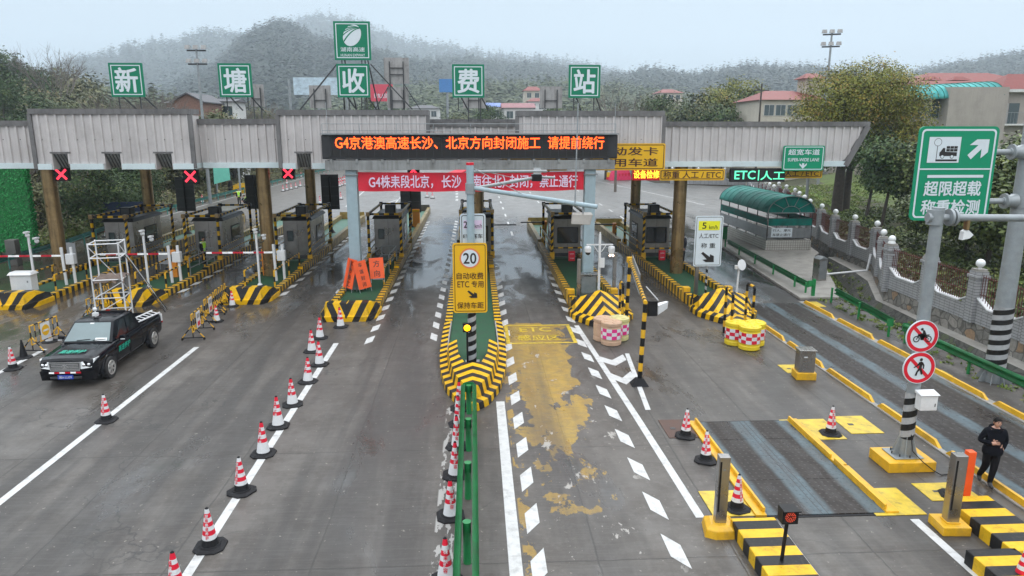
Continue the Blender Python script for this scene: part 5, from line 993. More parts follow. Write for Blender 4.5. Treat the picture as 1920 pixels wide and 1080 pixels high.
# posts
def steel_post(label, x, y, h, w, d, base, m='stainless'):
    t = thing('steel_post', label, 'post', (x, y, 0), R(-4), 'brushed steel posts'); mb = MB(); mb.box(-w / 2, w / 2, -d / 2, d / 2, .18, h, m); mb.build('post', t, bevel=.012)
    mb = MB(); mb.box(-w / 2 + .02, -w / 2 + .06, -d / 2 - .004, -d / 2 + .01, .5, h - .1, 'black_paint'); mb.box(-.03, .03, -d / 2 - .004, -d / 2, h - .3, h - .26, 'grey_metal'); mb.build('slot', t)
    mb = MB(); q = base / 2
    if 'cracked' in label:
        pts = [(-q, -q * .7), (-q * .4, -q), (q * .7, -q * .9), (q, -q * .2), (q * .9, q), (-q * .8, q * .9)]; n = 6; mb.add([(x, y, 0) for x, y in pts] + [(x * .92, y * .92, .17) for x, y in pts] + [(x * .6, y * .6, .24) for x, y in pts], [(k, (k + 1) % n, n + (k + 1) % n, n + k) for k in range(n)] + [(n + k, n + (k + 1) % n, 2 * n + (k + 1) % n, 2 * n + k) for k in range(n)] + [tuple(range(12, 18))], 'yellow_paint')
    else: mb.box(-q, q, -q, q, 0, .2, 'yellow_paint'); mb.box(-q * .5, q * .5, -q * .5, q * .5, .2, .23, 'yellow_paint')
    mb.build('foot', t, bevel=.02); return t
g = G(1348, 995); steel_post('tall brushed steel post on a cracked yellow foot at the near weighbridge', g.x, g.y, 1.72, .23, .2, .72); g = G(1779, 992); steel_post('tall brushed steel post on a square yellow foot right of the near weighbridge', g.x, g.y, 1.72, .25, .22, .58)
g = G(1818, 945); t = thing('orange_post', 'bright orange square post beside the right steel post', 'post', (g.x, g.y + .2, 0)); mb = MB(); mb.box(-.085, .085, -.085, .085, .06, 1.2, 'orange_board'); mb.build('post', t, bevel=.01); mb = MB(); mb.box(-.25, .25, -.25, .25, 0, .06, 'yellow_paint'); mb.build('foot', t)
g = G(1462, 1076); t = thing('signal_lamp', 'small black signal lamp with red dots on a thin pole at the bottom edge', 'traffic light', (g.x, g.y, 0)); zl = AY(1473, 965, g.y).z; mb = MB(); mb.tube((0, 0, 0), (.05, 0, zl - .12), .035, 'black_paint', n=10); mb.hexa([(-.2, -.2, 0), (.2, -.2, 0), (.2, .2, 0), (-.2, .2, 0)], [(-.12, -.12, .14), (.12, -.12, .14), (.12, .12, .14), (-.12, .12, .14)], 'black_paint'); mb.build('pole', t); mb = MB(); mb.box(-.10, .20, -.12, .1, zl - .13, zl + .16, 'black_paint'); mb.box(-.11, .21, -.2, -.12, zl + .15, zl + .17, 'black_paint'); hd = mb.build('housing', t); mb = MB()
for rr_, k in ((.015, 1), (.04, 6), (.066, 11), (.092, 17)):
    for j in range(k): a = 2 * math.pi * j / k; mb.tube((.05 + rr_ * math.cos(a), -.121, zl + .015 + rr_ * math.sin(a)), (.05 + rr_ * math.cos(a), -.128, zl + .015 + rr_ * math.sin(a)), .009, 'cross_dim', n=6) if 'cross_dim' in MT else (EM('cross_dim', (1, .09, .03), .7), mb.tube((.05, -.121, zl), (.05, -.128, zl), .009, 'cross_dim', n=6))
mb.build('lens', hd)
g = G(1514, 714); t = thing('steel_cabinet', 'brushed steel box on a yellow foot between the two weighbridges', 'cabinet', (g.x, g.y + .3, 0), R(-6)); mb = MB(); mb.box(-.26, .26, -.22, .22, .26, 1.0, 'stainless'); mb.box(-.29, .29, -.25, .25, 1.0, 1.04, 'stainless'); mb.build('case', t, bevel=.01); mb = MB(); mb.box(-.33, .33, -.28, .28, 0, .26, 'yellow_paint'); mb.build('foot', t, bevel=.02); mb = MB(); mb.box(-.12, .0, -.226, -.221, .78, .82, 'white_paint'); mb.build('label_plate', t)
g = G(1535, 529); t = thing('steel_cabinet', 'grey steel cabinet standing alone on the apron by the ditch', 'cabinet', (g.x, g.y, .12), R(12)); mb = MB(); mb.box(-.27, .27, -.25, .25, 0, 1.2, 'stainless'); mb.hexa([(-.3, -.28, 1.2), (.3, -.28, 1.2), (.3, .28, 1.2), (-.3, .28, 1.2)], [(-.05, -.28, 1.33), (.05, -.28, 1.33), (.05, .28, 1.33), (-.05, .28, 1.33)], 'grey_metal'); mb.build('case', t, bevel=.01); mb = MB(); mb.box(-.22, .22, -.262, -.25, .1, 1.1, 'grey_metal'); mb.build('door', t)
# ------------------------------------------------------------------ pole with two round prohibition signs
g = G(1693, 872); t = thing('sign_pole', 'galvanised pole on a yellow block with two round red prohibition signs', 'sign pole', (g.x, g.y, 0)); mb = MB(); mb.box(-.62, .58, -.42, .50, 0, .27, 'yellow_paint'); mb.box(-.38, .36, -.25, .38, .27, .31, 'galvanised'); mb.build('foot', t, bevel=.02)
mb = MB(); mb.tube((0, 0, .3), (.06, 0, 6.5), .155, 'galvanised', r1=.135, n=24)
for k in range(6): a = k * math.pi / 3; mb.prism([(.15 * math.cos(a), .15 * math.sin(a), .31), (.33 * math.cos(a), .33 * math.sin(a), .31), (.15 * math.cos(a), .15 * math.sin(a), .85)], (-.012 * math.sin(a), .012 * math.cos(a), 0), 'galvanised')
for k in range(8): a = k * .785; mb.tube((.30 * math.cos(a), .28 * math.sin(a) + .05, .31), (.30 * math.cos(a), .28 * math.sin(a) + .05, .37), .02, 'dark_metal', n=6)
mb.build('pole', t); mb = MB(); mb.tube((0, 0, .75), (.012, 0, 1.95), .162, 'post_spiral', r1=.158, n=24, caps=False); mb.build('spiral_wrap', t)
mb = MB(); mb.tube((-.2, -.05, 6.27), (6, -.05, 6.2), .085, 'galvanised', n=16); mb.tube((-.22, -.05, 6.27), (-.16, -.05, 6.27), .11, 'galvanised', n=16); mb.tube((.28, -.05, 6.27), (.34, -.05, 6.27), .2, 'galvanised', n=18); mb.tube((.38, -.05, 6.27), (.44, -.05, 6.27), .2, 'galvanised', n=18); mb.tube((0, 0, 6.1), (0, 0, 6.45), .18, 'galvanised', n=20); mb.build('arm', t)
mb = MB(); mb.box(.72, .78, -.12, .02, 5.98, 6.2, 'weathered_bronze'); mb.prism([(.68, -.1, 5.94), (.77, -.1, 5.99), (.92, -.1, 5.86), (.84, -.1, 5.78), (.66, -.1, 5.74)], (0, .14, 0), 'lamp_glass'); mb.build('antenna', t)
mb = MB(); mb.box(-.02, .40, -.40, -.17, 1.62, 2.0, 'white_paint'); mb.hexa([(-.05, -.43, 2.0), (.43, -.43, 2.0), (.43, -.15, 2.0), (-.05, -.15, 2.0)], [(-.05, -.43, 2.02), (.43, -.43, 2.02), (.43, -.15, 2.08), (-.05, -.15, 2.08)], 'white_paint'); bx = mb.build('control_box', t, bevel=.01); mb = MB(); mb.box(.33, .35, -.41, -.401, 1.72, 1.80, 'dark_metal'); mb.build('lock', bx)
mb = MB(); mb.path([(.0, -.17, .9), (.03, -.25, .5), (.2, -.45, .3), (.45, -.5, .1), (.6, -.6, .02), (1.2, -.5, .02)], .012, 'black_rubber', 6); mb.build('cable', t)
def round_sign(parent, cx, cz, r, kind):
    mb = MB(); yb_ = -.24; disc = lambda rr, y: [(cx + rr * math.cos(a), y, cz + rr * math.sin(a)) for a in np.linspace(0, 2 * math.pi, 41)[:-1]]
    mb.prism(disc(r, yb_), (0, .03, 0), 'sign_white'); 
    def ring(r0, r1, y, m): a, b = disc(r0, y), disc(r1, y); mb.add(a + b, [(k, (k + 1) % 40, 40 + (k + 1) % 40, 40 + k) for k in range(40)], m)
    ring(r * .955, r * .74, yb_ - .004, 'sign_red'); P = lambda x, z: (cx + x * r, yb_ - .008, cz + z * r); s_ = lambda pts: mb.sheet([P(*p) for p in pts], 'sign_black'); c_ = lambda x, z, rr, n=18: s_([(x + rr * math.cos(a), z + rr * math.sin(a)) for a in np.linspace(0, 2 * math.pi, n + 1)[:-1]])
    def rg(x, z, r0, r1, n=20):
        A = [P(x + r0 * math.cos(a), z + r0 * math.sin(a)) for a in np.linspace(0, 2 * math.pi, n + 1)[:-1]]; B = [P(x + r1 * math.cos(a), z + r1 * math.sin(a)) for a in np.linspace(0, 2 * math.pi, n + 1)[:-1]]; mb.add(A + B, [(k, (k + 1) % n, n + (k + 1) % n, n + k) for k in range(n)], 'sign_black')
    d = .74 * r * .7071; w = .07 * r; yy = yb_ - (.006 if kind == 'moto' else .006); mb.sheet([(cx - d - w, yy, cz + d - w), (cx - d + w, yy, cz + d + w), (cx + d + w, yy, cz - d + w), (cx + d - w, yy, cz - d - w)], 'sign_red')
    if kind == 'moto':
        for x in (-.36, .38): rg(x, -.16, .20, .14); c_(x, -.16, .035, 8)
        s_([(-.36, -.14), (-.28, .10), (.0, .08), (.22, .12), (.42, .12), (.42, .06), (.25, .03), (.38, -.14), (.15, -.05), (.08, -.22), (-.10, -.22), (-.16, -.02), (-.25, .02), (-.31, -.14)]); s_([(-.02, .40), (.10, .38), (.22, .14), (.10, -.10), (.0, -.16), (-.10, -.12), (.02, .06), (-.02, .20), (-.16, .12), (-.30, .14), (-.30, .08), (-.10, .05), (.0, .12)]); c_(-.07, .45, .085)
    else:
        c_(.06, .52, .095); s_([(-.04, .38), (.10, .40), (.20, .34), (.30, .16), (.28, -.06), (.21, -.06), (.22, .12), (.16, .20), (.14, -.06), (.24, -.30), (.22, -.44), (.12, -.40), (.04, -.14), (-.06, -.26), (-.12, -.50), (-.24, -.48), (-.16, -.22), (-.04, -.02), (-.02, .20), (-.14, .08), (-.34, .0), (-.36, .06), (-.18, .16)])
    mb.build('round_sign', parent); mb = MB(); mb.bar((cx - .2, -.19, cz), (.2, -.17, cz), .04, .06, 'galvanised'); mb.build('clamp', parent)
a = AY(1730, 631, g.y - .25); round_sign(t, a.x - g.x, a.z, .40, 'moto'); a = AY(1724, 690, g.y - .25); round_sign(t, a.x - g.x, a.z, .40, 'walk')
# ------------------------------------------------------------------ big green weigh station sign
t = thing('direction_sign', 'big green sign reading 超限超载 称重检测 with a truck pictogram on a grey pole', 'sign', (17.3, 21.9, 0)); mb = MB(); mb.tube((0, 0, -.2), (0, 0, 8.5), .30, 'galvanised', r1=.23, n=28)
for k in range(8): a = k * .785; mb.prism([(.29 * math.cos(a), .29 * math.sin(a), 0), (.55 * math.cos(a), .55 * math.sin(a), 0), (.29 * math.cos(a), .29 * math.sin(a), .55)], (-.015 * math.sin(a), .015 * math.cos(a), 0), 'galvanised')
mb.build('pole', t); mb = MB(); mb.tube((0, 0, .55), (0, 0, 2.6), .306, 'post_spiral', r1=.29, n=28, caps=False); mb.build('spiral_wrap', t)
a, b = AY(1729, 236, 21.7), AY(1876, 236, 21.7); zt, zb_ = 8.35, AY(1780, 413, 21.7).z; x0, x1 = a.x - 17.3 - .05, b.x - 17.3; w, h = x1 - x0, zt - zb_; cx, cz = (x0 + x1) / 2, (zt + zb_) / 2
for zz in (zt - .78, zb_ + .58):
    mb = MB(); mb.tube((x0 + .15, -.06, zz), (-.62, -.06, zz), .09, 'galvanised', n=14); mb.tube((-.66, -.06, zz), (-.25, -.06, zz), .12, 'galvanised', r1=.24, n=16); mb.tube((-.62, -.06, zz), (-.56, -.06, zz), .24, 'galvanised', n=18); mb.tube((-.30, -.05, zz), (1.2, -.05, zz), .10, 'galvanised', n=12); mb.tube((0, 0, zz - .2), (0, 0, zz + .2), .30, 'galvanised', n=24); mb.tube((.5, -.05, zz), (.56, -.05, zz), .28, 'galvanised', n=18); mb.build('arm', t)
mb = MB(); board(mb, cx, cz, w, h, -.2, 'green_sign_bright', 'sign_white', .16, .08, .055, .06); P = lambda u, v: (x0 + u * w, -.212, zb_ + v * h); q = lambda pts, m: mb.sheet([P(*p) for p in pts], m)
mb.sheet([(x0 + .12, -.21, zb_ + .545 * h), (x1 - .12, -.21, zb_ + .545 * h), (x1 - .12, -.21, zb_ + .56 * h), (x0 + .12, -.21, zb_ + .56 * h)], 'sign_white'); q([(.16, .46), (.87, .46), (.87, .49), (.16, .49)], 'sign_white')
pan = mb.build('panel', t); mb = MB(); q([(.13, .62), (.53, .62), (.53, .89), (.13, .89)], 'sign_white'); P2 = lambda u, v: (x0 + u * w, -.216, zb_ + v * h); k_ = lambda pts, m='sign_black': mb.sheet([P2(*p) for p in pts], m)
k_([(.235, .635), (.505, .635), (.505, .655), (.235, .655)]); k_([(.238, .655), (.245, .655), (.245, .80), (.238, .80)])
A = [P2(.242 + .048 * math.cos(a), .835 + .041 * math.sin(a)) for a in np.linspace(0, 6.2832, 25)[:-1]]; B = [P2(.242 + .043 * math.cos(a), .835 + .037 * math.sin(a)) for a in np.linspace(0, 6.2832, 25)[:-1]]; mb.add(A + B, [(k, (k + 1) % 24, 24 + (k + 1) % 24, 24 + k) for k in range(24)], 'sign_black')
k_([(.275, .69), (.495, .69), (.495, .73), (.345, .735), (.34, .775), (.315, .775), (.285, .735), (.275, .73)])
for cxx in (.315, .435):
    for rr_, m_, yy in ((.024, 'sign_black', -.218), (.018, 'sign_white', -.220)): mb.sheet([(x0 + (cxx + rr_ * math.cos(a)) * w, yy, zb_ + (.684 + rr_ * .86 * math.sin(a)) * h) for a in np.linspace(0, 6.2832, 19)[:-1]], m_)
for r_ in range(2):
    for c_ in range(3): u = .357 + c_ * .048; v = .738 + r_ * .030; k_([(u, v), (u + .043, v), (u + .043, v + .026), (u, v + .026)])
mb.build('truck_pictogram', pan); mb = MB(); q([(.63, .70), (.68, .655), (.80, .765), (.80, .665), (.885, .73), (.885, .865), (.73, .865), (.645, .805), (.755, .805)], 'sign_white'); mb.build('arrow', pan)
mb = MB(); mb.text('超限超载', 'sign_white', (cx, -.212, zb_ + .345 * h), w=w * .72, h=h * .155, bold=.03); mb.build('lettering', pan); mb = MB(); mb.text('称重检测', 'sign_white', (cx, -.212, zb_ + .145 * h), w=w * .74, h=h * .155, bold=.03); mb.build('lettering', pan)
# ------------------------------------------------------------------ centre pole with camera arms and lane signs
X0, Y0 = -.17, 24.1; t = thing('camera_pole', 'grey blue pole on the central island with long camera arms to the right', 'pole', (X0, Y0, .2)); mb = MB(); mb.tube((0, 0, 0), (0, 0, 6.9), .14, 'pale_blue_steel', r1=.125, n=20); mb.box(-.25, .25, -.25, .25, 0, .04, 'galvanised'); mb.build('pole', t); mb = MB(); mb.tube((0, 0, .06), (0, 0, 1.85), .147, 'post_spiral', n=20, caps=False); mb.build('spiral_wrap', t); mb = MB(); mb.tube((0, 0, 6.9), (0, 0, 6.98), .13, 'sign_red', n=14); mb.build('cap', t)
L3 = lambda px, py, yy: AY(px, py, Y0 + yy) - Vector((X0, Y0, .2))
mb = MB(); mb.tube(L3(885, 352, 0), L3(1120, 388, -1.5), .075, 'pale_blue_steel', n=14); mb.tube((0, 0, 5.95), (0, 0, 6.3), .165, 'galvanised', n=16); mb.build('arm', t); mb = MB(); mb.tube(L3(885, 322, 0), L3(1025, 321, .0), .05, 'galvanised', n=10); mb.build('arm', t); mb = MB(); mb.tube(L3(885, 354, 0), L3(1015, 331, 2.2), .06, 'galvanised', n=12); mb.tube(L3(1010, 332, 2.2), L3(1040, 333, 2.4), .05, 'galvanised', n=10); mb.build('arm', t)
mb = MB(); mb.tube((0, 0, 6.85), L3(983, 366, -.7), .012, 'galvanised', n=5); mb.tube((0, 0, 6.8), L3(960, 333, 1.3), .012, 'galvanised', n=5); mb.build('stay_wire', t); mb = MB(); c = L3(1079, 333, -1.3); mb.tube(L3(1078, 383, -1.3), c + Vector((.04, 0, 2.3)), .022, 'galvanised', n=8); mb.build('whip_aerial', t)
c = L3(1006, 333, 2.0); mb = MB(); mb.box(c.x - .18, c.x + .18, c.y - .2, c.y + .3, c.z - .12, c.z + .12, 'black_paint'); mb.box(c.x - .12, c.x + .14, c.y - .18, c.y + .1, c.z + .12, c.z + .34, 'galvanised'); mb.box(c.x - .13, c.x + .15, c.y - .19, c.y - .18, c.z + .16, c.z + .3, 'white_paint'); mb.build('camera', t, bevel=.01)
c = L3(1090, 409, -1.3); mb = MB(); mb.hexa([(c.x - .36, c.y - .22, c.z - .17), (c.x + .26, c.y - .22, c.z - .20), (c.x + .30, c.y + .2, c.z - .12), (c.x - .30, c.y + .2, c.z - .1)], [(c.x - .31, c.y - .12, c.z + .14), (c.x + .36, c.y - .12, c.z + .12), (c.x + .36, c.y + .25, c.z + .16), (c.x - .28, c.y + .25, c.z + .16)], 'booth_beige'); mb.bar((c.x + .05, c.y, c.z + .15), (c.x + .05, c.y, c.z + .45), .06, .06, 'galvanised'); mb.build('flood_lamp', t, bevel=.02)
class Signwriter:                            # every line of writing a mesh of its own, drawn marks together
    def __init__(s, parent): s.p = parent; s.mk = MB()
    def text(s, *a, **k): m = MB(); m.text(*a, **k); m.build('lettering', s.p)
    def sheet(s, *a): m = MB(); m.sheet(*a); m.build('symbol', s.p)
    def box(s, *a): m = MB(); m.box(*a); m.build('symbol', s.p)
    def done(s):
        if s.mk.v: s.mk.build('symbol', s.p)
def lane_board(label, px0, py0, px1, py1, Y, face, line, fn, group=None, r=.09):
    a, b = AY(px0, py0, Y), AY(px1, py1, Y); w, h = b.x - a.x, a.z - b.z; t = thing('lane_sign', label, 'sign', ((a.x + b.x) / 2, Y, (a.z + b.z) / 2), 0, group); mb = MB(); board(mb, 0, 0, w, h, 0, face, line, r, .05, .022, .04)
    for zz in (-h * .25, h * .25): mb.box(-w * .35, w * .35, .041, .07, zz - .03, zz + .03, 'galvanised')
    mb.build('panel', t); q = Signwriter(t); fn(q, w, h); q.done(); return t, w, h
def arrow(mb, x, z, s, m, y=-.012):          # thick arrow to the lower right
    p = [(-1, .72), (-.72, 1.0), (.35, .02), (.35, .55), (.95, .2), (1.0, -.95), (-.25, -.95), (-.75, -.5), (-.08, -.42)]; mb.sheet([(x + s * u, y, z + s * v * .8) for u, v in p][::-1], m)
def f20(mb, w, h):
    for rr_, m_, yy in ((.30, 'sign_orange_ring', -.010), (.255, 'sign_white', -.013)): mb.sheet([(rr_ * w * math.cos(a), yy, h * .285 + rr_ * w * math.sin(a)) for a in np.linspace(6.2832, 0, 33)[:-1]], m_)
    mb.text('20', 'sign_black', (0, -.016, h * .285), w=w * .37, h=h * .15, bold=.02); mb.text('自动收费', 'sign_brown', (0, -.012, h * .035), w=w * .78, h=h * .095, bold=.012); mb.text('ETC', 'sign_brown', (-w * .2, -.012, -h * .085), w=w * .34, h=h * .088, bold=.012); mb.text('专用', 'sign_brown', (w * .215, -.012, -h * .085), w=w * .35, h=h * .095, bold=.012); arrow(mb, w * .06, -h * .23, w * .145, 'sign_black'); mb.text('保持车距', 'sign_brown', (0, -.012, -h * .39), w=w * .78, h=h * .092, bold=.012)
lane_board('tall yellow sign with a 20 limit disc and ETC lettering on the central pole', 848, 456, 914, 586, 23.88, 'sign_yellow', 'sign_brown', f20)
def f20w(mb, w, h):
    mb.box(-w * .36, w * .36, -.011, -.009, h * .22, h * .38, 'banner_pink'); mb.text('20', 'sign_black', (-w * .2, -.014, h * .30), w=w * .3, h=h * .12, bold=.02); mb.text('km/h', 'sign_black', (w * .22, -.014, h * .275), w=w * .28, h=h * .07); mb.text('ETC客车', 'sign_black', (0, -.012, h * .085), w=w * .76, h=h * .085, bold=.015); mb.text('客车专用', 'sign_black', (0, -.012, -h * .09), w=w * .7, h=h * .08)
lane_board('white lane sign with 20 km/h behind the central pole, above the yellow sign', 862, 401, 911, 500, 24.33, 'sign_white', 'sign_black', f20w)
g = G(877, 690, .2); t = thing('warning_light', 'round amber warning light glowing on a thin black post in the central island', 'lamp', (g.x, g.y, .2)); zl = AY(877, 614, g.y).z - .2; mb = MB(); mb.tube((0, 0, 0), (0, 0, zl), .035, 'black_paint', n=10); mb.lathe([(.15, 0), (.06, .12), (.04, .14)], 'black_paint', 12); mb.build('post', t); mb = MB(); mb.box(-.15, .15, -.06, .06, zl - .15, zl + .15, 'black_paint'); mb.build('housing', t); mb = MB(); mb.lathe([(.115, 0), (.09, .03), (.0, .045)], 'amber_lamp', 20); lo = mb.build('lens', t, (0, -.062, zl)); lo.rotation_euler = (R(90), 0, 0)
def f5(mb, w, h):
    mb.box(-w * .38, w * .38, -.011, -.009, h * .22, h * .40, 'sign_yellow_lemon'); mb.text('5', 'sign_black', (-w * .18, -.014, h * .31), w=w * .14, h=h * .12, bold=.02); mb.text('km/h', 'sign_black', (w * .15, -.014, h * .28), w=w * .3, h=h * .075); mb.text('人工/ETC', 'sign_black', (0, -.012, h * .11), w=w * .70, h=h * .10, bold=.005); mb.text('称 重', 'sign_black', (0, -.012, -h * .085), w=w * .52, h=h * .10, bold=.005); arrow(mb, 0, -h * .315, w * .24, 'sign_black')
Y5 = 33.5; t, w, h = lane_board('white lane sign with a yellow 5 km/h field and a black arrow', 1305, 405, 1351, 499, Y5, 'sign_white', 'sign_black', f5); o = t.location; mb = MB(); mb.tube((.05, .12, .2 - o.z), (.05, .12, h * .4), .055, 'post_spiral', n=14); mb.build('striped_post', t); mb = MB(); mb.box(-.52, -.36, .05, .2, .2 - o.z, 0, 'stainless'); mb.build('steel_post', t)
# ------------------------------------------------------------------ furniture of the islands
def cctv(label, x, y, h, z=.2):
    t = thing('camera_mast', label, 'camera pole', (x, y, z), 0, 'white camera masts'); mb = MB(); mb.tube((0, 0, 0), (0, 0, h), .06, 'white_paint', n=12); mb.lathe([(.14, 0), (.12, .03), (.06, .1)], 'white_paint', 12); mb.build('pole', t); return t
def handrail(label, x, y0, y1, z=.2, h=.85):
    t = thing('handrail', label, 'handrail', (x, y0, z), 0, 'yellow and black island handrails'); d = y1 - y0; mb = MB(); mb.bands((0, 0, h), (0, d, h), .045, 'yellow_paint', 'black_paint', .24, 10); mb.build('rail', t)
    for yy in (0, d * .55, d):
        mb = MB(); mb.bands((0, yy, 0), (0, yy, h - .03), .045, 'yellow_paint', 'black_paint', .25, 10); mb.build('post', t)
names = ['far left', 'second', 'third']
for i in range(3):
    x = IX[i]; y = IN[i][1] + 3.0
    handrail(f'banded handrail on the left edge of the {names[i]} island', x - .75, y + .1, y + 4.6); handrail(f'banded handrail on the right edge of the {names[i]} island', x + .80, y + .0, y + 5.4)
    t = cctv(f'white camera mast with two side cameras on the {names[i]} island', x - .55 + .2 * i, y + .6, 2.75); mb = MB(); mb.path([(0, 0, 2.4), (.15, 0, 2.25), (.35, 0, 2.3), (.42, 0, 2.45)], .025, 'dark_metal', 6); mb.build('bracket', t)
    for cx in (0, .42):
        mb = MB(); mb.ball((cx, -.05, 2.5 + (.3 if cx == 0 else 0)), .11, 'white_paint', 12, 8); mb.box(cx - .09, cx + .09, -.25, .05, 2.62 + (.3 if cx == 0 else 0), 2.70 + (.3 if cx == 0 else 0), 'white_paint'); mb.build('camera', t)
    t = thing('boom_gate', f'boom gate with a red and white arm left of the {names[i]} island', 'boom gate', (x + .45, y + 1.6, .2), 0, 'boom gates'); zz = 1.55
    mb = MB(); mb.tube((0, 0, 0), (-.04, 0, 2.0), .075, 'white_paint', n=12); mb.build('post', t); mb = MB(); mb.tube((.42, .1, 0), (.40, .1, 2.0), .075, 'white_paint', n=12); mb.build('post', t); mb = MB(); mb.box(.12, .55, -.05, .25, 1.1, 1.65, 'white_paint'); mb.build('control_box', t, bevel=.02); mb = MB(); mb.box(-3.6, -.05, -.04, .02, zz - .03, zz + .06, 'boom_bands'); mb.build('arm', t)
t = thing('electric_cabinet', 'white electric cabinet on the nose of the far left island', 'cabinet', (IX[0] - .35, IN[0][1] + 2.4, .45)); mb = MB(); mb.box(-.5, .5, -.25, .3, 0, .78, 'white_paint'); mb.hexa([(-.58, -.34, .78), (.58, -.34, .78), (.58, .38, .78), (-.58, .38, .78)], [(-.5, -.2, .92), (.5, -.2, .92), (.5, .25, .92), (-.5, .25, .92)], 'white_paint'); mb.build('case', t, bevel=.015); mb = MB(); mb.box(.3, .36, -.262, -.251, .4, .5, 'grey_metal'); mb.build('lock', t)
for i, lab in ((1, 'orange ticket cabinet behind the boom posts of the second island'), (2, 'orange cabinet beside the front bronze column of the third island')):
    t = thing('ticket_cabinet', lab, 'cabinet', (IX[i] + (-.05 if i == 1 else -.45), IN[i][1] + 6.2, .2), 0, 'orange ticket cabinets'); mb = MB(); mb.box(-.22, .22, -.2, .2, 0, 1.5, 'orange_cabinet'); mb.build('case', t, bevel=.02); mb = MB(); mb.box(-.14, .14, -.212, -.2, .9, 1.3, 'sign_back_dark'); mb.build('screen', t)
g = G(740, 372); t = thing('ticket_cabinet', 'small far orange cabinet on the island behind the fourth booth', 'cabinet', (IX[3] + .75, 60, .2)); mb = MB(); mb.box(-.3, .3, -.25, .25, 0, 1.5, 'orange_cabinet'); mb.build('case', t, bevel=.02); mb = MB(); mb.box(-.3, .3, -.28, -.2, 1.3, 1.45, 'yellow_paint'); mb.build('hood', t)
handrail('banded handrail at the right edge of the island with orange boards', IX[3] + .85, 37.2, 42.6)
def cage(label, x, y0, y1):
    t = thing('steel_railing', label, 'railing', (x, y0, .2), 0, 'bare steel railings'); d = y1 - y0; mb = MB()
    for zz in (.5, 1.05): mb.path([(-.55, 0, zz), (-.35, d, zz), (.55, d, zz), (.45, 0, zz)], .03, 'grey_metal', 8)
    for p in ((-.55, 0), (-.35, d), (.55, d), (.45, 0), (.1, d)): mb.tube((*p, 0), (*p, 1.05), .03, 'grey_metal', n=8)
    mb.build('rail', t)
cage('bare steel railing in front of the booth right of the left gantry post', IX[3] + .3, 40.4, 43.6); cage('bare steel railing in front of the booth with the vest worker', IX[1] + .4, 39.9, 43.4)
t = thing('ramp_plate', 'shiny sloping steel plate by the railing of the island with orange boards', 'plate', (IX[3] + .35, 38.6, .2)); mb = MB(); mb.hexa([(-.3, 0, 0), (.3, 0, 0), (.3, .1, 0), (-.3, .1, 0)], [(-.28, 1.4, .62), (.28, 1.4, .62), (.28, 1.5, .62), (-.28, 1.5, .62)], 'galvanised'); mb.build('plate', t)
# grey traffic sign backs on striped posts beyond the booths
for px, py, pw, ph, Y, lab in ((347, 364, 33, 62, 57, 'dark grey back of a lane sign over the second booth'), (478, 360, 34, 62, 57, 'dark grey back of a lane sign behind the front bronze column'), (619, 360, 32, 64, 57, 'dark grey back of a lane sign on a striped post right of a bronze column'), (770, 372, 38, 52, 60, 'dark grey back of a lane sign below the left end of the banner lettering')):
    c = AY(px, py, Y); w, h = pw / F * Y, ph / F * Y; t = thing('blank_sign', lab, 'sign', (c.x, Y, .2), 0, 'lane sign backs beyond the booths'); z = c.z - .2; mb = MB(); mb.box(-w / 2, w / 2, 0, .06, z - h / 2, z + h / 2, 'sign_back_dark')
    for k in range(4): mb.box(-w / 2 + .08, w / 2 - .08, -.05, -.002, z - h * .4 + k * h * .27, z - h * .4 + k * h * .27 + .06, 'dark_metal')
    mb.build('panel', t); mb = MB(); mb.tube((0, -.1, .0), (0, -.1, z + h * .45), .07, 'black_paint', n=10); mb.build('pole', t); mb = MB(); mb.tube((0, -.1, .05), (0, -.1, z - h / 2 - .05), .076, 'post_spiral_yellow', n=12, caps=False) if 'post_spiral_yellow' in MT else (MS('post_spiral_yellow', (1, 0, 0), .3, spiral=True, wear=.1), mb.tube((0, -.1, .05), (0, -.1, z - h / 2 - .05), .076, 'post_spiral_yellow', n=12, caps=False)); mb.lathe([(.3, 0), (.1, .25), (.09, .3)], 'black_paint', 12, (0, -.1, 0)); mb.build('spiral_wrap', t)
# orange work boards leaning on the left gantry post
for k, (x, y, z, rz, ry, w, h, txt, lab) in enumerate(((-6.75, 35.9, .2, -72, 10, .75, 1.75, '', 'plain orange board edge-on at the left of the gantry post'), (-6.55, 35.6, .2, -38, 14, .78, 1.75, '前方施工', 'orange work board leaning left of the gantry post'), (-5.55, 35.5, .2, 40, -14, .85, 1.65, '车道封闭', 'orange work board with black characters leaning right of the gantry post'), (-5.05, 36.2, .55, 12, -5, .85, 1.25, '方向', 'orange board with 方向 behind the leaning one'))):
    t = thing('work_board', lab, 'sign', (x, y, z), R(rz), 'orange work boards'); t.rotation_euler = (R(-12), R(ry * .4), R(rz)); t.scale = (.85, .85, .85); mb = MB(); mb.box(-w / 2, w / 2, -.012, .012, .25, .25 + h, 'orange_board'); mb.build('panel', t); mb = MB()
    if txt:
        for j, ch in enumerate(txt): mb.text(ch, 'sign_black', (0, -.018, .25 + h - (j + .6) * h / len(txt) * .95), h=h / len(txt) * .62)
        mb.build('lettering', t)
    mb = MB()
    for e in (-1, 1): mb.bar((e * w * .46, .03, 0), (e * w * .46, .03, .25 + h), .03, .03, 'grey_metal'); mb.bar((e * w * .4, .05, h), (e * w * .4, .55, 0), .025, .025, 'grey_metal')
    mb.build('stand', t)
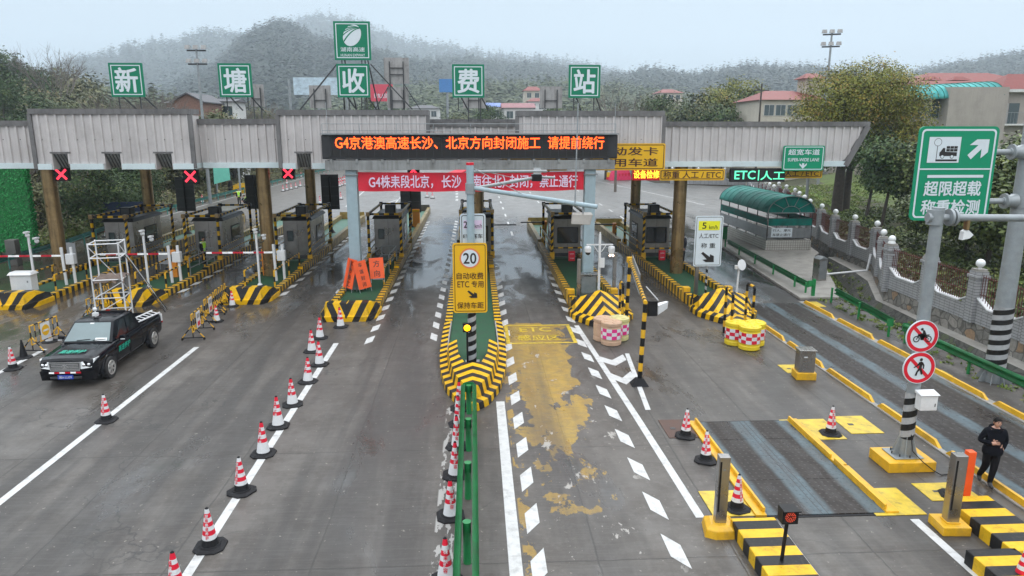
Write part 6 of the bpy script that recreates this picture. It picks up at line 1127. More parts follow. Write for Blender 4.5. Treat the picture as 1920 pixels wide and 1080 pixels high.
# right islands
x = IX[5]; t = cctv('white mast with two dome cameras on the right of centre island', 5.75, 32.6, 3.3, .2); mb = MB(); mb.box(-.62, .62, -.03, .03, 2.78, 2.84, 'white_paint'); mb.path([(-.3, 0, 2.8), (-.1, 0, 2.5), (0, 0, 2.45)], .02, 'white_paint', 6); mb.path([(.3, 0, 2.8), (.1, 0, 2.5), (0, 0, 2.45)], .02, 'white_paint', 6); mb.box(-.02, .22, -.14, -.06, 1.75, 2.2, 'white_paint'); mb.tube((0, 0, 3.3), (0, 0, 3.4), .04, 'white_paint', n=8); mb.build('bracket', t)
for e in (-1, 1):
    mb = MB(); mb.lathe([(.0, .14), (.14, .10), (.16, .02), (.15, -.14), (.13, -.16)], 'white_paint', 16, (e * .55, 0, 2.62)); mb.ball((e * .55, -.02, 2.44), .12, 'glass_dark' if e < 0 else 'lamp_glass', 12, 8); dm = mb.build('camera', t)
    if e > 0:
        mb = MB(); 
        for q in (-.07, .07): mb.ball((.55 + q, -.06, 2.30), .05, 'warm_led', 8, 6)
        mb.build('light', dm)
t = thing('electric_cabinet', 'stainless cabinet at the foot of the right gantry post', 'cabinet', (5.55, 34.6, .2), 0); mb = MB(); mb.box(-.42, .42, -.22, .22, 0, 1.0, 'stainless'); mb.box(-.5, .5, -.28, .28, 1.0, 1.05, 'stainless'); mb.build('case', t, bevel=.012); mb = MB(); mb.box(-.36, .36, -.232, -.22, .1, .92, 'grey_metal'); mb.build('door', t)
for x, y, lab in ((4.75, 32.3, 'slim steel post left of the white dome camera mast'), (6.75, 34.0, 'slim steel post right of the cabinet at the right gantry post')):
    t = thing('steel_post', lab, 'post', (x, y, .2), 0, 'slim steel island posts'); mb = MB(); mb.box(-.08, .08, -.08, .08, 0, 2.2, 'stainless'); mb.build('post', t, bevel=.01); mb = MB(); mb.box(-.15, .15, -.15, .15, 0, .3, 'yellow_paint'); mb.build('foot', t)
handrail('rusty banded handrail left of the booth beside the right gantry post', IX[5] - .85, 45.0, 52, .3, .95); handrail('banded handrail left of the booth at the right bronze column', IX[6] - .95, 45.0, 52, .3, .95)
t = thing('dish_aerial', 'small white dish on a thin white post behind the far right nose', 'aerial', (12.25, 32.3, .2)); mb = MB(); mb.tube((0, 0, 0), (.05, 0, 1.75), .045, 'white_paint', n=8); mb.build('post', t); mb = MB(); mb.lathe([(0, -.04), (.2, -.02), (.26, .02)], 'white_paint', 20); d = mb.build('dish', t, (.15, -.02, 1.85)); d.rotation_euler = (R(75), 0, R(25)); mb = MB(); mb.box(-.15, .0, -.1, .05, 1.66, 1.82, 'white_paint'); mb.build('receiver', t)
for (xa, xb, y, z, lab) in ((1.3, 3.1, 54.5, 1.05, 'short dark boom arm from the central island'), (3.5, 5.4, 55.5, 1.1, 'dark boom arm reaching left from the right of centre booth'), (8.0, 10.6, 54.0, 1.1, 'thin dark boom arm left of the far right booth')):
    t = thing('boom_gate', lab, 'boom gate', (xa, y, 0), 0, 'dark boom arms behind the booths'); mb = MB(); mb.box(0, xb - xa, -.05, .05, z - .04, z + .05, 'dark_metal'); mb.build('arm', t); mb = MB(); q = xb - xa if 'right of centre' in lab or 'far right' in lab else -.1; mb.box(q - .12, q + .15, -.18, .18, .2, z + .1, 'orange_cabinet'); mb.build('housing', t)
# ------------------------------------------------------------------ pickup truck
M('car_black', (0.004, 0.005, 0.008), 0.12, var=0.2, spec=0.3); M('wind_glass', (0.15, 0.205, 0.215), 0.06, var=0.12, scale=1.2, spec=0.9); M('chrome', (0.80, 0.81, 0.82), 0.2, metal=1.0, var=0.05); M('tyre', (0.018, 0.018, 0.019), 0.75, var=0.3, scale=20, dirt=(0.09, 0.08, 0.07), dirt_amt=0.4); M('alloy', (0.66, 0.65, 0.63), 0.35, metal=0.8, var=0.1); M('headlamp', (0.84, 0.87, 0.88), 0.1, var=0.1, spec=0.9); M('plate_blue', (0.02, 0.06, 0.42), 0.35, var=0.05); M('livery_green', (0.0, 0.42, 0.28), 0.4, var=0.05); M('tail_red', (0.4, 0.01, 0.01), 0.2)
pk = thing('pickup_truck', 'black crew cab pickup with green lettering and a ladder lying in its bed', 'pickup', (-13.35, 22.8, 0), R(1.0))
# body sections along the truck: y, half width at sill/belt, sill z, belt z
prof = [(0.0, .74, .76, .46, .90), (.07, .80, .83, .36, .965), (.28, .87, .89, .30, 1.0), (.9, .89, .90, .30, 1.05), (1.45, .90, .91, .30, 1.09), (1.60, .90, .91, .30, 1.11), (3.62, .90, .91, .30, 1.12), (3.66, .90, .91, .32, 1.12), (5.30, .89, .89, .36, 1.12), (5.42, .86, .86, .42, 1.10)]
mb = MB(); rings = []
for y, ws, wb_, z0, z1 in prof:
    half = [(0, z0), (ws * .92, z0), (ws, z0 + .12), (wb_ + .015, (z0 + z1) / 2 + .06), (wb_ - .02, z1 - .05), (wb_ - .09, z1), (wb_ * .5, z1 + .025), (0, z1 + .035)]
    rings.append([(x, y, z) for x, z in half] + [(-x, y, z) for x, z in half[-2:0:-1]])
n = len(rings[0])
def bridge(mb, a, b, m): mb.add(a + b, [(k, n + k, n + (k + 1) % n, (k + 1) % n) for k in range(n)], m, True)
bed = 7
for i, (a, b) in enumerate(zip(rings[:-1], rings[1:])):
    if i >= bed: mb.add(a + b, [(k, n + k, n + (k + 1) % n, (k + 1) % n) for k in range(n) if k not in (6, 7, 5, 8)], 'car_black', True)
    else: bridge(mb, a, b, 'car_black')
mb.add(rings[0], [tuple(range(n))], 'car_black'); mb.add(rings[-1], [tuple(range(n - 1, -1, -1))], 'car_black')
mb.box(-.80, .80, 3.70, 5.32, .62, .66, 'dark_metal')
for sx in (-1, 1): xa, xb = sorted((sx * .80, sx * .83)); mb.box(xa, xb, 3.70, 5.32, .66, 1.10, 'car_black')
mb.box(-.83, .83, 3.67, 3.70, .6, 1.12, 'car_black'); mb.box(-.83, .83, 5.30, 5.36, .6, 1.10, 'car_black')
for s in (-1, 1):
    for cy in (.95, 4.42):                                              # flared arches with dark wheel wells
        aa = np.linspace(-.2, math.pi + .2, 15); r0, r1 = .405, .47; o = [(s * .918, cy + r1 * math.cos(a), .37 + r1 * math.sin(a)) for a in aa]; q = [(s * .930, cy + r0 * math.cos(a), .37 + r0 * math.sin(a)) for a in aa]; b_ = [(s * .86, cy + (r1 + .05) * math.cos(a), .37 + (r1 + .05) * math.sin(a)) for a in aa]
        f_ = [(k, k + 1, 15 + k + 1, 15 + k) for k in range(14)]; mb.add(o + q, f_ if s > 0 else [t_[::-1] for t_ in f_], 'car_black', True); mb.add(b_ + o, f_ if s > 0 else [t_[::-1] for t_ in f_], 'car_black', True); mb.add([(s * .912, cy, .30)] + [(s * .914, cy + r0 * 1.03 * math.cos(a), .37 + r0 * 1.03 * math.sin(a)) for a in aa], [(0, k + 1, k + 2) for k in range(14)], 'black_rubber')
body = mb.build('body', pk)
# cab greenhouse
C = lambda y0, y1, w0, w1, z0, z1: None
mb = MB(); base = [(-.84, 1.42), (.84, 1.42), (.86, 3.64), (-.86, 3.64)]; roof = [(-.66, 2.06), (.66, 2.06), (.69, 3.44), (-.69, 3.44)]; zb0, zr = 1.12, 1.70
V = [(x, y, zb0) for x, y in base] + [(x, y, zr) for x, y in roof]; mb.add(V, [(0, 1, 5, 4), (1, 2, 6, 5), (2, 3, 7, 6), (3, 0, 4, 7)], 'car_black')
rr2 = [(x * .88, 2.16 + (y - 2.06) * .88, zr + .05) for x, y in roof]; mb.add([(x, y, zr) for x, y in roof] + rr2, [(k, (k + 1) % 4, 4 + (k + 1) % 4, 4 + k) for k in range(4)] + [(4, 5, 6, 7)], 'car_black', True)
mb.build('cab', pk, bevel=.03)
def onface(a, b, c, d, u0, u1, v0, v1, off):   # rectangle on a quad a-b (bottom) d-c (top), lifted outwards
    a, b, c, d = map(Vector, (a, b, c, d)); P = lambda u, v: (a.lerp(b, u)).lerp(d.lerp(c, u), v); nn = (b - a).cross(d - a).normalized(); return [P(u0, v0) + nn * off, P(u1, v0) + nn * off, P(u1, v1) + nn * off, P(u0, v1) + nn * off]
mb = MB(); mb.sheet(onface(V[0], V[1], V[5], V[4], .05, .95, .06, .93, .015), 'wind_glass'); ws = mb.build('windscreen', pk); mb = MB()
for u in (.3, .62): a, b = onface(V[0], V[1], V[5], V[4], u, u + .01, .08, .09, .03)[0], onface(V[0], V[1], V[5], V[4], u + .26, u + .27, .13, .14, .03)[0]; mb.bar(a, b, .018, .018, 'black_paint')
mb.build('wiper', ws); mb = MB(); c = onface(V[0], V[1], V[5], V[4], .44, .54, .86, .92, .02); mb.sheet(c, 'white_paint'); mb.sheet(onface(V[0], V[1], V[5], V[4], .66, .9, .06, .2, .02), 'lamp_glass'); mb.build('dashboard_item', ws)
for s in (-1, 1):
    f4 = (V[1], V[2], V[6], V[5]) if s > 0 else (V[3], V[0], V[4], V[7]); seq = ((.14, .50, True), (.54, .86, False))
    for u0, u1, front in seq:
        a0, a1 = (u0, u1) if s > 0 else (1 - u1, 1 - u0); q = onface(*f4, a0, a1, .08, .90, .012)
        if front: k = 3 if s > 0 else 2; q[k] = q[k].lerp(q[2 if k == 3 else 3], .38)
        mb = MB(); mb.sheet(q, 'glass_dark'); w_ = mb.build('side_window', pk)
    for y0, y1 in ((1.52, 2.55), (2.58, 3.58)):
        mb = MB(); x = s * .922
        for yy in (y0, y1): mb.bar((x, yy, .45), (x, yy, 1.08), .008, .014, 'black_rubber')
        mb.bar((s * .90, y0, .42), (s * .90, y1, .42), .02, .02, 'dark_metal'); dr = mb.build('door', pk); mb = MB(); mb.box(min(x, x + s * .03), max(x, x + s * .03), y1 - .32, y1 - .12, .93, .97, 'car_black'); mb.build('handle', dr)
    mb = MB(); mb.hexa([(s * .90, 1.80, 1.10), (s * 1.12, 1.76, 1.10), (s * 1.12, 1.88, 1.10), (s * .90, 1.88, 1.10)], [(s * .92, 1.80, 1.25), (s * 1.12, 1.76, 1.27), (s * 1.12, 1.86, 1.27), (s * .92, 1.86, 1.25)], 'car_black'); mr = mb.build('mirror', pk, bevel=.02); mb = MB(); mb.bar((s * .98, 1.755, 1.13), (s * 1.12, 1.755, 1.13), .02, .03, 'white_paint'); mb.build('indicator', mr)
    mb = MB(); mb.hexa([(s * .48, -.06, .655), (s * .79, .0, .69), (s * .83, .16, .69), (s * .48, .1, .655)], [(s * .50, -.035, .885), (s * .88, .16, .955), (s * .89, .42, .96), (s * .50, .1, .90)], 'headlamp'); hl = mb.build('headlight', pk, bevel=.012); mb = MB()
    for q in (.58, .72): mb.ball((s * q, -.04 + (q - .5) * .30, .79), .06, 'chrome', 10, 6)
    mb.build('reflector', hl); mb = MB(); mb.ball((s * .66, .05, .50), .08, 'dark_metal', 12, 6, (1, .4, 1)); mb.build('fog_lamp', pk); mb = MB(); mb.box(min(s * .80, s * .90), max(s * .80, s * .90), 5.38, 5.45, .80, 1.08, 'headlamp'); mb.box(min(s * .80, s * .90), max(s * .80, s * .90), 5.41, 5.47, .72, .798, 'tail_red'); mb.build('tail_light', pk)
    for cy in (.95, 4.42):
        w = MB(); w.lathe([(.24, -.11), (.36, -.11), (.375, -.08), (.375, .08), (.36, .11), (.25, .11)], 'tyre', 28, cap=False); wo = w.build('wheel', pk, (s * .86, cy, .375)); wo.rotation_euler = (0, R(90), 0); r_ = MB(); r_.lathe([(.0, .05), (.23, .05), (.25, .10), (.24, .115)], 'dark_metal', 24, cap=False)
        r_.lathe([(.05, .105), (.0, .11)], 'alloy', 12); r_.lathe([(.20, .10), (.245, .118), (.25, .11)], 'alloy', 24, cap=False)
        for k in range(6):
            a = k * math.pi / 3; d = Vector((math.cos(a), math.sin(a), 0)); p = Vector((-math.sin(a), math.cos(a), 0)); z = Vector((0, 0, .10)); r_.hexa([d * .03 - p * .03 + z * .6, d * .22 - p * .045 + z * .6, d * .22 + p * .045 + z * .6, d * .03 + p * .03 + z * .6], [d * .03 - p * .03 + z * 1.1, d * .22 - p * .03 + z * 1.15, d * .22 + p * .03 + z * 1.15, d * .03 + p * .03 + z * 1.1], 'alloy')
        ro = r_.build('rim', wo)
        if s < 0: ro.rotation_euler = (R(180), 0, 0)
mb = MB(); mb.hexa([(-.44, -.045, .62), (.44, -.045, .62), (.44, .04, .62), (-.44, .04, .62)], [(-.48, -.03, .87), (.48, -.03, .87), (.48, .08, .87), (-.48, .08, .87)], 'dark_metal')
for k in range(4): z = .66 + k * .055; mb.bar((-.43, -.055 + k * .004, z), (.43, -.055 + k * .004, z), .025, .032, 'chrome')
for a, b in (((-.45, -.05, .61), (.45, -.05, .61)), ((-.49, -.035, .885), (.49, -.035, .885)), ((-.45, -.05, .61), (-.49, -.035, .885)), ((.45, -.05, .61), (.49, -.035, .885))): mb.bar(a, b, .03, .035, 'chrome')
gr = mb.build('grille', pk); mb = MB(); mb.add([(.1 * math.cos(a), -.068, .74 + .075 * math.sin(a)) for a in np.linspace(0, 6.283, 21)[:-1]] + [(.078 * math.cos(a), -.07, .74 + .056 * math.sin(a)) for a in np.linspace(0, 6.283, 21)[:-1]], [(k, (k + 1) % 20, 20 + (k + 1) % 20, 20 + k) for k in range(20)], 'chrome'); mb.sheet([(-.04, -.072, .69), (.04, -.072, .69), (.018, -.072, .79), (-.018, -.072, .79)], 'chrome'); mb.build('badge', gr)
mb = MB(); mb.hexa([(-.82, .02, .26), (.82, .02, .26), (.84, .3, .26), (-.84, .3, .26)], [(-.80, -.08, .60), (.80, -.08, .60), (.84, .2, .60), (-.84, .2, .60)], 'car_black'); mb.box(-.5, .5, -.075, -.05, .34, .42, 'dark_metal'); bp = mb.build('bumper', pk, bevel=.03); mb = MB(); mb.box(-.50, .50, -.094, -.088, .53, .585, 'reflector_bands'); mb.build('reflective_tape', bp); mb = MB(); mb.box(-.24, .24, -.10, -.075, .34, .48, 'plate_blue'); mb.text('湘A·LU09', 'white_paint', (0, -.104, .41), w=.40, h=.095, bold=.012); mb.build('number_plate', bp)
mb = MB(); mb.text('高速养护', 'livery_green', (0, .52, 1.072), w=.78, h=.30, u=(1, 0, 0), v=(.12, 1, .08), bold=.02, lift=.01); mb.build('bonnet_lettering', pk); mb = MB(); mb.text('高速养护', 'livery_green', (.934, 2.08, .80), w=.85, h=.22, u=(0, 1, 0), v=(0, .2, 1), bold=.02); mb.build('door_lettering', pk)
mb = MB(); mb.tube((-.06, 2.35, 1.74), (-.06, 2.35, 2.03), .03, 'white_paint', n=8); mb.box(-.15, .03, 2.28, 2.42, 1.82, 1.94, 'white_paint'); mb.ball((-.06, 2.35, 2.06), .075, 'white_paint', 12, 8); mb.box(-.22, .1, 2.3, 2.4, 1.74, 1.78, 'dark_metal'); mb.build('camera_head', pk, bevel=.01); mb = MB(); mb.box(-.55, .55, 3.18, 3.26, 1.745, 1.80, 'black_paint'); mb.box(-.1, .02, 3.175, 3.265, 1.80, 1.82, 'tail_red'); mb.build('light_bar', pk)
t = thing('ladder', 'white aluminium ladder lying in the bed of the black pickup', 'ladder', (-13.0, 26.75, 1.13)); t.rotation_euler = (R(10), R(3), R(-30)); mb = MB()
for e in (-.22, .22): mb.box(e - .02, e + .02, 0, 1.05, 0, .04, 'white_paint')
for k in range(6): mb.box(-.22, .22, .08 + k * .17, .11 + k * .17, .01, .03, 'white_paint')
mb.build('frame', t)
# ------------------------------------------------------------------ scaffold tower behind the pickup
t = thing('scaffold_tower', 'white pipe scaffold tower with a brown sack, standing behind the pickup', 'scaffold', (-15.9, 31.3, 0), R(12)); H_ = 3.55; w, d = .58, .55; mb = MB(); c4 = [(-w, -d), (w, -d), (w, d), (-w, d)]
for x, y in c4: mb.tube((x, y, .12), (x, y, H_), .034, 'white_paint', n=10)
for z in (.45, 1.15, 1.95, 2.9, 3.5):
    for (a, b) in zip(c4, c4[1:] + c4[:1]): mb.tube((*a, z), (*b, z), .026, 'white_paint', n=8)
for z in (.45, 1.15): mb.tube((-w, -d, z), (w, -d, z + .7), .02, 'white_paint', n=6); mb.tube((w, d, z), (w, -d, z + .7), .02, 'white_paint', n=6)
mb.build('frame', t)
for x, y in c4: m2 = MB(); m2.tube((x - .025, y, .06), (x + .025, y, .06), .06, 'black_rubber', n=12); m2.build('wheel', t)
M('sackcloth', (0.16, 0.12, 0.10), 0.9, var=0.3, scale=6, bump=.5); mb = MB(); V = []; nn = 9
for i in range(nn):
    for j in range(nn): V.append((-w * 1.1 + 2.2 * w * i / (nn - 1), -d * 1.1 + 2.2 * d * j / (nn - 1), 2.0 + .06 * math.sin(i * 2.1 + j) + .05 * math.cos(j * 1.7) - (.28 if i in (0,) or j == 0 else 0) * abs(math.sin(i * 1.3 + j * .8))))
mb.add(V, [(i * nn + j, (i + 1) * nn + j, (i + 1) * nn + j + 1, i * nn + j + 1) for i in range(nn - 1) for j in range(nn - 1)], 'sackcloth', True); mb.build('sack', t)
mb = MB(); mb.bar((w + .02, d, 2.9), (w + 1.3, d + .6, .1), .05, .04, 'dark_metal'); mb.bar((w + .02, d - .35, 2.9), (w + 1.3, d + .15, .1), .05, .04, 'dark_metal')
for k in range(8): f_ = (k + 1) / 9; mb.tube((w + 1.28 * f_, d + .6 * f_, 2.9 - 2.8 * f_), (w + 1.28 * f_, d - .4 + .55 * f_, 2.9 - 2.8 * f_), .018, 'dark_metal', n=6)
mb.build('ladder', t)
mb = MB(); mb.tube((w, -d, H_), (w + 1.2, d + .9, .05), .018, 'white_paint', n=6); mb.tube((-w, -d, 3.4), (w * .3, .2, 2), .018, 'white_paint', n=6); mb.build('brace', t)

# ------------------------------------------------------------------ underpass shelter
def tile_material(name, a, b, pitch, line=.12):
    m, nt, bs, n = _bsdf(name); o = _obj(nt); x, y, z = _sep(nt, o); g = lambda v, p: _math(nt, 'FRACT', _math(nt, 'DIVIDE', _math(nt, 'ADD', v, 40.0), p)); ml = _math(nt, 'MAXIMUM', _math(nt, 'LESS_THAN', g(_math(nt, 'ADD', x, y), pitch[0]), line * pitch[1] / pitch[0]), _math(nt, 'LESS_THAN', g(z, pitch[1]), line)); nz = _noise(nt, o, 2.0, 6)
    nt.links.new(_mix(nt, ml, _mix(nt, _range(nt, nz, .3, .7, 0, 1), a, tuple(v * .78 for v in a)), b), bs.inputs['Base Color']); bs.inputs['Roughness'].default_value = .4; return m
tile_material('white_tile', (0.55, 0.54, 0.50), (0.11, 0.085, 0.06), (.16, .16)); tile_material('wall_brick', (0.38, 0.385, 0.395), (0.12, 0.115, 0.115), (.34, .115), .17)
def glazed(name, col, rough, alpha):
    m, nt, bs, n = _bsdf(name); o = _obj(nt); f = _noise(nt, o, 1.2, 6, .65, 0, (1, .4, 1)); nt.links.new(_mix(nt, _range(nt, f, .42, .72, 0, 1), col, tuple(v * .35 + .02 for v in col)), bs.inputs['Base Color']); bs.inputs['Roughness'].default_value = rough; bs.inputs['Transmission Weight'].default_value = alpha; bs.inputs['IOR'].default_value = 1.1; return m
glazed('teal_sheet', (0.10, 0.42, 0.36), .3, .12); glazed('teal_dark', (0.008, 0.20, 0.16), .25, .15)
sx0, sx1, sy0, sy1 = 19.8, 22.95, 47.4, 57.0; t = thing('underpass_shelter', 'underpass stair shelter with a rounded teal plastic roof on a tiled base', 'shelter', ((sx0 + sx1) / 2, sy0, .13)); w = (sx1 - sx0) / 2; d = sy1 - sy0; mb = MB(); 
mb.box(-w, w, 0, .2, 0, .68, 'white_tile'); mb.box(-w, -w + .2, .2, d, 0, .68, 'white_tile'); mb.box(w - .2, w, .2, d, 0, .68, 'white_tile'); mb.build('tiled_base', t); spring, rise = 2.55, 1.12; mb = MB(); n_ = 18
arc = lambda k, dz=0.0, s=1.0: (-(w + .06) * s * math.cos(math.pi * k / n_), spring + dz + rise * s * math.sin(math.pi * k / n_)); nb = 10
for b_ in range(nb):
    ya, yb2 = -.1 + b_ * (d + .2) / nb, -.1 + (b_ + 1) * (d + .2) / nb
    for k in range(n_): (xa, za), (xb, zb2) = arc(k), arc(k + 1); mb.add([(xa, ya, za), (xb, ya, zb2), (xb, yb2, zb2), (xa, yb2, za)], [(0, 1, 2, 3)], 'teal_sheet', True)
ro = mb.build('roof', t, merge=True); ro.modifiers.new('thickness', 'SOLIDIFY').thickness = .02; mb = MB()
for b_ in range(nb + 1):
    ya = -.1 + b_ * (d + .2) / nb
    mb = MB()
    for k in range(n_): (xa, za), (xb, zb2) = arc(k, .015), arc(k + 1, .015); mb.bar((xa, ya, za), (xb, ya, zb2), .05, .03, 'trim_grey' if b_ in (0, nb) else 'teal_sheet')
    mb.build('roof_rib', t)
pass
mb = MB(); pts = [(arc(k, 0, .97)[0], .02, arc(k, 0, .97)[1]) for k in range(n_ + 1)]; mb.prism(pts, (0, .03, 0), 'teal_dark'); ge = mb.build('gable_pane', t); mb = MB()
for a in (36, 72, 108, 144): mb.bar((-.62 * math.cos(R(a)), .0, spring + .45 * math.sin(R(a))), (-w * .97 * math.cos(R(a)), .0, spring + rise * .97 * math.sin(R(a))), .04, .03, 'grey_metal')
for k in range(12): a, b = math.pi * k / 12, math.pi * (k + 1) / 12; mb.bar((-.62 * math.cos(a), 0, spring + .45 * math.sin(a)), (-.62 * math.cos(b), 0, spring + .45 * math.sin(b)), .04, .03, 'grey_metal')
mb.bar((-w, -.01, spring), (w, -.01, spring), .05, .06, 'grey_metal'); mb.build('gable_bar', ge); mb = MB()
for xx in (-w + .04, w - .04):
    for k in range(6): yy = .04 + k * (d - .1) / 5; mb.tube((xx, yy, .66), (xx, yy, spring + .05), .035, 'dark_metal', n=8)
for z in (.82, 1.72, 2.18): mb.bar((-w, .03, z), (w, .03, z), .03, .035, 'dark_metal'); mb.bar((-w + .04, .05, z), (-w + .04, d, z), .03, .035, 'dark_metal'); mb.bar((w - .04, .05, z), (w - .04, d, z), .03, .035, 'dark_metal')
mb.build('frame', t); mb = MB(); mb.box(-w + .08, w - .08, -.01, .01, 1.68, 2.16, 'teal_dark'); mb.box(-w - .005, -w + .015, .1, d - .1, 1.68, 2.16, 'teal_dark'); mb.box(w - .015, w + .005, .1, d - .1, 1.68, 2.16, 'teal_dark'); mb.build('teal_panel', t); mb = MB(); mb.box(-w + .08, w - .08, -.012, .012, .84, 1.5, 'grey_metal'); mb.box(-w - .006, -w + .016, .1, d - .1, .84, 1.5, 'grey_metal'); mb.build('steel_panel', t); mb = MB(); mb.box(-w + .3, -w + 1.75, -.03, -.014, .9, 1.52, 'sign_white'); nb_ = mb.build('notice', t); mb = MB(); mb.text('行人、摩托', 'sign_black', (-w + 1.02, -.034, 1.36), w=1.25, h=.18); mb.text('车禁止通行', 'sign_black', (-w + 1.02, -.034, 1.06), w=1.25, h=.19); mb.build('lettering', nb_)
t = thing('litter_bin', 'small green litter bin beside the rear of the underpass shelter', 'bin', (18.6, 52.5, .13)); mb = MB(); mb.box(-.25, .25, -.2, .2, 0, .95, 'rail_green'); mb.build('case', t, bevel=.03); mb = MB(); mb.box(-.28, .28, -.23, .23, .95, 1.03, 'dark_metal'); mb.build('lid', t)
# ------------------------------------------------------------------ brick wall with pillars, red bars and ball lamps
M('fence_red', (0.10, 0.022, 0.020), 0.5, var=0.3)
def wall_run(label, pts, z0, stone, lamp_skip=(), low=False):
    t = thing('brick_wall', label, 'wall', (*pts[0], 0), 0, 'white brick boundary walls'); o = Vector((*pts[0], 0)); zb_ = z0 + .62
    for k, (a, b) in enumerate(zip(pts[:-1], pts[1:])):
        a, b = Vector((*a, 0)) - o, Vector((*b, 0)) - o; d = (b - a).normalized(); nrm = Vector((-d.y, d.x, 0)); L_ = (b - a).length; m_ = max(1, round(L_ / 3.1)); st = L_ / m_
        if stone: s_ = MB(); s_.prism([a + nrm * .12 + Vector((0, 0, -.5)), b + nrm * .12 + Vector((0, 0, -.5)), b + nrm * .06 + Vector((0, 0, z0)), a + nrm * .06 + Vector((0, 0, z0))], -nrm * .5, 'rubble_stone'); s_.build('stone_footing', t)
        w_ = MB(); bars = MB()
        for i in range(m_):
            p, q = a + d * st * i, a + d * st * (i + 1); mid = (p + q) / 2; top = [(p + d * .2, zb_ + .38), (p + d * st * .28, zb_ + .04), (q - d * st * .28, zb_ + .04), (q - d * .2, zb_ + .38)]
            out = [p + Vector((0, 0, z0)), q + Vector((0, 0, z0)), q + Vector((0, 0, zb_ + .38))] + [u + Vector((0, 0, z)) for u, z in top[::-1]] + [p + Vector((0, 0, zb_ + .38))]; w_.prism([u + nrm * .10 for u in out], -nrm * .2, 'wall_brick')
            for (u, za), (v, zc) in zip(top[:-1], top[1:]): w_.bar(u + Vector((0, 0, za + .02)), v + Vector((0, 0, zc + .02)), .26, .05, 'white_paint')
            nbar = int(st / .14)
            for j in range(2, nbar - 1):
                u = p + d * (j * st / nbar); f_ = j / nbar; zz = zb_ + (.38 - .34 * min(1, f_ / .28) if f_ < .28 else (.38 - .34 * min(1, (1 - f_) / .28) if f_ > .72 else .04)); bars.bar(u + Vector((0, 0, zz + .06)), u + Vector((0, 0, z0 + 1.95)), .022, .022, 'fence_red')
            for z in (z0 + 1.15, z0 + 1.85): bars.bar(p + d * .2 + Vector((0, 0, z)), q - d * .2 + Vector((0, 0, z)), .03, .03, 'fence_red')
        w_.build('panel', t); bars.build('iron_bars', t)
        for i in range(m_ + (1 if k == len(pts) - 2 else 0)):
            p = a + d * st * i; P_ = MB(); P_.box(-.24, .24, -.24, .24, z0, z0 + 2.05, 'wall_brick'); P_.box(-.29, .29, -.29, .29, z0 + 1.78, z0 + 1.90, 'wall_brick'); P_.box(-.20, .20, -.20, .20, z0 + 2.05, z0 + 2.14, 'concrete'); pl = P_.build('pillar', t, p, math.atan2(d.y, d.x)); b_ = MB(); b_.tube((0, 0, z0 + 2.14), (0, 0, z0 + 2.22), .06, 'white_paint', n=10); b_.ball((0, 0, z0 + 2.36), .17, 'lamp_glass', 18, 12); b_.build('ball_lamp', pl)
    return t
wall_run('white brick wall on a rubble stone footing along the ditch, near the big sign pole', WL[1:4], .75, True); wall_run('white brick wall with ball lamp pillars running back behind the underpass shelter', WL[3:9], .55, True); wall_run('far white brick wall with ball lamp pillars beyond the right lawn', [WL[8], WL[9], WL[10]], .05, False); wall_run('farthest white brick wall closing off the plaza behind the yellow lane signs', [(29.8, 108), (37, 105.5), (45, 103), (53, 101)], .05, False)
t = thing('drain_pipe', 'white plastic pipe crossing the stone ditch from the brick wall', 'pipe', (19.7, 38.4, 0)); mb = MB(); mb.path([(-.4, 0, .25), (2.6, .6, .35), (2.75, .65, 1.3)], .06, 'white_paint', 10); mb.build('pipe', t)
# ------------------------------------------------------------------ background buildings
M('wall_cream', (0.52, 0.48, 0.40), 0.8, var=0.1, scale=.6, dirt=(0.3, 0.27, 0.22), dirt_amt=.5, streak=.2); M('wall_beige', (0.36, 0.325, 0.29), 0.85, var=0.1, scale=.5, dirt=(0.2, 0.18, 0.16), dirt_amt=.5, streak=.25); M('wall_white', (0.62, 0.62, 0.60), 0.8, var=0.08, scale=.5, streak=.2)
M('roof_red', (0.20, 0.036, 0.030), 0.6, var=0.2, scale=2, dirt=(0.2, 0.06, 0.05), dirt_amt=.5); M('roof_mauve', (0.28, 0.13, 0.14), 0.7, var=0.15, scale=1); M('roof_blue', (0.16, 0.24, 0.55), 0.6, var=0.1); M('roof_grey', (0.10, 0.10, 0.11), 0.7, var=.2)
M('brick_red', (0.22, 0.12, 0.09), 0.85, var=0.25, scale=4); M('board_blue', (0.05, 0.20, 0.48), 0.5, var=.1); M('board_torn', (0.50, 0.62, 0.70), 0.6, var=.18, scale=1.2, dirt=(0.18, 0.26, 0.32), dirt_amt=.8); M('board_red', (0.60, 0.05, 0.09), 0.5, var=.1); M('board_navy', (0.012, 0.02, 0.07), .4, var=.2)
glazed('teal_roof', (0.10, 0.48, 0.47), .3, .1)
def wins(t, x0, x1, y, rows, n, w, h, frame='wall_white'):
    for z in rows:
        for k in range(n):
            cx = x0 + (k + .5) * (x1 - x0) / n; mb = MB(); mb.box(cx - w / 2 - .06, cx + w / 2 + .06, y - .06, y, z - .06, z + h + .06, frame); f = mb.build('window', t); mb = MB(); mb.box(cx - w / 2, cx + w / 2, y - .08, y - .061, z, z + h, 'window_glass'); mb.build('pane', f); mb = MB(); mb.box(cx - .02, cx + .02, y - .1, y - .081, z, z + h, frame); mb.build('sash', f)
def hip(mb, x0, x1, y0, y1, z, h, m, over=.5, gable=False):
    x0 -= over; x1 += over; y0 -= over; y1 += over; i = 0 if gable else min((x1 - x0) * .3, (y1 - y0) * .5); ym = (y0 + y1) / 2; a, b = (x0 + i, ym, z + h), (x1 - i, ym, z + h); p = [(x0, y0, z), (x1, y0, z), (x1, y1, z), (x0, y1, z)]
    mb.add(p + [a, b], [(0, 1, 5, 4), (1, 2, 5), (2, 3, 4, 5), (3, 0, 4), (3, 2, 1, 0)], m)
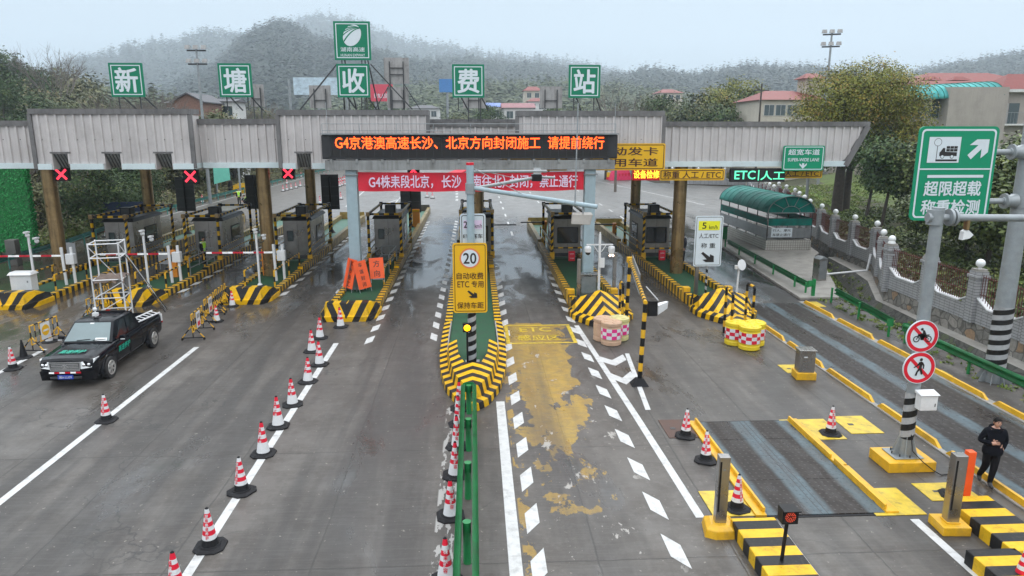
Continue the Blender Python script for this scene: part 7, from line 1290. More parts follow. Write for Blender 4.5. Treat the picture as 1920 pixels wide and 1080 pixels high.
def house(label, px0, px1, pz_eave, pz_ridge, Y, depth, wall, roof, rows=1, n=3, rot=0.0, gable=False, name='house', base=0):
    a, b = AY(px0, pz_eave, Y), AY(px1, pz_eave, Y); zr = AY(px0, pz_ridge, Y).z; w = (b.x - a.x) / 2; t = thing(name, label, 'house', ((a.x + b.x) / 2, Y, base), R(rot), 'houses beyond the canopy'); mb = MB(); mb.box(-w, w, 0, depth, 0, a.z - base, wall); mb.build('wall', t); mb = MB(); hip(mb, -w, w, 0, depth, a.z - base, zr - a.z, roof, .5, gable); mb.build('roof', t)
    wins(t, -w * .9, w * .9, 0, [a.z - base - 2.1 - 3.1 * k for k in range(rows)], n, 1.3, 1.4); return t
house('cream villa with a red hip roof far behind the canopy', 983, 1016, 170, 161, 230, 7, 'wall_cream', 'roof_red', 2, 2); house('low house with an orange red roof below the villa', 990, 1025, 190, 183, 205, 6, 'wall_white', 'roof_red', 1, 2)
house('white house with a mauve roof right behind the canopy', 945, 1000, 202, 192, 150, 8, 'wall_white', 'roof_mauve', 2, 3, gable=True); house('small house with a blue roof left of the mauve roofed one', 915, 936, 200, 192, 170, 6, 'wall_white', 'roof_blue', 1, 2, gable=True); house('far house of which only the pink red roof shows above the trees', 1238, 1280, 174, 166, 240, 10, 'wall_cream', 'roof_red', 1, 3)
t = thing('brick_house', 'red brick house with its gable towards the road behind the left floodlight mast', 'house', (AY(352, 190, 104).x, 104, 1), 0); zr, ze = AY(352, 176, 104).z - 1, AY(330, 189, 104).z - 1; mb = MB(); mb.prism([(-1.9, 0, 0), (1.9, 0, 0), (1.9, 0, ze), (0, 0, zr), (-1.9, 0, ze)], (0, 9, 0), 'brick_red'); mb.build('wall', t); mb = MB()
for s in (-1, 1): mb.hexa([(s * 2.3, -.4, ze - .25), (0, -.4, zr + .02), (0, 9.4, zr + .02), (s * 2.3, 9.4, ze - .25)], [(s * 2.3, -.4, ze - .1), (0, -.4, zr + .2), (0, 9.4, zr + .2), (s * 2.3, 9.4, ze - .1)], 'roof_grey')
mb.build('roof', t); wins(t, -1.5, 1.5, 0, [ze - 2.6], 1, 1.0, 1.2); house('grey white shed with a dark roof right of the brick house', 375, 436, 190, 184, 112, 6, 'wall_white', 'roof_grey', 1, 4, gable=True)
house('low grey house between the left woods and the brick house', 312, 331, 193, 188, 108, 5, 'brick_red', 'roof_grey', 1, 1, gable=True); house('pale factory building peeping over the canopy behind the double sign back', 768, 822, 203, 196, 190, 10, 'wall_white', 'roof_grey', 1, 4)
t = house('cream two storey building with a red roof left of the big camphor tree', 1428, 1545, 187, 166, 100, 12, 'wall_cream', 'roof_red', 3, 5, -4, name='office_building'); mb = MB(); mb.box(3.0, 5.6, 4, 7, 12.0, 15.2, 'wall_cream'); hip(mb, 3.0, 5.6, 4, 7, 15.2, .8, 'roof_red'); mb.build('roof_dormer', t)
# right building with the teal vault
Yb = 84; a, b = AY(1783, 163, Yb), AY(1890, 163, Yb); t = thing('office_building', 'beige building with a red tiled roof and a teal vaulted canopy behind the big sign', 'building', (a.x, Yb, 1.2), R(-3)); zt = a.z - 1.2; w = b.x - a.x; mb = MB(); mb.box(0, w, 0, 12, 0, zt, 'wall_beige'); mb.box(-4.6, 0, 1.8, 12, 0, zt - 3.6, 'wall_beige'); mb.box(w, w + 6, 1.2, 14, 0, zt - .2, 'wall_beige'); mb.build('wall', t); mb = MB(); hip(mb, -2.5, w + 9, 4.5, 16, zt + .1, 2.2, 'roof_red', .6); mb.build('roof', t); mb = MB(); hip(mb, w, w + 7, 1.2, 6, zt - .2, 1.9, 'roof_red', .5); mb.build('roof', t); mb = MB(); mb.box(w - .3, w + 7, .5, 1.2, zt - .55, zt - .22, 'wall_white'); mb.build('eave', t)
for k in range(2): mb = MB(); hip(mb, -1 + k * 3.5, 1 + k * 3.5, 4.0, 5.2, zt + 1.0, .5, 'roof_red', .2); mb.build('dormer', t)
mb = MB(); n_ = 14; aa = [(math.cos(math.pi * k / n_), math.sin(math.pi * k / n_)) for k in range(n_ + 1)]; ra, rz_ = 3.6, 1.75
P = lambda f, k: (-4.6 + f * 11.0, -aa[k][0] * ra + 3.9 - f * .3, zt - 1.5 + f * .55 + aa[k][1] * rz_)
for f in range(8):
    for k in range(n_): mb.add([P(f / 8, k), P((f + 1) / 8, k), P((f + 1) / 8, k + 1), P(f / 8, k + 1)], [(0, 1, 2, 3)], 'teal_roof', True)
v_ = mb.build('vault_roof', t, merge=True); v_.modifiers.new('thickness', 'SOLIDIFY').thickness = .04; mb = MB()
for f in range(17):
    mb = MB()
    for k in range(n_): mb.bar(Vector(P(f / 16, k)) + Vector((0, 0, .03)), Vector(P(f / 16, k + 1)) + Vector((0, 0, .03)), .05, .05, 'teal_dark')
    mb.build('vault_rib', v_)
mb = MB(); mb.box(-4.5, -.05, 1.70, 1.78, zt - 3.5, zt - 1.2, 'window_glass'); mb.build('window', t)
mb = MB(); 
for k in range(5): mb.box(-4.5 + k * 1.1, -4.43 + k * 1.1, 1.6, 1.7, zt - 3.6, zt - 1.2, 'grey_metal')
mb.tube((-3.6, 1.0, zt - 2.2), (0, 1.0, zt - 2.2), .03, 'grey_metal', n=6)
for k in range(12): mb.tube((-3.6 + k * .32, 1.0, zt - 3.1), (-3.6 + k * .32, 1.0, zt - 2.2), .015, 'grey_metal', n=5)
mb.build('balcony_rail', t); mb = MB(); mb.box(w + 1.0, w + 2.2, 1.1, 1.19, zt - 4.2, zt - 1.8, 'window_glass'); mb.box(w + .2, w + .95, 1.1, 1.19, zt - 4.2, zt - 1.8, 'sign_back'); mb.build('door', t); mb = MB(); mb.tube((w + .05, .3, zt - 2.9), (w + 6, .3, zt - 2.9), .03, 'grey_metal', n=6)
for k in range(16): mb.tube((w + .05 + k * .38, .3, zt - 4.2), (w + .05 + k * .38, .3, zt - 2.9), .015, 'grey_metal', n=5)
mb.box(w, w + 6, .2, 1.2, zt - 4.4, zt - 4.2, 'wall_white'); mb.build('balcony_rail', t)
# billboards
def billboard(label, x0, y0, x1, y1, Y, m, txt=None, legs=2):
    a, b = AY(x0, y0, Y), AY(x1, y1, Y); w, h = b.x - a.x, a.z - b.z; t = thing('billboard', label, 'billboard', ((a.x + b.x) / 2, Y, 0), 0, 'roadside billboards'); mb = MB(); mb.box(-w / 2, w / 2, 0, .4, b.z, a.z, m); mb.build('panel', t); mb = MB()
    for k in range(legs): xx = (k - (legs - 1) / 2) * w * .6; mb.tube((xx, .6, 0), (xx, .6, a.z - .3), .3, 'grey_metal', n=10)
    mb.build('leg', t)
    if txt: mb = MB(); mb.text(txt, 'sign_white', (-w * .05, -.02, b.z + h * .32), w=w * .6, h=h * .28); mb.build('lettering', t)
    return t
billboard('pale torn billboard in the haze left of the 收 sign', 549, 145, 640, 178, 170, 'board_torn', None, 3); billboard('red billboard with white lettering 衡东人 right of the 收 sign', 694, 158, 737, 190, 150, 'board_red', '衡东人民'); billboard('blank blue billboard left of the 费 sign', 823, 148, 853, 173, 180, 'board_blue', None, 1)
a, b = AY(403, 306, 86), AY(432, 342, 86); t = thing('road_sign', 'plain teal back lit road sign panel over the teal guardrail left of centre', 'sign', ((a.x + b.x) / 2, 86, 0)); mb = MB(); w = (b.x - a.x) / 2; mb.prism([(-w - .3, 0, b.z - .2), (w, 0, b.z + .3), (w - .1, 0, a.z + 1.5), (-w - .2, 0, a.z + 1.5)], (0, .08, 0), 'rail_teal_light') if 'rail_teal_light' in MT else (M('rail_teal_light', (.16, .55, .43), .5, var=.06), mb.prism([(-w - .3, 0, b.z - .2), (w, 0, b.z + .3), (w - .1, 0, a.z + 1.5), (-w - .2, 0, a.z + 1.5)], (0, .08, 0), 'rail_teal_light')); mb.build('panel', t); mb = MB(); mb.tube((w + 1.0, .2, 0), (w + 1.0, .2, a.z + 2), .12, 'galvanised', n=10); mb.bar((-w, .15, a.z + .8), (w + 1.0, .15, a.z + .8), .1, .1, 'galvanised'); mb.build('pole', t)
t = thing('notice_board', 'dark blue board standing behind the far left booth', 'board', (AY(215, 390, 57).x, 57, 0)); mb = MB(); mb.box(-.9, 2.6, 0, .12, 1.0, 2.7, 'board_navy'); mb.build('panel', t); mb = MB()
for s in (-1.7, 1.7): mb.box(s + .8 - .06, s + .8 + .06, .12, .22, 0, 2.6, 'grey_metal')
mb.build('post', t)
# floodlight masts
def mast(label, px, ptop, Y, rot):
    c = AY(px, ptop, Y); t = thing('floodlight_mast', label, 'floodlight', (c.x, Y, 0), R(rot), 'floodlight masts'); h = c.z; mb = MB(); mb.tube((0, 0, 0), (0, 0, h), .2, 'grey_metal', r1=.11, n=12); mb.build('mast', t); mb = MB()
    for z in (h - .15, h - 1.55): mb.box(-1.0, 1.0, -.1, .1, z - .08, z + .08, 'dark_metal')
    mb.build('crossbar', t)
    for z in (h - .15, h - 1.55):
        for x in (-.85, 0, .85):
            mb = MB(); mb.hexa([(x - .3, -.35, z + .1), (x + .3, -.35, z + .1), (x + .3, .25, z + .22), (x - .3, .25, z + .22)], [(x - .26, -.2, z + .55), (x + .26, -.2, z + .55), (x + .22, .2, z + .5), (x - .22, .2, z + .5)], 'grey_metal'); l_ = mb.build('floodlight', t); mb = MB(); mb.sheet([(x - .25, -.36, z + .15), (x + .25, -.36, z + .15), (x + .22, -.23, z + .52), (x - .22, -.23, z + .52)], 'sign_back'); mb.build('lens', l_)
mast('floodlight mast with six lamps above the left part of the canopy', 368, 92, 82, 0); mast('floodlight mast with six lamps behind the big camphor tree', 1560, 62, 88, -20)
t = thing('power_pole', 'dark wooden power pole left of the cream building on the right', 'pole', (AY(1428, 165, 95).x, 95, 0)); h = AY(1428, 157, 95).z; mb = MB(); mb.tube((0, 0, 0), (0, 0, h), .16, 'bark', r1=.1, n=9); mb.build('pole', t); mb = MB(); mb.box(-1, 1, -.06, .06, h - .9, h - .75, 'dark_metal'); mb.build('crossarm', t)
for px, Y in ((195, 90), (387, 88), (404, 92)): t = thing('lamp_post', {195: 'thin pale post among the left trees under the canopy', 387: 'grey striped post by the teal guardrail', 404: 'grey post right of the teal road sign'}[px], 'post', (AY(px, 320, Y).x, Y, 0)); mb = MB(); mb.tube((0, 0, 0), (0, 0, 8), .1, 'galvanised', n=8); mb.build('pole', t)
t = thing('lamp_post', 'grey lamp post under the canopy right of the green LED sign', 'post', (AY(1513, 360, 62).x, 62, 0)); mb = MB(); mb.tube((0, 0, 0), (0, 0, 6.2), .13, 'grey_metal', n=10); mb.build('pole', t)
# green artificial hedge wall at the far left
ML('leaf_plastic', (0.006, 0.11, 0.026), (0.016, 0.30, 0.065), (0.08, 0.45, 0.15), 0.4); t = thing('green_wall', 'tall wall clad in bright green plastic leaves at the left picture edge', 'wall', (-31.6, 48, 0)); mb = MB(); M('plastic_green', (0.010, 0.17, 0.04), .4, var=.3, scale=3); mb.box(-4, 2.65, 0, .5, .3, 6.9, 'plastic_green'); mb.box(-4, 2.65, .1, .4, 0, .3, 'concrete_dark'); mb.build('panel', t); n = 9000; p = np.stack([RNG.uniform(-4, 2.67, n), RNG.normal(-.04, .03, n), RNG.uniform(.3, 6.9, n)], -1); n2 = 900; p2 = np.stack([RNG.normal(2.68, .03, n2), RNG.uniform(0, .5, n2), RNG.uniform(.3, 6.9, n2)], -1); p = np.concatenate([p, p2]); o = bpy.data.objects.new('leaf_cladding', leaves('leaf_cladding', p, np.array([0, -1, .4]) + RNG.normal(size=p.shape) * .4, .12, np.clip(RNG.normal(.45, .22, len(p)), 0, 1), 'leaf_plastic')); COL.objects.link(o); o.parent = t
t = thing('bollard_box', 'grey concrete box post in front of the green leaf wall', 'post', (G(29, 497).x, G(29, 497).y, 0)); mb = MB(); mb.box(-.3, .3, -.25, .25, 0, 1.6, 'concrete_dark'); mb.build('post', t, bevel=.02)
for (px, py, w, h, lab) in ((133, 475, 1.0, 1.05, 'pale grey panel standing between the first bronze column and the left booth'), (312, 484, .95, .75, 'pale grey panel in front of the booth with the vest worker')): g = G(px, py + 22); t = thing('metal_panel', lab, 'panel board', (g.x, g.y, .1), R(-15)); mb = MB(); mb.box(-w / 2, w / 2, 0, .04, .25, .25 + h, 'grey_panel') if 'grey_panel' in MT else (M('grey_panel', (.33, .34, .35), .5, var=.08), mb.box(-w / 2, w / 2, 0, .04, .25, .25 + h, 'grey_panel')); mb.build('panel', t); mb = MB(); [mb.bar((s * w * .45, .06, -.1), (s * w * .45, .06, .3 + h), .04, .04, 'grey_metal') for s in (-1, 1)]; mb.build('leg', t)
# things on the far plaza
t = thing('water_barrier', 'red plastic water barrier on the far right of the plaza beyond the booths', 'barrier', (G(1163, 338).x, G(1163, 338).y, 0), R(20)); M('barrier_red', (.75, .03, .12), .45, var=.08); mb = MB(); mb.hexa([(-2.0, -.6, 0), (2.0, -.6, 0), (2.0, .6, 0), (-2.0, .6, 0)], [(-1.7, -.25, 1.5), (1.4, -.25, 1.9), (1.4, .25, 1.9), (-1.7, .25, 1.5)], 'barrier_red'); mb.build('body', t, bevel=.12); mb = MB(); [mb.box(-1.2 + k * .6, -1.0 + k * .6, -.55, -.40, .7, 1.15, 'sign_red') for k in range(5)]; mb.build('slot', t)
t = thing('crash_barrel', 'orange and red barrel left of the red water barrier', 'barrel', (G(1143, 337).x, G(1143, 337).y, 0), 0); mb = MB(); mb.lathe([(.5, 0), (.55, .1), (.55, .4), (.5, .45)], 'sign_red', 16); mb.lathe([(.5, .45), (.52, .5), (.5, 1.2), (0, 1.25)], 'sign_yellow', 16); mb.build('drum', t)
t = thing('rubber_curtain', 'red cloth banner lying on the road beyond the booths above the hanging banner', 'banner', (G(850, 322).x, 140, 0)); t.name = 'fallen_banner'; mb = MB(); mb.hexa([(-1, -7, .0), (1.6, -7, .0), (3.2, 7, .0), (.8, 7, .0)], [(-1, -7, .25), (1.6, -7, .3), (3.2, 7, .3), (.8, 7, .25)], 'banner_red'); mb.build('cloth', t, bevel=.08)
for px, py, lab in ((448, 392, 'yellow block with a black flap near the two vest workers'),):
    g = G(px, py - 30); t = thing('end_block', lab, 'block', (g.x, g.y, 0), 0, 'far island end blocks'); mb = MB(); mb.hexa([(-1, 0, 0), (1.2, 0, 0), (1.2, 3, 0), (-1, 3, 0)], [(-.9, .2, .9), (1.1, .2, .9), (1.1, 2.6, 1.1), (-.9, 2.6, 1.1)], 'kerb_bands'); mb.build('block', t); mb = MB(); mb.hexa([(-1.5, -.1, 0), (-.9, -.1, 0), (-.7, .2, 0), (-1.4, .2, 0)], [(-1.2, -.1, 1.5), (-.8, -.1, 1.7), (-.8, .1, 1.7), (-1.2, .1, 1.5)], 'black_rubber'); mb.build('flap', t)
# ------------------------------------------------------------------ trees
RS = random.getstate()
YC = 62; c = AY(1614, 190, YC); K = YC / 75; zc = c.z - 1; X0 = AY(1585, 388, YC).x; D = c.x - X0
tree('camphor_tree', (X0, YC, 1), 6.4, .34, [((D + dx * K, dy, zc + dz * K), (rx * K, ry * K, rz * K)) for dx, dy, dz, rx, ry, rz in ((-2.8, 0, .3, 3.7, 3.6, 3.0), (.2, -.6, 1.5, 4.0, 4, 2.6), (3.2, 0, .7, 3.4, 3.6, 2.8), (-4.7, .3, -1.7, 2.3, 2.6, 2.0), (4.9, -.2, -1.3, 2.6, 2.8, 2.4), (.3, .8, -1.4, 3.4, 3.4, 2.4), (5.4, -.5, -3.6, 2.1, 2.4, 1.8), (3.0, -.6, -3.4, 2.2, 2.2, 1.6), (-.5, -1.8, .2, 3.0, 2.2, 2.4))], 52000, .18, 'leaf_camphor', 'big round camphor tree with yellow green and rusty leaves rising behind the canopy end', clump=.42, limb_depth=3, tint=(.55, .2))
g = G(1568, 402, .9); tree('cedar_tree', (g.x, g.y, .9), 9, .42, [((.5, -.5, 5.0), (2.4, 2, .7)), ((2.2, 0, 5.8), (2.2, 2, .7)), ((-1.5, .4, 4.6), (1.7, 1.8, .7)), ((.3, 0, 6.6), (2.2, 2, .8)), ((3.0, 0, 6.8), (1.5, 1.6, .7))], 6000, .2, 'leaf_dark', 'dark tree with a thick black trunk and level limbs under the canopy end', clump=.4, limb_depth=2)
for px, py, zz, blobs, mat, n, lab in ((1622, 412, 1.0, [((.6, 0, 3.5), (1.0, 1.1, 1.0)), ((1.1, .3, 4.6), (1.4, 1.3, 1.0)), ((.4, .2, 5.4), (1.1, 1.2, .8))], 'leaf_dark', 7000, 'slender dark leafed tree behind the brick wall right of the thick black trunk'), (1649, 432, 1.1, [((1.0, 0, 4.1), (1.4, 1.4, 1.2)), ((.4, .4, 5.3), (1.6, 1.5, 1.0)), ((1.7, .2, 3.3), (1.0, 1.0, .9))], 'leaf_dark', 9000, 'tree with two leaning trunks behind the brick wall, left of the big sign'), (1702, 436, 1.1, [((.5, 0, 3.8), (1.4, 1.4, 1.4)), ((.2, .2, 5.0), (1.3, 1.3, 1.0)), ((1.1, .2, 2.6), (1.1, 1.1, 1.0))], 'leaf_magnolia', 9000, 'glossy leafed tree with bright young leaves touching the big sign')):
    g = G(px, py, zz); tree('broadleaf_tree', (g.x, g.y, zz - .1), 4.6, .12, blobs, n, .24, mat, lab, limb_depth=2, clump=.4, lean=(.5, 0))
pt = None
for k, (px, Y, ptop, r) in enumerate(((1775, 40, 330, 2.2), (1835, 37, 300, 2.3), (1885, 34, 262, 2.3), (1940, 32, 235, 2.5), (1765, 52, 300, 2.8), (1830, 50, 275, 2.9), (1905, 46, 240, 3.0), (1985, 42, 215, 3.2))):
    c = AY(px, ptop, Y); s = (c.z - 1.2) / 6.9
    lab = 'glossy evergreen with dense leaves crowding the bank behind the brick wall at the right'
    if pt is None: pt = tree('evergreen_tree', (c.x, Y, 1.3), 4.2, .13, random_blobs(2.6, 5.6, 2.4, 8, .8, .75), 13000, .24, 'leaf_magnolia', lab, 'evergreens on the bank behind the brick wall', limb_depth=2, clump=.45, tint=(.48, .25)); q = pt
    else: q = copy_tree(pt, (c.x, Y, 1.2), random.uniform(0, 6))
    q.scale = (max(.8, s), max(.8, s), s)
row = None
for k, (px, ptop, Y, r, mat, lab) in enumerate(((1262, 172, 120, 4.0, 'leaf_dark', 'dark green round tree in the row just right of the 站 sign'), (1310, 155, 112, 5.6, 'leaf_mixed', 'big dark reddish green tree in the middle of the row behind the canopy'), (1362, 148, 128, 5.2, 'leaf_camphor', 'ochre green tree topping the row behind the canopy'), (1402, 142, 134, 5.0, 'leaf_camphor', 'tall olive tree at the right end of the row behind the canopy'), (1418, 170, 116, 4.6, 'leaf_dark', 'dark tree next to the cream building with the red roof'), (1232, 178, 126, 4.2, 'leaf_mixed', 'low bushy tree under the far red roof'), (1345, 185, 110, 4.0, 'leaf_dark', 'dark low tree right in front of the ochre one'))):
    c = AY(px, ptop, Y); tree('broadleaf_tree', (c.x, Y, 0), c.z * .6, .25, random_blobs(c.z - r * 1.7, c.z - r * .45, r, 9, .75, .7), 6500, .42, mat, lab, limb_depth=1, clump=.7)
c = AY(1160, 150, 95); bare_tree('bare_tree', (c.x, 95, 0), c.z * .98, .16, 'bare tree with pale blossom spots behind the 站 sign', depth=4)
c = AY(1195, 150, 135); bare_tree('bare_tree', (c.x, 135, 0), c.z, .2, 'feathery bare tree right of the blossoming one', depth=4)
# left woods: a few grown trees, then copies of them
wood = []
for k, (h, r, mat, nm) in enumerate(((12, 3.6, 'leaf_mixed', 'broadleaf_tree'), (14, 3.4, 'leaf_dark', 'broadleaf_tree'), (10, 3.4, 'leaf_mixed', 'broadleaf_tree'), (7, 3.0, 'leaf_undergrowth', 'scrub_tree'))): wood.append(tree(nm, (-60 - k * 8, 110, 2), h * .6, .2, random_blobs(h * .35, h - r * .4, r, 9, .85, .65), 5500, .36, mat, 'tree of the mixed woods rising behind the canopy at the left', 'trees of the left woods', limb_depth=1, clump=.6))
bt = bare_tree('bare_tree', (AY(92, 120, 150).x, 150, 2), AY(92, 96, 150).z, .3, 'tall bare tree standing out of the left woods against the mist', depth=5)
for px, ptop, Y in ((-25, 110, 88), (6, 96, 78), (38, 112, 96), (62, 128, 84), (80, 150, 76), (115, 122, 100), (135, 142, 88), (158, 138, 110), (25, 150, 72), (100, 165, 72), (150, 175, 80), (185, 182, 96), (-10, 170, 66), (60, 175, 68), (130, 185, 70), (170, 190, 74), (205, 190, 100), (230, 195, 92), (258, 196, 104)):
    Y *= 1.9; c = AY(px, ptop, Y); k = random.randint(0, 3); q = copy_tree(wood[k], (c.x, Y, 0), random.uniform(0, 6.28)); s = c.z / (12, 14, 10, 7)[k]; w = min(s, 1.9) * random.uniform(.9, 1.15); q.scale = (w, w, s)
for px, ptop, Y in ((285, 158, 96), (205, 165, 105), (322, 172, 110), (262, 172, 120), (410, 180, 118), (480, 178, 126), (440, 185, 120)):
    c = AY(px, ptop, Y); q = copy_tree(bt, (c.x, Y, 0), random.uniform(0, 6.28), 'bare grey tree in the thicket behind the left canopy', 'bare trees behind the left canopy'); s = c.z / AY(92, 96, 150).z; q.scale = (s * 1.1, s * 1.1, s)
for px, ptop, Y in ((500, 190, 132), (545, 195, 140), (390, 198, 100), (430, 198, 108), (690, 185, 160), (730, 198, 170), (860, 192, 175), (900, 196, 165), (925, 200, 150), (640, 195, 170), (590, 196, 160), (1070, 190, 150), (1030, 196, 140), (1110, 195, 130), (1140, 198, 118)):
    c = AY(px, ptop, Y); k = random.randint(0, 2); q = copy_tree(wood[k], (c.x, Y, 0), random.uniform(0, 6.28), 'leafy tree between the houses behind the canopy roof', 'trees between the far houses'); s = c.z / (12, 14, 10)[k]; q.scale = (s, s, s)
# thicket seen under the canopy at the left
dk = tree('camellia_tree', (AY(145, 400, 56).x, 58, .2), 3.0, .14, [((0, 0, 3.4), (2.4, 2.0, 2.0)), ((1.9, .2, 3.0), (1.8, 1.6, 1.6)), ((-1.6, .2, 2.6), (1.6, 1.6, 1.5)), ((.6, 0, 5.0), (1.6, 1.6, 1.0)), ((.5, -.2, 1.7), (1.8, 1.5, 1.0))], 12000, .19, 'leaf_dark', 'dark glossy evergreen between the first and second bronze columns', limb_depth=2, clump=.35, tint=(.42, .25))
q = copy_tree(dk, (AY(262, 360, 66).x, 66, .3), 2.0, 'evergreen bush just left of the second bronze column'); q = copy_tree(dk, (AY(340, 340, 92).x, 92, 0), 4.0, 'evergreen bush behind the grey sign back at the teal guardrail'); q.scale = (1.5, 1.5, 1.6)
t = thing('tree_stump', 'cut off black tree trunk with two stubs in the left thicket', 'tree', (AY(222, 360, 72).x, 72, .5)); mb = MB(); mb.tube((0, 0, -.5), (0, 0, 5.2), .42, 'bark', r1=.3, n=10); mb.build('trunk', t); mb = MB(); mb.tube((0, 0, 2.2), (-1.6, 0, 4.4), .2, 'bark', r1=.14, n=8); mb.tube((.1, 0, 2.4), (1.1, .2, 3.6), .17, 'bark', r1=.12, n=8); mb.build('crown', t)
for k in range(20):
    Y = random.uniform(46, 135); x = -33.5 - abs(random.gauss(0, 5)) - (Y - 46) * .02; q = copy_tree(wood[3] if k % 3 else wood[0], (x, Y, .2), random.uniform(0, 6.28), 'scrubby tree in the thicket along the far left road edge', 'thicket along the left road edge'); s = random.uniform(.55, .95) * (1 if k % 3 else .55); q.scale = (s, s, s)
for k in range(9): Y = random.uniform(55, 125); q = copy_tree(bt, (-35 - random.uniform(0, 7), Y, .3), random.uniform(0, 6.28), 'leafless thin tree in the thicket along the far left road edge', 'thicket along the left road edge'); s = random.uniform(.22, .36); q.scale = (s, s, s)
def scatter(name, n, fx, size, mat, tint=(.5, .22), hh=.5):
    P = np.array([fx() for _ in range(n)]); cl = RNG.normal(size=(n, 14, 3)) * np.array([.28, .28, .16]) * hh * 2; p = P[:, None, :] + cl + np.array([0, 0, hh * .4]); T = np.clip(RNG.normal(tint[0], tint[1], (n, 1)) + RNG.normal(0, .08, (n, 14)), 0, 1); nn = np.array([0, -.2, .8]) + RNG.normal(size=p.shape) * .6
    o = bpy.data.objects.new(name, leaves(name, p.reshape(-1, 3), nn.reshape(-1, 3), size, T.reshape(-1), mat)); COL.objects.link(o); tag(o, kind='stuff')
def left_bank(): Y = random.uniform(40, 150); d = random.uniform(0, 34); return (-31.5 - d, Y, d * .11)
scatter('undergrowth', 5200, left_bank, .36, 'leaf_undergrowth', hh=.9)
def left_grass(): Y = random.uniform(46, 70); d = random.uniform(0, 4.5); return (-31 - d, Y, .05 + d * .1)
scatter('grass', 1400, left_grass, .2, 'leaf_grass', hh=.3)
def bank(): Y = random.uniform(10, 60); d = random.uniform(.5, 15); wx = float(wall_x(Y)); return (wx + d, Y + d * .1, (1.0 if Y < 47 else .5) + d * .1)
scatter('undergrowth', 4200, bank, .22, 'leaf_magnolia', (.4, .25), .38)
def lawn(): x, y = random.uniform(30, 60), random.uniform(55, 84); return (x, y, 1.0 + (x - 30) * .055)
scatter('grass', 3600, lawn, .16, 'leaf_grass', hh=.18)
def weeds(): 
    Y = random.uniform(8, 45); x = float(np.interp(Y, [p[1] for p in DL], [p[0] for p in DL])); f = random.choice((0, .25, .45, .5, .8)) + random.uniform(-.05, .12); w = float(np.interp(Y, [p[1] for p in DR], [p[0] for p in DR])) - x; zz = -.8 * min(1, max(0, f / .36)) if f < .5 else -.8 * (1 - max(0, (f - .58)) / .42); return (x + f * w, Y, zz - .06)
scatter('weeds', 420, weeds, .13, 'leaf_grass', hh=.16)
def edge_weeds(): Y = random.uniform(20, 35); return (random.uniform(16.9, 18.2), Y, -.02)
scatter('weeds', 110, edge_weeds, .12, 'leaf_grass', hh=.12)
def far_verge(): x = random.uniform(31, 75); return (x, 110 + random.uniform(0, 20) - (x - 31) * .25, .2)
scatter('grass', 2200, far_verge, .3, 'leaf_grass', hh=.35)
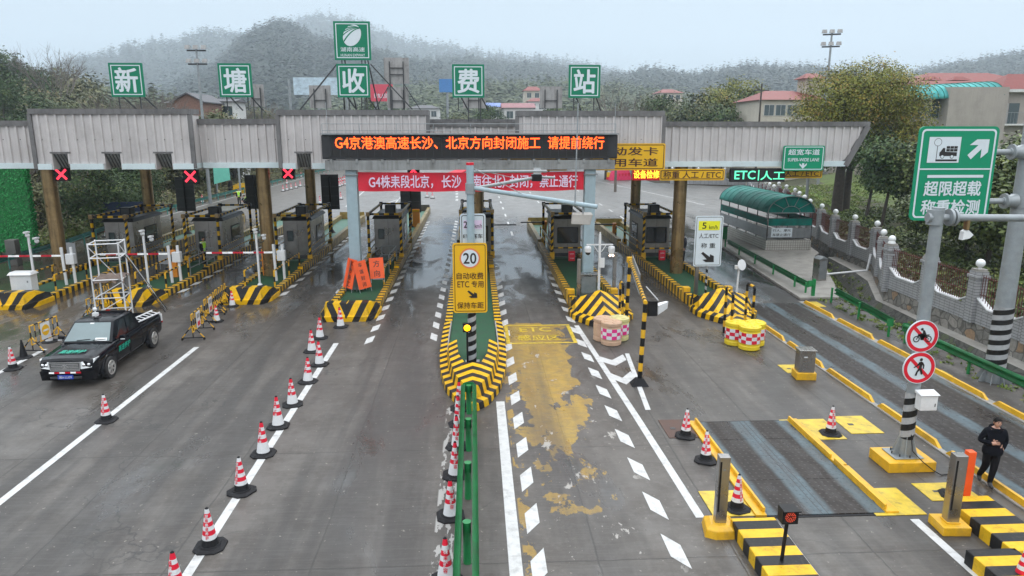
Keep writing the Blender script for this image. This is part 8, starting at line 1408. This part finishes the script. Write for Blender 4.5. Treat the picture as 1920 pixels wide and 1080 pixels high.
# ------------------------------------------------------------------ people
def person(label, loc, rotz, J, top='cloth_black', legs='cloth_trousers', s=1.0, vest=False, hair='hair', head_turn=0.0, hood=False, arm=1.0):
    t = thing('person', label, 'person', loc, rotz); t.scale = (s, s, s)
    names = list(J); idx = {n: i for i, n in enumerate(names)}; E = [('pelvis', 'waist'), ('waist', 'chest'), ('chest', 'neck'), ('neck', 'nape'), ('chest', 'sh_l'), ('sh_l', 'el_l'), ('el_l', 'wr_l'), ('wr_l', 'palm_l'), ('chest', 'sh_r'), ('sh_r', 'el_r'), ('el_r', 'wr_r'), ('wr_r', 'palm_r'), ('pelvis', 'hip_l'), ('hip_l', 'kn_l'), ('kn_l', 'an_l'), ('an_l', 'toe_l'), ('pelvis', 'hip_r'), ('hip_r', 'kn_r'), ('kn_r', 'an_r'), ('an_r', 'toe_r')]
    rad = {'pelvis': (.165, .125), 'waist': (.165, .125), 'chest': (.185, .125), 'neck': (.065, .065), 'nape': (.06, .06), 'sh': (.085, .085), 'el': (.065, .065), 'wr': (.045, .045), 'palm': (.036, .026), 'hip': (.105, .105), 'kn': (.075, .075), 'an': (.055, .055), 'toe': (.045, .035)}
    me = bpy.data.meshes.new('body'); me.from_pydata([J[n] for n in names], [(idx[a], idx[b]) for a, b in E], []); o = bpy.data.objects.new('body', me); COL.objects.link(o)
    sk = o.modifiers.new('skin', 'SKIN'); sk.use_smooth_shade = True; sv = me.skin_vertices[0].data
    for n in names:
        r = rad[n.split('_')[0]]; k = 1.0 if n in ('neck', 'nape') or n.startswith(('palm', 'toe')) else arm; sv[idx[n]].radius = (r[0] * k, r[1] * k); sv[idx[n]].use_root = n == 'pelvis'
    o.modifiers.new('sub', 'SUBSURF').levels = 2; o.modifiers['sub'].render_levels = 2
    dg = bpy.context.evaluated_depsgraph_get(); ev = bpy.data.meshes.new_from_object(o.evaluated_get(dg)); V = [Vector(v.co) for v in ev.vertices]; Fs = [tuple(p.vertices) for p in ev.polygons]; bpy.data.objects.remove(o)
    seg = [(Vector(J[a]), Vector(J[b]), a, b) for a, b in E]; mb = MB(); by = {}
    for f in Fs:
        c = sum((V[i] for i in f), Vector()) / len(f); best = None
        for a, b, na, nb in seg:
            u = max(0, min(1, (c - a).dot(b - a) / max(1e-6, (b - a).length_squared))); d = (c - a.lerp(b, u)).length
            if best is None or d < best[0]: best = (d, na, nb, u)
        _, na, nb, u = best
        if nb.startswith('palm') or nb == 'nape': m = 'skin'
        elif nb.startswith('toe'): m = 'shoe'
        elif nb.startswith(('kn', 'an')) or (nb.startswith('hip') and c.z < J['pelvis'][2] - .12): m = legs
        else: m = top
        if m == top and vest and not nb.startswith(('wr', 'el')): m = 'hi_vis' if abs((c.z * 5) % 1 - .5) < .38 else 'cone_white'
        by.setdefault(m, []).append(f)
    for m, fl in by.items(): 
        k = mb.mi(m)
    mb.v = [tuple(v) for v in V]
    for m, fl in by.items():
        for f in fl: mb.f.append(f); mb.m.append(mb.mi(m)); mb.sm.append(True)
    for sd in ('l', 'r'):                                               # hands: palm from the skin, five bent fingers
        w_, p = Vector(J['wr_' + sd]), Vector(J['palm_' + sd]); d = (p - w_).normalized(); side = d.cross(Vector((0, -1, .3))).normalized(); dn = side.cross(d)
        for k in range(4):
            a = p + side * (k - 1.5) * .019; b = a + d * (.045 - abs(k - 1.3) * .006); c = b + (d * .5 + dn * .6).normalized() * (.032 - abs(k - 1.3) * .004); mb.tube(a, b, .010, 'skin', r1=.009, n=6); mb.tube(b, c, .009, 'skin', r1=.007, n=6)
        a = w_.lerp(p, .6) - side * .03; mb.tube(a, a + (d * .5 - side * .7).normalized() * .04, .012, 'skin', r1=.010, n=6); mb.tube(a + (d * .5 - side * .7).normalized() * .04, a + (d * .9 - side * .5).normalized() * .07, .010, 'skin', r1=.008, n=6)
    H_ = Vector(J['nape']) + Vector((0, -.015, .115)); ca, sa = math.cos(head_turn), math.sin(head_turn)
    def hp(x, y, z): return H_ + Vector((x * ca - y * sa, x * sa + y * ca, z))
    hv = []; n, k = 16, 12
    for i in range(k + 1):
        a = math.pi * i / k; z = -math.cos(a) * .12; wd = math.sin(a)
        jaw = 1 - .28 * max(0, (-z - .02) / .1)
        for j in range(n): b = 2 * math.pi * j / n; x, y = wd * .076 * jaw * math.cos(b), wd * .095 * math.sin(b) * (1 - .1 * max(0, -z / .12)); hv.append(hp(x, y - .01 * max(0, -z / .12), z))
    mb.add(hv, [(i * n + j, i * n + (j + 1) % n, (i + 1) * n + (j + 1) % n, (i + 1) * n + j) for i in range(k) for j in range(n)], 'skin', True)
    mb.add([hp(-.016, -.088, -.025), hp(.016, -.088, -.025), hp(0, -.115, -.022), hp(0, -.094, .022)], [(0, 1, 2), (0, 2, 3), (1, 3, 2)], 'skin', True)
    for sx in (-1, 1): mb.ball(tuple(hp(sx * .030, -.082, .018)), .010, 'hair', 8, 5); mb.ball(tuple(hp(sx * .078, .005, -.005)), .022, 'skin', 8, 6, (.4, .8, 1.2)); a, b = hp(sx * .046, -.082, .040), hp(sx * .014, -.092, .042); mb.bar(a, b, .006, .008, 'hair')
    a, b = hp(-.022, -.087, -.058), hp(.022, -.087, -.058); mb.bar(a, b, .006, .006, 'sign_brown'); mb.build('body', t)
    if hair:
        hm = MB(); hv = []; n, k = 16, 8
        for i in range(k + 1):
            for j in range(n):
                b = 2 * math.pi * j / n; front = max(0, -math.sin(b)); amax = math.pi * (.62 - .27 * front ** .6); a = amax * i / k; hv.append(hp(.084 * math.sin(a) * math.cos(b), .102 * math.sin(a) * math.sin(b) + .004, .128 * math.cos(a) + .006 * math.sin(j * 2.3 + i)))
        hm.add(hv, [(i * n + (j + 1) % n, i * n + j, (i + 1) * n + j, (i + 1) * n + (j + 1) % n) for i in range(k) for j in range(n)], hair, True); hm.build('hair', t)
    if hood:
        q = MB(); nk = Vector(J['neck']); q.lathe([(.125, -.07), (.14, -.02), (.115, .03), (.09, .02)], top, 18, (nk.x, nk.y + .03, nk.z)); q.ball((nk.x, nk.y + .12, nk.z - .01), .11, top, 12, 8, (1.1, .6, .8)); q.build('hood', t)
        j = MB(); pv = Vector(J['pelvis']); j.lathe([(.20, -.10), (.215, -.06), (.215, .02), (.19, .10)], top, 20, tuple(pv)); o_ = j.build('jacket_hem', t); o_.scale = (1, .78, 1); o_.location = (0, pv.y * (1 - .78), 0)
    return t
stand = dict(pelvis=(0, 0, .93), waist=(0, -.005, 1.08), chest=(0, -.01, 1.30), neck=(0, -.01, 1.45), nape=(0, -.02, 1.50), sh_l=(.18, 0, 1.38), el_l=(.23, .04, 1.10), wr_l=(.21, -.06, .87), palm_l=(.20, -.09, .80), sh_r=(-.18, 0, 1.38), el_r=(-.23, .04, 1.10), wr_r=(-.21, -.06, .87), palm_r=(-.20, -.09, .80), hip_l=(.09, 0, .86), kn_l=(.095, -.02, .48), an_l=(.10, .02, .09), toe_l=(.11, -.15, .04), hip_r=(-.09, 0, .86), kn_r=(-.095, -.02, .48), an_r=(-.10, .02, .09), toe_r=(-.11, -.15, .04))
walk = dict(stand, el_r=(-.29, .03, 1.12), wr_r=(-.10, -.20, 1.15), palm_r=(-.02, -.235, 1.18), el_l=(.27, .10, 1.12), wr_l=(.19, -.03, .98), palm_l=(.12, -.05, .95), kn_l=(.05, -.08, .49), an_l=(.03, -.02, .10), toe_l=(.05, -.19, .045), kn_r=(-.08, .04, .49), an_r=(-.10, .27, .15), toe_r=(-.10, .16, .045))
g = G(1850, 914); person('man in a black hooded jacket walking with one hand at his chest', (g.x, g.y, .03), R(-18), walk, s=1.01, head_turn=R(12), hood=True, arm=1.06)
g = G(1287, 513); person('man in dark clothes standing behind the right bronze column', (IX[6] + 1.05, 41.6, .42), R(-75), dict(stand, wr_r=(-.12, -.2, 1.15), palm_r=(-.06, -.24, 1.17)), 'cloth_navy', s=1.05, arm=1.05)
person('worker in a yellow vest standing at the door of the second booth', (IX[1] + .35, 43.4, .2), R(70), stand, 'cloth_black', s=1.0, vest=True)
g = G(438, 388); person('standing worker in a yellow vest on the road beyond the booths at the left', (g.x, g.y + 2, 0), R(10), stand, 'cloth_black', s=1.05, vest=True)
crouch = dict(stand, pelvis=(0, .1, .42), waist=(0, .02, .55), chest=(0, -.12, .74), neck=(0, -.2, .86), nape=(0, -.23, .90), sh_l=(.18, -.14, .80), sh_r=(-.18, -.14, .80), el_l=(.24, -.32, .60), el_r=(-.24, -.32, .60), wr_l=(.12, -.48, .5), wr_r=(-.12, -.48, .5), palm_l=(.08, -.53, .46), palm_r=(-.08, -.53, .46), hip_l=(.1, .1, .38), hip_r=(-.1, .1, .38), kn_l=(.16, -.3, .48), kn_r=(-.16, -.3, .48), an_l=(.13, .0, .09), an_r=(-.13, .0, .09), toe_l=(.14, -.17, .04), toe_r=(-.14, -.17, .04))
person('crouching worker in a yellow vest beside the standing one beyond the booths', (g.x + .9, g.y + 1.6, 0), R(-40), crouch, 'cloth_black', s=1.05, vest=True)
